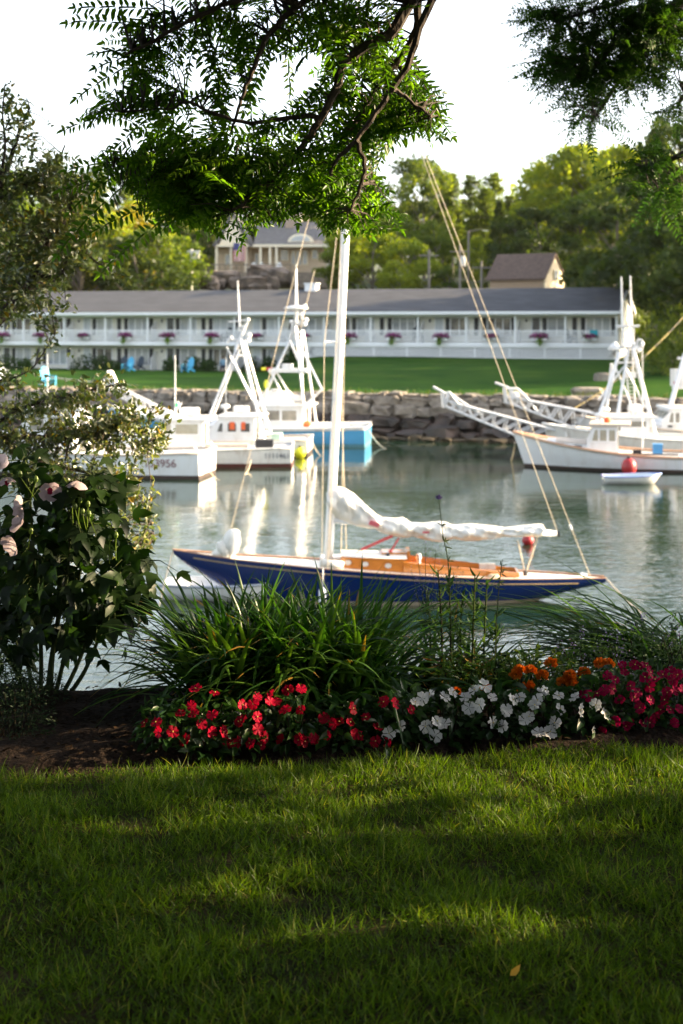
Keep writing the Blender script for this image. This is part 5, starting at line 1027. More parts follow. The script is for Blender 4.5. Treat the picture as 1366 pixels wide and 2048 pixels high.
# understorey bushes that hide the trunks along the motel's back
M_under = leafmat('undergrowth leaf', [(.05,.075,.010),(.11,.15,.016),(.22,.25,.025)], .5, objvar=.4)
up_ = None
UB = [(-10,128,3,3.5),(60,133,3.2,3.5),(130,132,3,4),(230,138,3.5,3.5),(285,140,3,3),(330,142,3,3.4),(700,150,2.8,3.2),(690,142,3,3.5),(720,143,3.5,3.2),(760,140,3,3.2),(800,139,3,3.5),(835,138,2.6,3.2),(880,138,3,3.5),(940,138,2.6,3.),(958,139,1.6,2.4),(1170,130,2.2,4.),(1160,126,3,4.5),(1200,128,3.2,5.),(1255,130,2.6,4.),(1390,106,3.,4.2),(1340,104,3,3.6),(1390,98,3.4,4.),(1355,90,2.2,2.2)]
names = ['behind the left end of the motel roof','behind the leafy branch over the motel roof','above the second post of the motel','left of the lantern post','under the golden tree','beside the lantern post','just right of the hilltop house','left of the mast over the roof','right of the mast over the roof','under the dark round tree','at the foot of the round tree','below the backstay end','by the plain utility pole','under the street lamp','hiding the brown house corner','right of the brown house gable','behind the right part of the roof','by the roof ridge end','behind the motel gable','right of the motel gable','on the slope right of the lawn','at the right edge of the lawn','low by the dappled line']
for (u, d, w, h), wh in zip(UB, names):
    g = ground(u, d)
    if up_ is None:
        up_ = thing('bush', 'x', 'bush', g, 0, 'bushes behind the motel'); q = rdir(1300); q[:, 2] = abs(q[:, 2]); q *= RNG.random((1300, 1))**.35
        q += .18*np.sin(q[:, [1, 2, 0]]*7); scatter('foliage', T_QUAD, q, rdir(1300), nrm(q+rdir(1300)*.6), RNG.uniform(.07, .16, 1300), RNG.uniform(.06, .12, 1300), M_under, up_)
        mb = MB(); [mb.tube([(0,0,-.15), (.4*math.cos(a), .4*math.sin(a), .6)], [.03, .01], 5) for a in (0, 2, 4)]; mb.build('stems', M_barkl, up_); o = up_
    else: o = dup(up_, loc=g, rz=random.uniform(0, 6))
    o.scale = (w, w*.9, h); o['label'] = 'green bush '+wh
# ---------------------------------------------------------------- near trees: limbs traced at their own distance, twigs grown to targets, leaves on the twigs
def ell(cx, cy, rx, ry, n, d, dd):
    a = RNG.uniform(0, 2*PI, n); r = RNG.random(n)**.5
    return np.stack([cx+rx*r*np.cos(a), cy+ry*r*np.sin(a), d+RNG.uniform(-dd, dd, n)], 1)
def px2w(q): return np.stack([(q[:, 0]-683)*q[:, 2]/F, q[:, 2], EYE-(q[:, 1]-HZ)*q[:, 2]/F], 1)
def smooth_path(p, k=4):
    p = [Vector(x) for x in p]; out = []
    for i in range(len(p)-1):
        a, b, c, d = p[max(i-1, 0)], p[i], p[i+1], p[min(i+2, len(p)-1)]
        for j in range(k): t = j/k; out.append(.5*((2*b)+(c-a)*t+(2*a-5*b+4*c-d)*t*t+(3*b-a-3*c+d)*t**3))
    return out+[p[-1]]
def grow_twigs(mb, limbpts, T, r=.004, sag=.0):
    L = np.array([tuple(p) for p in limbpts]); dirs = []
    for t in T:
        i = np.argmin(((L-t)**2*np.array([1, .35, 1])).sum(1)); q = L[i]; v = t-q; l = np.linalg.norm(v); dirs.append(v/max(l, 1e-6))
        if l > .04:
            m_ = q+v*.5+np.array([0, 0, .10*l+sag])+RNG.normal(size=3)*.04*l; mb.tube([Vector(q), Vector(m_), Vector(t)], [r*(1+1.6*l), r*(.7+.8*l), r*.5], 4, False)
    return np.array(dirs)
def fronds(name, Bp, D, Nn, Lf, m, parent, pairs=12, leaf=.046, wid=.0140, droop=.22, tmpl=T_OVAL, off=None):
    n = len(Bp); D = nrm(D); Nn = nrm(Nn-D*(Nn*D).sum(1, keepdims=True)); dn = np.array([0, 0, -1.]); PP, AA, NN, LL, WW, RR = [], [], [], [], [], []
    rnd = RNG.random(n)
    dr = droop*RNG.uniform(.3, 1.3, n)[:, None]
    pos = lambda s: Bp+D*Lf[:, None]*s+dn*Lf[:, None]*dr*s*s
    for i in range(pairs):
        s = .14+.86*i/(pairs-1); p = pos(s); tan = nrm(D+dn*2*dr*s); Bv = nrm(np.cross(Nn, tan)); q = leaf*(1-.45*abs(s-.45)**1.5*2)*(Lf/.26)
        for sd in (-1, 1):
            PP.append(p+RNG.normal(size=p.shape)*.002); AA.append(Bv*sd*.95+tan*(.18+.3*s)+dn*RNG.uniform(.0, .25, (n, 1))+RNG.normal(size=p.shape)*.10); NN.append(Nn+RNG.normal(size=p.shape)*.22)
            LL.append(q*RNG.uniform(.85, 1.1, n)); WW.append(q*wid/leaf*RNG.uniform(.85, 1.15, n)); RR.append(np.clip(rnd*.7+RNG.random(n)*.3, 0, 1))
    p = pos(1.); PP.append(p); AA.append(nrm(D+dn*2*dr)); NN.append(Nn); LL.append(leaf*.8*np.ones(n)); WW.append(wid*np.ones(n)); RR.append(rnd)
    for i in range(4):                                 # the midrib
        a, b = pos(i/4), pos((i+1)/4); PP.append(a); AA.append(b-a); NN.append(Nn+.01); LL.append(np.linalg.norm(b-a, axis=1)*1.08); WW.append(np.full(n, .0032)); RR.append(rnd*.3)
    return scatter(name, tmpl, np.concatenate(PP), np.concatenate(AA), np.concatenate(NN), np.concatenate(LL), np.concatenate(WW), m, parent, np.concatenate(RR), off=off)
M_locust = leafmat('locust leaflet', [(.032,.082,.008),(.064,.135,.012),(.12,.21,.018)], .62, .02, .35, tint=(2.0, 2.2, .42))
LT = Vector((3.1, 2.3, 0))
lt = thing('locust_tree', 'big overhanging tree whose feathery branch hangs across the top of the photo', 'tree', LT)
def lp(q, d): return [PX(u, v, d+(k if len(p_) > 2 else 0)) for p_ in q for (u, v, k) in [(p_[0], p_[1], p_[2] if len(p_) > 2 else 0)]]
dL = 5.0
stem = [Vector((2.1, 4.3, 3.9)), Vector((1.2, 4.9, 3.65)), PX(960, -140, 5.)]
L1 = stem+lp([(905,-70),(860,-20),(825,0),(785,63),(745,86),(688,126),(672,180),(643,240),(614,280),(580,325),(540,365),(494,400),(465,423)], dL)
L2 = stem+lp([(900,-60),(850,-30),(837,0),(834,57),(802,114),(754,171),(717,240),(683,280),(643,343,.1),(610,390,.15)], dL+.12)
L3 = stem+lp([(930,-70),(885,-30),(865,0),(840,57),(820,120),(785,177),(751,228),(711,280),(671,320),(660,360)], dL-.15)
L4 = [PX(880,-80,5.),PX(700,-40,4.9)]+lp([(600,10),(540,68),(511,131),(488,183),(477,217),(465,260,.1)], dL-.1)
L5 = [PX(643,240,5)]+lp([(625,231),(563,237),(500,245),(437,231),(425,225),(380,205),(334,217),(243,223)], dL)
L6 = [PX(600,10,4.9)]+lp([(520,-10),(420,20),(330,70),(250,110)], dL-.2)
L7 = [PX(580,325,5)]+lp([(520,330),(440,335),(360,325),(280,320),(215,320)], dL+.1)
L8 = [PX(711,280,4.85)]+lp([(730,330),(720,380),(700,420)], dL-.15)
L9 = [PX(785,177,4.85)]+lp([(820,200),(860,235)], dL-.1)
limb = MB(); allp = []
for L, r0, r1 in ((L1,.034,.006),(L2,.026,.006),(L3,.022,.006),(L4,.016,.004),(L5,.011,.003),(L6,.014,.004),(L7,.011,.003),(L8,.010,.004),(L9,.010,.004)):
    p = smooth_path(L); n_ = len(p); limb.tube([q+Vector((random.uniform(-1,1), random.uniform(-1,1), random.uniform(-1,1)))*.004 for q in p], [lerp(r0, r1, (i/n_)**.8) for i in range(n_)], 7); allp += [q for q in p if q.z < 3.0]
limb.build('limb', M_bark, lt, off=LT)
tk = MB(); tk.tube(smooth_path([LT+Vector((0,0,-.2)), LT+Vector((.03,.1,1.2)), LT+Vector((-.05,.2,2.4)), Vector((2.7, 3.1, 3.3)), Vector((2.1, 4.3, 3.9))]), [.24,.2,.19,.18,.18,.17,.17,.16,.15,.14,.13,.12,.11,.1,.08,.06,.05], 10)
for e in ((.5,1.,5.), (4.5,1.,4.8), (2.5,-.5,5.2), (4.6,4.,4.5), (-.8,2.6,4.6)): tk.tube(smooth_path([LT+Vector((-.05,.2,2.3)), LT.lerp(Vector(e), .5)+Vector((0,0,1.6)), Vector(e)]), [.12,.10,.09,.08,.07,.06,.05,.04,.02], 7)
tk.build('trunk', M_bark, lt, off=LT)
HOLES = [(395,150,38,42), (560,165,52,52), (562,266,36,20), (470,205,30,22), (640,120,26,30), (700,330,24,18), (470,300,26,16), (385,255,26,20), (300,300,30,12), (215,265,45,24), (880,90,40,90), (200,150,60,28)]
TG = np.concatenate([ell(*e[:4], int(e[4]*1.05+.5), dL+.22, dd) for e, dd in (((560,40,230,55,56),.4), ((420,60,90,50,22),.3), ((700,60,110,70,34),.35), ((290,120,65,40,24),.25), ((300,30,60,40,12),.3), ((460,150,70,50,15),.25), ((285,205,80,45,30),.25), ((420,225,70,35,12),.2),
    ((660,170,55,55,18),.25), ((740,180,70,70,26),.3), ((830,225,65,52,60),.2), ((720,420,80,50,26),.3), ((790,180,50,50,14),.2), ((800,110,50,60,14),.25), ((320,365,95,55,84),.3), ((270,400,50,45,16),.25), ((430,370,120,85,64),.35), ((560,350,90,60,34),.35), ((230,325,50,24,18),.2), ((560,425,70,35,18),.3), ((400,425,80,30,20),.3),
    ((690,360,85,65,34),.35), ((735,420,55,45,18),.3), ((640,290,80,50,24),.3), ((520,290,60,40,14),.25), ((200,225,30,20,3),.1), ((330,420,40,25,8),.2), ((870,18,22,12,3),.1), ((620,60,150,60,30),.4))])
TG = TG[[not any(((u-a)/c)**2+((v-b)/d_)**2 < 1 for a, b, c, d_ in HOLES) for u, v, _ in TG]]
TW = px2w(TG); tw = MB(); dr = grow_twigs(tw, allp, TW, .0028); tw.build('twigs', M_bark, lt, off=LT)
def frond_set(TW, dr, n_each, Lm, jit, down):
    B_, D_, N_, L_ = [], [], [], []
    for e in range(n_each):
        n = len(TW); D = dr*np.array([1., .55, .8])+RNG.normal(size=(n, 3))*jit+np.array([-.10, -.05, -down]); L = Lm*RNG.uniform(.65, 1.2, n)
        D = nrm(D); B_.append(TW-D*(L*.12)[:, None]); D_.append(D); L_.append(L); N_.append(nrm(RNG.normal(size=(n, 3))*.45+np.array([.1, -.75, .55])))
    return map(np.concatenate, (B_, D_, N_, L_))
B_, D_, N_, L_ = frond_set(TW, dr, 1, .235, .5, .20)
POLY = [(290,-90),(255,30),(205,75),(160,95),(215,160),(150,225),(150,250),(225,262),(160,318),(165,338),(215,372),(255,382),(300,440),(350,478),(400,462),(440,482),(480,492),(520,472),(545,440),(600,452),(640,472),(690,482),(740,478),(790,478),(818,462),(795,400),(765,330),(750,290),(800,278),(860,288),(905,292),(908,235),(888,170),(850,150),(880,132),(865,108),(845,100),(862,40),(908,32),(930,-90)]
def inside(P, poly):
    u, v = 683+P[:, 0]/P[:, 1]*F, HZ-(P[:, 2]-EYE)/P[:, 1]*F; r = np.zeros(len(P), bool)
    for (a, b), (c, d) in zip(poly, poly[1:]+poly[:1]): r ^= ((b > v) != (d > v)) & (u < (c-a)*(v-b)/((d-b) or 1e-9)+a)
    return r
def in_hole(P):
    u, v = 683+P[:, 0]/P[:, 1]*F, HZ-(P[:, 2]-EYE)/P[:, 1]*F; r = np.zeros(len(P), bool)
    for a, b, c, d in HOLES: r |= ((u-a)/c)**2+((v-b)/d)**2 < RNG.uniform(.2, 1.1, len(P))
    return r
tip = B_+D_*L_[:, None]-np.array([0, 0, .2])*L_[:, None]; mid = B_+D_*L_[:, None]*.6
bad = ~(inside(tip, POLY) & inside(mid, POLY)) | in_hole(tip)
ctr = np.array(tuple(PX(520, 260, dL))); D_[bad] = nrm(D_[bad]*.25+nrm(ctr-B_[bad])+RNG.normal(size=(bad.sum(), 3))*.35)
tip = B_+D_*L_[:, None]-np.array([0, 0, .2])*L_[:, None]; mid = B_+D_*L_[:, None]*.6
k_ = inside(tip, POLY) & inside(mid, POLY) & inside(B_, POLY) & ~in_hole(tip) & ~in_hole(mid); B_, D_, N_, L_ = B_[k_], D_[k_], N_[k_], L_[k_]
ex_ = [((330,95),(-1,0,-.18)), ((290,120),(-1,0,-.35)), ((310,150),(-1,0,-.5)), ((262,222),(-1,0,-.12)), ((300,235),(-.8,0,-.6)), ((280,325),(-1,0,.05)), ((265,335),(-1,0,-.45)), ((250,372),(-.8,0,-.6)), ((300,60),(-1,0,.3)), ((320,20),(-1,0,.1)), ((330,440),(-.8,0,-.5)), ((300,410),(-1,0,-.4)), ((255,345),(-1,0,-.2))]
E0 = np.array([tuple(PX(u, v, dL+random.uniform(-.2, .2))) for (u, v), _ in ex_]); ED = np.array([d for _, d in ex_], float)
fronds('crown', np.concatenate([B_, E0]), np.concatenate([D_, ED]), np.concatenate([N_, np.tile([(.05, -.85, .45)], (len(E0), 1))]), np.concatenate([L_, RNG.uniform(.22, .30, len(E0))]), M_locust, lt, off=LT)
M_canopy = leafmat('canopy leaf', [(.012,.036,.008),(.025,.065,.010),(.05,.10,.014)], .25, .02)
# the rest of this tree's crown, unseen, spread wide to shade the lawn
n = 4600; Q = np.stack([RNG.uniform(-5.5, 3.8, n), RNG.uniform(-4.5, 11.5, n), RNG.uniform(0, 1, n)], 1); Q[:, 2] = 1.6+.245*np.maximum(Q[:, 1], 4.6)+1.0+Q[:, 2]*1.7
Q = Q[sun_gaps(Q)]; n = len(Q)
fronds('upper_crown', Q, rdir(n)*np.array([1,1,.4]), np.tile([(0., 0., 1.)], (n, 1))+RNG.normal(size=(n, 3))*.35, RNG.uniform(.5, .8, n), M_canopy, lt, pairs=8, leaf=.16, wid=.095, tmpl=T_QUAD, off=LT)
# second tree at the right, farther off and out of focus
RT = Vector((5.4, 11.2, -2.6)); rt = thing('locust_tree', 'blurred feathery tree hanging into the upper right corner', 'tree', RT)
d2 = 10.8
R1 = [Vector((5.3,11.2,3.9)), PX(1440,-60,d2)]+lp([(1361,0),(1337,53),(1302,86),(1262,118),(1210,160)], d2); R2 = [Vector((5.3,11.2,4.3)), PX(1400,-90,d2)]+lp([(1314,0),(1287,30),(1257,62),(1227,89),(1198,122),(1160,160)], d2)
R3 = [Vector((5.2,11.2,3.2)), PX(1460,250,d2-.6)]+lp([(1400,290),(1340,320),(1290,345)], d2-.6); R4 = [PX(1440,-60,d2)]+lp([(1340,-30),(1220,10),(1120,40)], d2); R5 = [PX(1262,118,d2)]+lp([(1220,190),(1190,235)], d2); R6 = [Vector((5.3,11.2,3.7)), PX(1430,150,d2)]+lp([(1370,190),(1355,215)], d2)
mb = MB(); ap = []
for L, r0, r1 in ((R1,.07,.02),(R2,.06,.015),(R3,.04,.01),(R4,.035,.01),(R5,.02,.008),(R6,.03,.01)): p = smooth_path(L); mb.tube(p, [lerp(r0, r1, i/len(p)) for i in range(len(p))], 7); ap += p[4:]
mb.build('limb', M_bark, rt, off=RT)
TG = np.concatenate([ell(*e[:4], int(e[4]*1.7), d2, .5) for e in ((1230,40,150,55,190),(1190,110,100,50,120),(1160,150,70,40,60),(1190,205,45,35,32),(1300,90,70,70,110),(1340,60,40,60,50),(1100,30,40,30,22),(1110,130,35,20,10),(1180,245,22,16,8),(1270,150,60,30,28),(1355,210,25,25,16))]+[ell(1330,335,70,45,90,d2-.6,.4), ell(1345,390,40,30,20,d2-.6,.3)])
hole = [(1220,70,14,10), (1330,165,25,22), (1290,200,60,20)]
TG = TG[[not any(((u-a)/c)**2+((v-b)/d_)**2 < 1 for a, b, c, d_ in hole) for u, v, _ in TG]]
TW = px2w(TG); tw = MB(); dr = grow_twigs(tw, ap, TW, .004); tw.build('twigs', M_bark, rt, off=RT)
B_, D_, N_, L_ = frond_set(TW, dr, 1, .25, .45, .18); M_locust2 = leafmat('shaded locust leaflet', [(.020,.056,.010),(.038,.088,.014),(.070,.13,.020)], .5, .02, .35, tint=(1.2, 1.4, .4))  # darker copy of the locust leaf, with shade put into its colour
fronds('crown', B_, D_, N_, L_, M_locust2, rt, off=RT, pairs=10)
n = 900; Q = np.stack([RNG.uniform(3.6, 9.5, n), RNG.uniform(9., 14.5, n), RNG.uniform(4.6, 7.4, n)], 1); Q = Q[(Q[:, 0] > .262*Q[:, 1]+.45)]; n = len(Q)
Q = Q[sun_gaps(Q)]; n = len(Q)
fronds('outer_crown', Q, rdir(n)*np.array([1,1,.4]), np.tile([(0., 0., 1.)], (n, 1))+RNG.normal(size=(n, 3))*.4, RNG.uniform(.5, .8, n), M_canopy, rt, pairs=7, leaf=.13, wid=.06, tmpl=T_QUAD, off=RT)
mb = MB(); mb.tube(smooth_path([RT+Vector((0,0,-.5)), RT+Vector((.1,0,2.5)), RT+Vector((-.05,0,5)), RT+Vector((0,.1,7.5))]), [.2,.19,.18,.17,.16,.15,.14,.13,.11,.09,.07,.05,.02], 9); mb.build('trunk', M_bark, rt, off=RT)
# unseen trees added round the lawn to block skylight and bar the sun
def added_shade_tree(loc, rx, ry, z0, z1, nq, label):
    t = thing('added_shade_tree', label, 'tree', loc, 0, 'unseen trees added to shade the lawn'); d = rdir(nq)*RNG.random((nq, 1))**.4; zc, rz_ = (z0+z1)/2, (z1-z0)/2
    P = d*np.array([rx, ry, rz_])+np.array([0, 0, zc])+RNG.normal(size=(nq, 3))*.1; k_ = sun_gaps(P+np.array(loc)); P, d = P[k_], d[k_]; nq = len(P); scatter('crown', T_OVAL, P, rdir(nq), nrm(d+rdir(nq)*.7), RNG.uniform(.2, .36, nq), RNG.uniform(.13, .22, nq), M_canopy, t)
    mb = MB(); mb.tube([(0,0,-.3), (.05,0,z0), (0,.03,zc), (0,0,z1*.95)], [.16,.13,.09,.02], 9)
    for a in range(6): mb.tube([(0,0,zc*.7), (rx*.7*math.cos(a*1.05), ry*.7*math.sin(a*1.05), zc+.3*(a % 3))], [.05,.012], 5)
    mb.build('trunk', M_bark, t)
for a in SHADE: added_shade_tree(*a)
# ---------------------------------------------------------------- olive leaved tree on the bank at the left
M_olive = leafmat('olive leaf', [(.036,.068,.012),(.078,.112,.022),(.14,.165,.045),(.29,.27,.12)], .5, .09, .4, tint=(1.25, 1.35, .5)); M_oliy = leafmat('yellowing leaf', [(.20,.14,.01),(.35,.22,.02)], .4)
OT = Vector((-3.3, 9.6, -3.0)); ot = thing('olive_leaved_tree', 'small leaved olive green tree on the bank along the left edge', 'tree', OT); d3 = 9.4
O1 = [OT+Vector((0,0,2.2)), PX(-120,760,d3)]+lp([(-40,680),(40,590),(72,552),(85,505),(110,460),(135,430),(150,400),(165,370)], d3)
O2 = [PX(-120,760,d3)]+lp([(-60,500),(-10,400),(20,320),(40,260),(60,215)], d3+.2); O3 = [PX(72,552,d3)]+lp([(120,550),(135,520),(150,490),(200,530),(240,550)], d3-.1); O4 = [OT+Vector((0,0,1.8)), PX(-140,900,d3)]+lp([(-60,880),(0,875),(70,874),(140,876),(200,860),(260,850),(320,880)], d3)
O5 = [PX(-60,880,d3)]+lp([(20,830),(90,800),(150,790),(200,775),(240,770)], d3); O6 = [PX(0,875,d3)]+lp([(70,920),(150,940),(240,960),(290,1010),(310,1080)], d3+.2); O7 = [PX(-10,400,d3)]+lp([(60,370),(110,330),(130,290)], d3); O8 = [PX(-60,740,d3)]+lp([(0,760),(60,740),(90,700),(110,670)], d3-.2); O9=[PX(-10,400,d3)]+lp([(10,300),(5,230),(10,170)], d3)
mb = MB(); ap = []
for L, r0, r1 in ((O1,.05,.008),(O2,.035,.005),(O3,.014,.004),(O4,.024,.006),(O5,.016,.004),(O6,.016,.004),(O7,.012,.004),(O8,.008,.002),(O9,.012,.003)): p = smooth_path(L); mb.tube(p, [lerp(r0, r1, i/len(p)) for i in range(len(p))], 6); ap += p[5:]
mb.tube([OT+Vector((0,0,-.8)), OT+Vector((.05,0,1.2)), OT+Vector((0,0,2.2)), OT+Vector((0,0,4.2))], [.12,.1,.08,.05], 8); mb.build('trunk', M_bark, ot, off=OT)
TG = np.concatenate([ell(*e, d3, .45) for e in ((60,440,130,110,150),(30,380,80,80,60),(110,400,90,70,60),(30,300,45,70,16),(10,220,25,60,8),(80,290,50,50,9),(60,230,12,40,3),(130,330,40,20,7),(40,560,100,60,75),(90,620,60,22,22),(20,610,50,30,22),(210,545,50,25,8),(180,410,50,60,22),(110,480,80,50,40),
    (100,860,130,55,95),(60,820,90,45,45),(210,840,80,60,62),(180,780,60,25,20),(280,850,60,50,34),(250,915,70,35,30),(320,870,20,30,7),(60,930,90,50,50),(180,960,90,40,34),(250,1050,50,80,24),(280,1000,30,40,10),(200,1100,70,90,25),(60,740,40,40,5),(100,680,15,40,3),(20,760,30,20,6),(-40,500,60,200,50),(-50,880,60,120,40))])
TW = px2w(TG); tw = MB(); dr = grow_twigs(tw, ap, TW, .0028); tw.build('twigs', M_bark, ot, off=OT)
def leaves_on(TW, dr, k, span): n = len(TW); s = RNG.uniform(-span, .04, (n, k, 1)); return (TW[:, None]+nrm(dr+1e-6)[:, None]*s+RNG.normal(size=(n, k, 3))*.022).reshape(-1, 3), np.repeat(dr, k, 0)
P, Dd = leaves_on(TW, dr, 11, .22); n = len(P); q = RNG.random(n) < .03
A = nrm(Dd*.6+RNG.normal(size=(n, 3))*.8+np.array([0,0,.05])); N = nrm(RNG.normal(size=(n, 3))+np.array([0,-.5,.6])); Lf = RNG.uniform(.034, .062, n); Wf = Lf*RNG.uniform(.38, .5, n)
scatter('crown', T_OVAL, P[~q], A[~q], N[~q], Lf[~q], Wf[~q], M_olive, ot, off=OT); scatter('yellow_leaves', T_OVAL, P[q], A[q], N[q], Lf[q], Wf[q], M_oliy, ot, off=OT)
# ---------------------------------------------------------------- hibiscus
M_hib = leafmat('hibiscus leaf', [(.005,.014,.004),(.009,.024,.005),(.020,.042,.008)], .42, .015, .45, tint=(1.3, 1.5, .4)); M_stem = mat('green plant stem', (.04,.055,.018), .85, spec=.1); M_stemd = mat('dark plant stem', (.022,.020,.012), .9, spec=.05)
M_hpet = leafmat('pale pink petal', [(.36,.29,.31),(.48,.41,.43)], .4, .006, tint=(1,.95,.95)); M_thr = leafmat('crimson flower throat', [(.35,.01,.06),(.5,.02,.1)], .3, .02); M_bud = leafmat('green flower bud', [(.13,.20,.02),(.24,.30,.05)], .4, .05)
HB = PX(105, 1405, 6.15); HB.z = -.02
hb = thing('hibiscus', 'tall hibiscus with big dark lobed leaves and pale pink flowers at left', 'plant', HB); d4 = 6.1
STm = [[(80,1408),(82,1300),(70,1150),(60,1000),(50,920)], [(95,1408),(100,1330),(120,1200),(130,1060),(125,940)], [(105,1410),(125,1330),(150,1200),(175,1050),(185,930)], [(112,1412),(150,1340),(180,1260),(205,1150),(225,1060)], [(120,1414),(165,1350),(192,1290),(225,1210),(270,1120)], [(70,1408),(50,1300),(20,1180),(0,1060),(-15,930)], [(100,1408),(108,1290),(135,1150),(140,1030)], [(60,1408),(20,1320),(-40,1230),(-80,1120)]]
mb = MB(); ap = []
for k, s in enumerate(STm): p = smooth_path([PX(u, v, d4+.05*(k % 3)+.1*(k % 2)*i) for i, (u, v) in enumerate(s)]); mb.tube(p, [lerp(.011, .004, i/len(p)) for i in range(len(p))], 6); ap += p[6:]
mb.build('stems', M_stem, hb, off=HB)
TG = np.concatenate([ell(*e, d4+.1, .28) for e in ((110,1200,110,80,58),(60,1110,90,80,44),(180,1130,90,90,44),(230,1210,55,60,24),(100,1020,90,60,30),(190,1030,60,60,22),(250,1120,45,50,14),(40,960,60,50,18),(130,950,60,40,12),(200,960,50,30,10),(60,1280,70,40,16),(170,1270,70,30,12),(270,1165,35,40,8),(-20,1150,40,120,24))])
TG = np.concatenate([TG, TG[::-1]+RNG.normal(size=TG.shape)*np.array([28, 24, .08])]); TW = px2w(TG); tw = MB(); dr = grow_twigs(tw, ap, TW, .0022); tw.build('leaf_stalks', M_stem, hb, off=HB); n = len(TW)
A = nrm(dr*np.array([.7,.5,.3])+RNG.normal(size=(n, 3))*.3+np.array([.0,-.1,-.55])); N = nrm(dr*.5+RNG.normal(size=(n, 3))*.4+np.array([0,-.5,.7])); Lh = RNG.uniform(.06, .125, n)
scatter('leaves', T_LOBED, TW, A, N, Lh, Lh*RNG.uniform(.75, .95, n), M_hib, hb, off=HB)
def petalflower(name, c, nrmv, r, m, parent, off, throat=None, np_=5, cup=.25, wid=1.05, ruff=.06, notch=.0):
    nv = Vector(nrmv).normalized(); u = nv.orthogonal().normalized(); w = nv.cross(u); V, Fc = [], []; c = Vector(c)
    ph = random.uniform(0, 6); NS_, NT = 4, 5
    for k in range(np_):
        a0 = ph+2*PI*k/np_+random.uniform(-.12, .12); b = len(V); V.append(c+nv*.012*r*k); ln_ = random.uniform(.86, 1.1); bend_ = random.uniform(-.15, .2)
        for i in range(1, NS_+1):
            s = i/NS_
            for j in range(NT):
                t_ = -1+2*j/(NT-1); a = a0+t_*math.pi/np_*wid*(.9+.25*s); R_ = r*s*ln_*(1-.26*abs(t_)**2.5*s)*(1-notch*(1-abs(t_))**2*s*s); V.append(c+(u*math.cos(a)+w*math.sin(a))*R_+nv*r*(cup*s*s*1.2+bend_*s*s*.6+ruff*math.sin(t_*4+k*2+ph)*s*s+.012*k))
        Fc += [(b, b+1+j, b+2+j) for j in range(NT-1)]+[(b+1+(i-1)*NT+j, b+1+i*NT+j, b+2+i*NT+j, b+2+(i-1)*NT+j) for i in range(1, NS_) for j in range(NT-1)]
    V = [tuple(v) for v in V]; off = Vector(off); f4 = np.array([f for f in Fc if len(f) == 4]); f3 = np.array([f for f in Fc if len(f) == 3])
    o = npmesh(name, np.array(V)-np.array(off), [f3, f4], m, parent, np.full(len(Fc), random.random()), smooth=True)
    if throat:
        mb = MB(); mb.lathe((0,0,0), [(.006,0),(r*.22,.01),(r*.05,.03),(.008,r*.4),(.011,r*.5),(.003,r*.56)], 9); q = nv.to_track_quat('Z', 'Y').to_matrix(); mb.v = [tuple(q @ Vector(v)+c+nv*.006-off) for v in mb.v]; mb.build('flower_centre', throat, o)
    return o
for u, v, nv, r in ((46,1043,(-.92,.15,.3),.066), (100,975,(.15,-.75,-.5),.062), (158,962,(-.2,-.2,-.9),.060), (28,1085,(-.8,.3,-.5),.055), (43,1010,(-.9,.3,.1),.045), (5,932,(-.6,.5,.5),.055), (12,955,(.2,-.2,-.9),.05)):
    petalflower('flower', PX(u, v, 5.86), nv, r*.86, M_hpet, hb, HB, M_thr, cup=.42, wid=1.15, ruff=.11, notch=.05)
for u, v in ((62,1062),(220,1076),(232,1070),(165,1022),(178,1028),(145,1000),(72,958),(176,1008),(40,948),(150,1012),(160,1000)):
    c = PX(u, v, 5.85); mb = MB(); mb.ball(c, (.010,.010,.015), 7, 5); a_ = random.uniform(-.05, .05); mb.tube([c-Vector((0,0,.01)), c+Vector((a_*.4,.03,-.05)), c+Vector((a_,.10,-.12))], .0022, 4); mb.build('bud', M_bud, hb, off=HB)
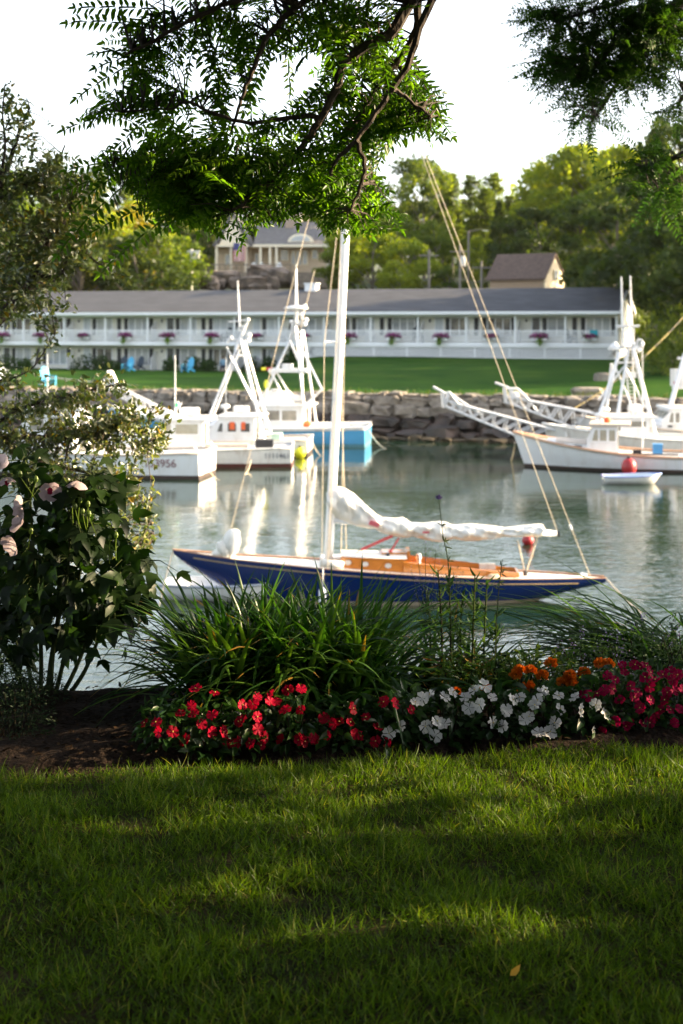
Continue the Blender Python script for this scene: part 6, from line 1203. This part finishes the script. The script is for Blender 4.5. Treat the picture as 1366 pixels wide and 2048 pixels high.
# ---------------------------------------------------------------- strap leaved clumps
M_day = leafmat('daylily blade', [(.010,.036,.007),(.022,.068,.010),(.050,.115,.014),(.085,.15,.02),(.30,.17,.03)], .42, .03, .35, tint=(1.2, 1.4, .4)); M_tip = leafmat('dry blade tip', [(.22,.10,.02),(.35,.2,.04)], .3)
def strap_clump(base, blades_, label, w=(.017, .029), m=M_day, name='daylily_clump'):
    """blades_: (count, foot half width, azimuth centre, azimuth spread, start tilt range, end tilt range, length range)"""
    t = thing(name, label, 'plant', base, 0, None); V, Fq, rn = [], [], []; K = 10
    for cnt_, fw, az, azs, t0, t1, Lr in blades_:
        for i in range(cnt_):
            a = az+random.uniform(-azs, azs); o = Vector((random.uniform(-fw, fw), random.uniform(-.13, .15), -.03)); L = random.uniform(*Lr); th0 = R(random.uniform(*t0)); th1 = th0+R(random.uniform(*t1)); wd = random.uniform(*w); b = len(V); pw = random.uniform(1., 2.2)
            hv = Vector((math.cos(a), math.sin(a), 0)); sd = Vector((-hv.y, hv.x, 0)); tw = random.uniform(-.7, .7); r_ = random.random(); p = o+hv*.05*random.random(); kink = random.randint(4, 8) if random.random() < .10 else 99
            for k in range(K+1):
                s = k/K; th = th0+(th1-th0)*s**pw+(.9 if k >= kink else 0); v = hv*math.sin(th)+Vector((0, 0, math.cos(th))); ww = wd*(1-max(0, (s-.3)/.7)**2.)*(.6+.4*min(1, s*4))*.5; sv = (sd*math.cos(tw*s)+Vector((0,0,1))*math.sin(tw*s)*.5).normalized(); up = sv.cross(v).normalized()*ww*.4
                V += [p-sv*ww+up, p, p+sv*ww+up]; p = p+v*(L/K)
                if k: c = b+3*k; Fq += [(c-3, c, c+1, c-2), (c-2, c+1, c+2, c-1)]; rn += [1. if (k == K and r_ > .85) or (k > 7 and r_ > .97) else min(.74, r_*.76)]*2
    npmesh('leaves', np.array([tuple(x) for x in V]), [np.array(Fq)], m, t, rn, smooth=True); return t
strap_clump(Vector((-.235, 6.02, .0)), [(270, .34, 0, PI, (4, 30), (20, 75), (.48, .70)), (310, .36, 0, PI, (18, 48), (45, 110), (.50, .80)), (150, .32, PI, 1.2, (30, 60), (45, 105), (.55, .85)), (110, .34, 0, 1.2, (30, 62), (45, 105), (.5, .8)), (60, .3, -PI/2, .9, (20, 50), (70, 120), (.45, .7))], 'large arching clump of strap leaved daylily in front of the sailboat')
strap_clump(Vector((1.56, 6.75, -.02)), [(230, .24, PI, .7, (38, 76), (40, 80), (.5, .95)), (110, .22, 0, PI, (15, 60), (60, 110), (.3, .5))], 'strap leaved daylily clump at right, its blades leaning left over the water', w=(.014, .024))
strap_clump(Vector((.50, 6.35, -.05)), [(60, .14, 0, PI, (10, 40), (40, 100), (.3, .5))], 'small strap leaved clump among the lily stems')
mb = MB()
# ---------------------------------------------------------------- lily stems, sage, verbena
M_lily = leafmat('lily leaf', [(.020,.055,.012),(.045,.095,.018),(.08,.13,.03)], .45, .03, .4); M_lilyd = leafmat('withering lily leaf', [(.10,.085,.012),(.20,.13,.02),(.16,.08,.03)], .4)
def lily(u, vt, vb, d, lab, dark=1):
    b0, b1 = PX(u[0], vb, d), PX(u[1], vt, d); t = thing('lily_stem', lab, 'plant', b0, 0, 'lily stems before the sailboat'); p = smooth_path([b0-Vector((0,0,.12)), b0.lerp(b1, .5)+Vector((random.uniform(-.015, .015), 0, 0)), b1], 6); mb = MB(); mb.tube(p, [lerp(.0055, .0022, i/len(p)) for i in range(len(p))], 6); mb.build('stem', M_stemd if dark else M_stem, t, off=b0)
    n = 90; s = RNG.random(n); P = np.array([tuple(b0.lerp(b1, float(x))) for x in s]); a = RNG.uniform(0, 2*PI, n); A = np.stack([np.cos(a), np.sin(a), .25-.5*(1-s)+RNG.normal(size=n)*.2], 1); N = np.tile([(0., 0., 1.)], (n, 1))+RNG.normal(size=(n, 3))*.3; L = RNG.uniform(.06, .11, n)*(1-.35*s); w = L*.15; q = s < .30
    scatter('leaves', T_BLADE, P[~q], A[~q], N[~q], L[~q], w[~q]*1.25, M_lily, t, off=b0); scatter('withered_leaves', T_BLADE, P[q], A[q], N[q], L[q]*1.15, w[q], M_lilyd, t, off=b0)
for (u, vt, vb, d, lab, dk) in (((884,876),1140,1395,6.15,'darkest tall lily stem, left of its group',1), ((905,898),1148,1395,6.25,'dark lily stem second in its group',1), ((943,950),1150,1395,6.1,'green lily stem with pale leaves in the middle of its group',0), ((962,974),1158,1395,6.2,'leafy lily stem at the right of its group',0), ((925,925),1190,1395,6.3,'short lily stem half hidden in its group',0), ((985,990),1230,1400,6.25,'thin outermost lily stem near open water',0), ((860,855),1180,1395,6.35,'pale thin lily stem behind the darkest one',0)): lily(u, vt, vb, d, lab, dk)
M_lav = leafmat('lavender flower', [(.16,.12,.32),(.28,.22,.45)], .3); M_sage = leafmat('grey green leaf', [(.05,.075,.035),(.11,.14,.07)], .35); M_verb = leafmat('purple verbena', [(.07,.04,.22),(.14,.08,.36)], .25)
def wand(name, pts, label, m_, heads, group=None, r=.0024):
    P_ = [PX(*p) for p in pts]; b0 = P_[0]; t = thing(name, label, 'plant', b0, 0, group); p = smooth_path(P_, 5); mb = MB(); mb.tube(p, [lerp(r, r*.55, i/len(p)) for i in range(len(p))], 5); mb.build('stem', M_stem, t, off=b0)
    n = 24; q = np.array([tuple(p[int(x)]) for x in RNG.integers(0, len(p)*.8, n)]); scatter('leaves', T_OVAL, q, rdir(n)+np.array([0,0,.3]), rdir(n)+np.array([0,0,.8]), .03, .007, M_sage, t, off=b0); return t, p
vt_, p = wand('verbena', [(905,1395,6.05),(898,1150,6.0),(886,1070,5.95),(877,994,5.9)], 'tall thin verbena stem with one tiny purple flower head before the furled sail', None, 1)
c = np.array(tuple(p[-1])); scatter('flower_head', T_QUAD, c+rdir(70)*np.array([.011,.011,.006]), rdir(70), rdir(70), .007, .006, M_verb, vt_, off=PX(905,1395,6.05))
wand('verbena', [(985,1395,6.1),(996,1200,6.05),(1002,1140,6.0),(1005,1118,6.0)], 'short bare verbena stem right of the lily stems', None, 0)
for k, (u0, u1, vt, lab) in enumerate(((853, 850, 1095, 'wispy sage stem reaching highest beside the daylily'), (850, 835, 1110, 'wispy sage stem leaning left over the blue hull'), (860, 872, 1100, 'wispy sage stem leaning right over the coaming'), (845, 822, 1140, 'wispy sage stem lowest and farthest left'))):
    t, p = wand('sage', [(u0, 1395, 6.3), (u0, 1250, 6.3), (u1, vt, 6.25)], lab, None, 0, 'wispy sage stems', .0018); q = np.array([tuple(x) for x in p[-5:]]); n = 60; P = q[RNG.integers(0, len(q), n)]+RNG.normal(size=(n, 3))*np.array([.016,.016,.02]); scatter('flowers', T_QUAD, P, rdir(n), rdir(n), .005, .004, M_lav, t, off=PX(u0, 1395, 6.3))
gy, p = wand('baby_breath', [(920,1395,6.4),(915,1250,6.35),(912,1150,6.3)], 'pale airy seed head plant among the lily stems', None, 0); n = 160; P = np.array(tuple(PX(912, 1160, 6.3)))+rdir(n)*RNG.random((n, 1))**.4*np.array([.045,.04,.06]); scatter('seed_head', T_QUAD, P, rdir(n), rdir(n), .006, .005, M_sage, gy, off=PX(920, 1395, 6.4))
# ---------------------------------------------------------------- mounded bedding plants: foliage with each flower placed on it
M_imp = leafmat('impatiens leaf', [(.008,.026,.007),(.016,.045,.010),(.030,.070,.014)],   .35, .025, .35); M_redp = leafmat('red petal', [(.17,.001,.010),(.28,.002,.020),(.38,.004,.030)], .35, .006, tint=(1,.5,.6)); M_whip = leafmat('white petal', [(.50,.50,.52),(.66,.66,.66)], .35, .006, tint=(1,1,1)); M_magp = leafmat('magenta petal', [(.15,.001,.026),(.27,.002,.050)], .35, .006, tint=(1,.5,.7)); M_orp = leafmat('orange petal', [(.60,.13,.004),(.82,.24,.008)], .3, .03, tint=(1,.6,.3)); M_eye = mat('yellow eye', (.5,.4,.08), .6)
def mound(name, c, ext, label, nl, m, leaf, group, cat='flower plant', tm=T_OVAL, wr=.42):
    t = thing(name, label, cat, c, 0, group); d = rdir(nl); d[:, 2] = abs(d[:, 2]); P = d*(RNG.random((nl, 1))**.28)*np.array(ext); A = nrm(d*np.array([1,1,.2])+RNG.normal(size=(nl, 3))*.5+np.array([0,-.15,-.15])); N = nrm(d*.5+np.array([0,-.35,.7])+RNG.normal(size=(nl, 3))*.4)
    scatter('foliage', tm, P, A, N, leaf*RNG.uniform(.6, 1.2, nl), leaf*wr*RNG.uniform(.8, 1.2, nl), m, t); mb = MB()
    for i in range(7): a = i*.9; mb.tube([(.02*math.cos(a), .02*math.sin(a), -.06), (ext[0]*.6*math.cos(a), ext[1]*.6*math.sin(a), ext[2]*.7)], [.0035, .002], 5)
    mb.build('stems', M_stemd, t); return t
RED = [(430,1386),(392,1378),(383,1412),(360,1427),(403,1448),(387,1428),(425,1430),(317,1464),(312,1445),(290,1446),(345,1464),(370,1480),(424,1464),(446,1464),(478,1443),(484,1410),(507,1408),(515,1394),(541,1390),(540,1403),(552,1405),(576,1380),(603,1378),(602,1420),(571,1420),(514,1434),(515,1458),(529,1475),(465,1485),(483,1441),(460,1510),(475,1502),(500,1518),(523,1505),(527,1475),(603,1475),(609,1490),(598,1497),(628,1490),(560,1500),(648,1436),(668,1448),(679,1444),(705,1417),(732,1435),(708,1468),(720,1492),(752,1492),(757,1455),(768,1404),(790,1407),(822,1420),(655,1500),(625,1515),(700,1445),(775,1485)]
WHI = [(801,1453),(778,1467),(850,1452),(874,1443),(888,1448),(871,1470),(830,1405),(845,1398),(905,1385),(938,1415),(890,1395),(950,1380),(985,1445),(1010,1420),(1005,1452),(1013,1420),(1050,1440),(1058,1432),(1075,1400),(1070,1410),(1085,1385),(1078,1465),(1100,1475),(1120,1418),(1110,1445),(1160,1420),(1192,1410),(1210,1428),(1118,1392),(970,1372),(1040,1395),(860,1390),(930,1395),(1150,1395),(985,1395),(1185,1487),(1090,1380),(1025,1400),(960,1410)]
MAG = [(1230,1360),(1250,1345),(1280,1335),(1292,1332),(1262,1372),(1210,1380),(1195,1388),(1180,1392),(1225,1378),(1240,1400),(1268,1395),(1275,1385),(1300,1375),(1310,1360),(1325,1350),(1345,1360),(1355,1350),(1335,1385),(1350,1380),(1300,1400),(1322,1420),(1340,1420),(1360,1418),(1232,1443),(1260,1445),(1285,1447),(1300,1445),(1256,1465),(1205,1483),(1165,1390),(1215,1352),(1290,1355),(1330,1400),(1280,1415),(1350,1445),(1245,1330),(1300,1345),(1365,1380),(1270,1330),(1250,1490),(1310,1432),(1340,1340),(1385,1400),(1395,1360)]
ORA = [(1032,1350),(1057,1373),(1045,1386),(1062,1342),(1085,1352),(1102,1327),(1136,1362),(1140,1352),(1168,1346),(1200,1328),(1216,1329),(970,1378),(1125,1366),(1145,1370),(1040,1342),(910,1386)]
TAKEN = []
def plants(name, pts, cols, foot, ext, m_leaf, leaf, petal, r, labels, group, marig=False):
    c_ = []
    for (u, v), lab in zip(cols, labels):
        d = 5.45+.10*((u-683)/350)+foot; c = PX(u, 0, d); c.z = float(bed_z(np.float64(c.x), np.float64(c.y)))-.01; c_.append((u, mound(name, c, ext, lab, 150 if not marig else 260, m_leaf, leaf, group, wr=.42 if not marig else .18), c, d))
    for (u, v) in pts:
        k = min(range(len(c_)), key=lambda i: abs(c_[i][0]-u)+ (0 if not marig else 0)); uu, t, c, d = c_[k]; x = (u-683)*d/F-c.x; zt = EYE-(v-HZ)*d/F-c.z
        q = max(0., 1-(x/(ext[0]*1.15))**2); zz = zt; yy = -ext[1]*math.sqrt(max(.02, q*max(.0, 1-(max(0, zz)/(ext[2]*1.1))**2))); dd = d+yy; p = PX(u, v, dd)
        if p.z < c.z+.035: p.z = c.z+.035+random.random()*.02
        if not marig:
            nv = Vector((x/ext[0]*.6+random.uniform(-.7, .7), -.55+random.uniform(-.4, .3), .5*max(0, zz)/ext[2]+random.uniform(-.2, .8))); rr = r*random.uniform(.85, 1.12); o = petalflower('flower', p, nv, rr, petal, t, c, None, cup=.02+random.random()*.08, ruff=.13, wid=.84, notch=.2); base = p-nv.normalized()*.01
            if random.random() < .6: e = p+nv.normalized()*.004-c; mb = MB(); mb.ball(e, .0028, 6, 4); mb.build('flower_eye', M_eye, o)
        else:
            n = 110; dd_ = rdir(n); dd_[:, 2] = np.where(dd_[:, 2] < -.3, -dd_[:, 2], dd_[:, 2]); P = np.array(tuple(p-c))+dd_*np.array([.75,.75,.62])*r*RNG.uniform(.5, .95, (n, 1)); o = scatter('flower', T_QUAD, P, nrm(dd_+RNG.normal(size=(n, 3))*.35), nrm(np.cross(dd_, rdir(n))+dd_*.3), r*.55, r*.62, petal, t); mb = MB(); mb.tube([p-c-Vector((0,0,r*.5)), Vector(((p.x-c.x)*.6, (p.y-c.y)*.6, (p.z-c.z)*.3))], .0025, 5); mb.build('flower_stalk', M_stem, o)
W_ = ['far left of the red flowers', 'second from the left of the red flowers', 'under the middle of the daylily clump', 'with the densest red blooms', 'below the hanging daylily blades', 'next to the white flowers']
plants('impatiens', RED, [(335,0),(415,0),(495,0),(585,0),(675,0),(770,0)], 0.02, (.115,.15,.17), M_imp, .062, M_redp, .0265, ['red flowered impatiens '+w for w in W_], 'red impatiens along the bed')
plants('impatiens', WHI, [(810,0),(890,0),(985,0),(1075,0),(1170,0)], .04, (.120,.15,.20), M_imp, .062, M_whip, .0300, ['white flowered impatiens '+w for w in ('beside the red flowers', 'second from the red flowers', 'in the middle of the white row', 'below the orange marigolds', 'beside the magenta flowers')], 'white impatiens along the bed')
plants('impatiens', MAG, [(1215,0),(1285,0),(1350,0),(1430,0)], .08, (.115,.17,.26), M_imp, .060, M_magp, .0260, ['magenta flowered impatiens '+w for w in ('next to the white flowers', 'tallest in the magenta group', 'at the right edge of the photo', 'cut off by the right edge')], 'magenta impatiens at the end of the bed')
plants('marigold', ORA, [(915,0),(975,0),(1045,0),(1130,0),(1205,0)], .42, (.10,.10,.19), M_lily, .050, M_orp, .027, ['orange marigold '+w for w in ('showing one bloom left of the white flowers', 'showing one bloom by the lily stems', 'with big round heads left in its group', 'with clustered heads in the middle', 'beside the magenta flowers')], 'orange marigolds behind the white flowers', True)
# catmint, filler greenery and low dark plants
M_cat = leafmat('catmint leaf', [(.025,.055,.022),(.05,.09,.035),(.085,.13,.055)], .35, .02); M_fill = leafmat('yellow green filler', [(.05,.085,.012),(.12,.16,.02),(.20,.23,.03)], .45); M_yew = leafmat('dark yew sprig', [(.008,.020,.010),(.016,.034,.014),(.03,.05,.02)], .25, .015)
def filler(u, d, ext, label, n, m, leaf, wr, name='catmint', flow=None, cat='plant', group=None):
    c = PX(u, 0, d); c.z = float(bed_z(np.float64(c.x), np.float64(d)))-.02; t = mound(name, c, ext, label, n, m, leaf, group, cat, T_OVAL, wr)
    if flow: k = 46; P = rdir(k); P[:, 2] = abs(P[:, 2])*1.05; P *= np.array(ext)*1.02; q = P[RNG.integers(0, k, 260)]+RNG.normal(size=(260, 3))*np.array([.006,.006,.016]); scatter('blossoms', T_QUAD, q, rdir(260), rdir(260), .009, .007, M_lav, t)
for a in ((1290,6.05,(.26,.22,.34),'soft grey green catmint behind the magenta flowers',900,M_cat,.022,.35,'catmint',1), (1180,6.25,(.20,.18,.24),'low catmint in front of the leaning daylily blades',600,M_cat,.022,.35,'catmint',1), (1385,6.0,(.22,.2,.40),'taller catmint at the right edge of the photo',800,M_cat,.022,.35,'catmint',None), (1075,6.35,(.22,.14,.17),'yellow green leafy plant below the open water',260,M_fill,.045,.45,'leafy_plant',None), (960,6.3,(.20,.12,.15),'yellow green leafy plant at the foot of the lily stems',260,M_fill,.045,.4,'leafy_plant',None), (850,6.2,(.18,.12,.13),'dark leafy plant at the foot of the wispy sage',240,M_imp,.05,.4,'leafy_plant',None),
          (30,5.55,(.16,.15,.30),'dark feathery low shrub at the lower left edge',1500,M_yew,.018,.3,'yew_shrub',None), (75,5.95,(.13,.12,.13),'small dark feathery shrub by the hibiscus foot',700,M_yew,.018,.3,'yew_shrub',None), (-60,5.9,(.22,.2,.42),'dark feathery shrub cut off by the left edge',1600,M_yew,.020,.3,'yew_shrub',None), (-30,6.3,(.2,.2,.62),'tall dark feathery shrub behind the hibiscus stems',1500,M_yew,.03,.3,'yew_shrub',None)): filler(*a)
ar, p = wand('dark_leaved_sprig', [(1008,1400,6.1),(1005,1350,6.1),(1002,1305,6.1)], 'thin dark leaved sprig standing before the open water', None, 0); n = 26; q = np.array([tuple(x) for x in p]); scatter('dark_leaves', T_OVAL, q[RNG.integers(3, len(q), n)]+RNG.normal(size=(n, 3))*.025, rdir(n)+np.array([0,0,-.3]), rdir(n), .04, .024, M_yew, ar, off=PX(1008,1400,6.1))
wand('green_sprig', [(1035,1400,6.15),(1040,1340,6.15),(1037,1290,6.15)], 'upright pale green sprig right of the dark one', None, 0)
for (u, v, d, e, lab) in ((228, 1420, 6.3, (.09,.07,.06), 'brown stone on the bank edge left of the daylily'), (255, 1427, 6.32, (.05,.05,.03), 'small flat tan stone beside the brown one'), (30, 1420, 6.35, (.1,.07,.05), 'stone half hidden at the foot of the yew')): mb = MB(); rock(mb, Vector((0,0,0)), *e, jit=.14); o = mb.build('stone', M_stone); o.location = PX(u, v, d); tag(o, lab, 'stone', 'stones on the bank edge')
# ---------------------------------------------------------------- the lawn
M_grass = leafmat('lawn grass blade', [(.016,.042,.003),(.038,.078,.005),(.064,.115,.007),(.115,.18,.012),(.20,.18,.06)], .5, .015, .45, tint=(1.4, 1.5, .22))
def blades(n, x0, x1, y0, y1):
    P = np.stack([RNG.uniform(x0, x1, n), RNG.uniform(y0, y1, n)], 1); return P[P[:, 1] < edge_y(P[:, 0])+.015*RNG.normal(size=len(P))+.02]
P = np.concatenate([blades(150000, -1.65, 1.65, 2.85, 5.5), blades(40000, -4.5, 4.5, .8, 6.)]); n = len(P)
cl = wobble(P[:, 0], P[:, 1], 7.5, 2)+.7*wobble(P[:, 0], P[:, 1], 17, 5); bare = (wobble(P[:, 0], P[:, 1], 3.4, 9) > .62) & (RNG.random(n) < .55) & (P[:, 1] < 4.2); P, cl = P[~bare], cl[~bare]; n = len(P)
Z = near_z(P[:, 0], P[:, 1])-.004; ln = np.stack([.22*wobble(P[:, 0], P[:, 1], 6, 1), .22*wobble(P[:, 0], P[:, 1], 6, 8)], 1)
A = np.concatenate([ln+RNG.normal(size=(n, 2))*.55, np.full((n, 1), .85)], 1); flatb = RNG.random(n) < .36; A[flatb, 2] = RNG.uniform(.05, .35, flatb.sum())
L = RNG.uniform(.022, .052, n)*(1+.35*np.clip(cl, -1, 1)); L[RNG.random(n) < .06] *= 1.5; rnd = np.clip(RNG.beta(2, 2.4, n)*.85+.10*cl, 0, .86); dry = RNG.random(n) < .06; rnd[dry] = RNG.uniform(.85, 1, dry.sum())
tag(scatter('grass', T_BLADE, np.column_stack([P, Z]), A, RNG.normal(size=(n, 3))+np.array([0,0,.1]), L, RNG.uniform(.0016, .0034, n), M_grass, rnd=rnd), 'short green lawn grass across the foreground', None, None, 'stuff')
mb = MB(); o = scatter('fallen_leaf', T_OVAL, [(0,0,.0)], [(.55,.1,.5)], [(.2,-1,.2)], .036, .017, leafmat('fallen yellow leaf', [(.45,.22,.03),(.55,.3,.05)], .4)); o.location = PX(1020, 1985, 3.42); o.location.z = .035; tag(o, 'single yellow fallen leaf caught in the lawn grass', 'leaf')
n = 5200; cx_ = RNG.uniform(-3.2, 3.2, n); cy_ = edge_y(cx_)+RNG.uniform(.02, 1.35, n); P = np.stack([cx_, cy_, bank_zf(cx_, cy_)+.004], 1)
tag(scatter('bark_chips', T_QUAD, P, rdir(n)*np.array([1,1,.3]), np.tile([(0., 0., 1.)], (n, 1))+RNG.normal(size=(n, 3))*.45, RNG.uniform(.012, .045, n), RNG.uniform(.006, .016, n), leafmat('bark chip', [(.010,.007,.005),(.026,.017,.011),(.055,.037,.024)], .0, .0)), 'dark bark mulch chips covering the flower bed', None, None, 'stuff')
# ---------------------------------------------------------------- evening haze over the cove
hm = bpy.data.materials.new('evening haze'); hm.use_nodes = True; n = hm.node_tree; n.nodes.remove(n.nodes['Principled BSDF'])
pv = n.nodes.new('ShaderNodeVolumePrincipled'); pv.inputs['Color'].default_value = (.95, .93, .88, 1); pv.inputs['Density'].default_value = HAZE; pv.inputs['Anisotropy'].default_value = .3
n.links.new(pv.outputs[0], n.nodes['Material Output'].inputs['Volume'])
mb = MB(); mb.box(-440, 440, -30, 830, -9, 75); tag(mb.build('haze', hm), None, None, None, 'stuff')
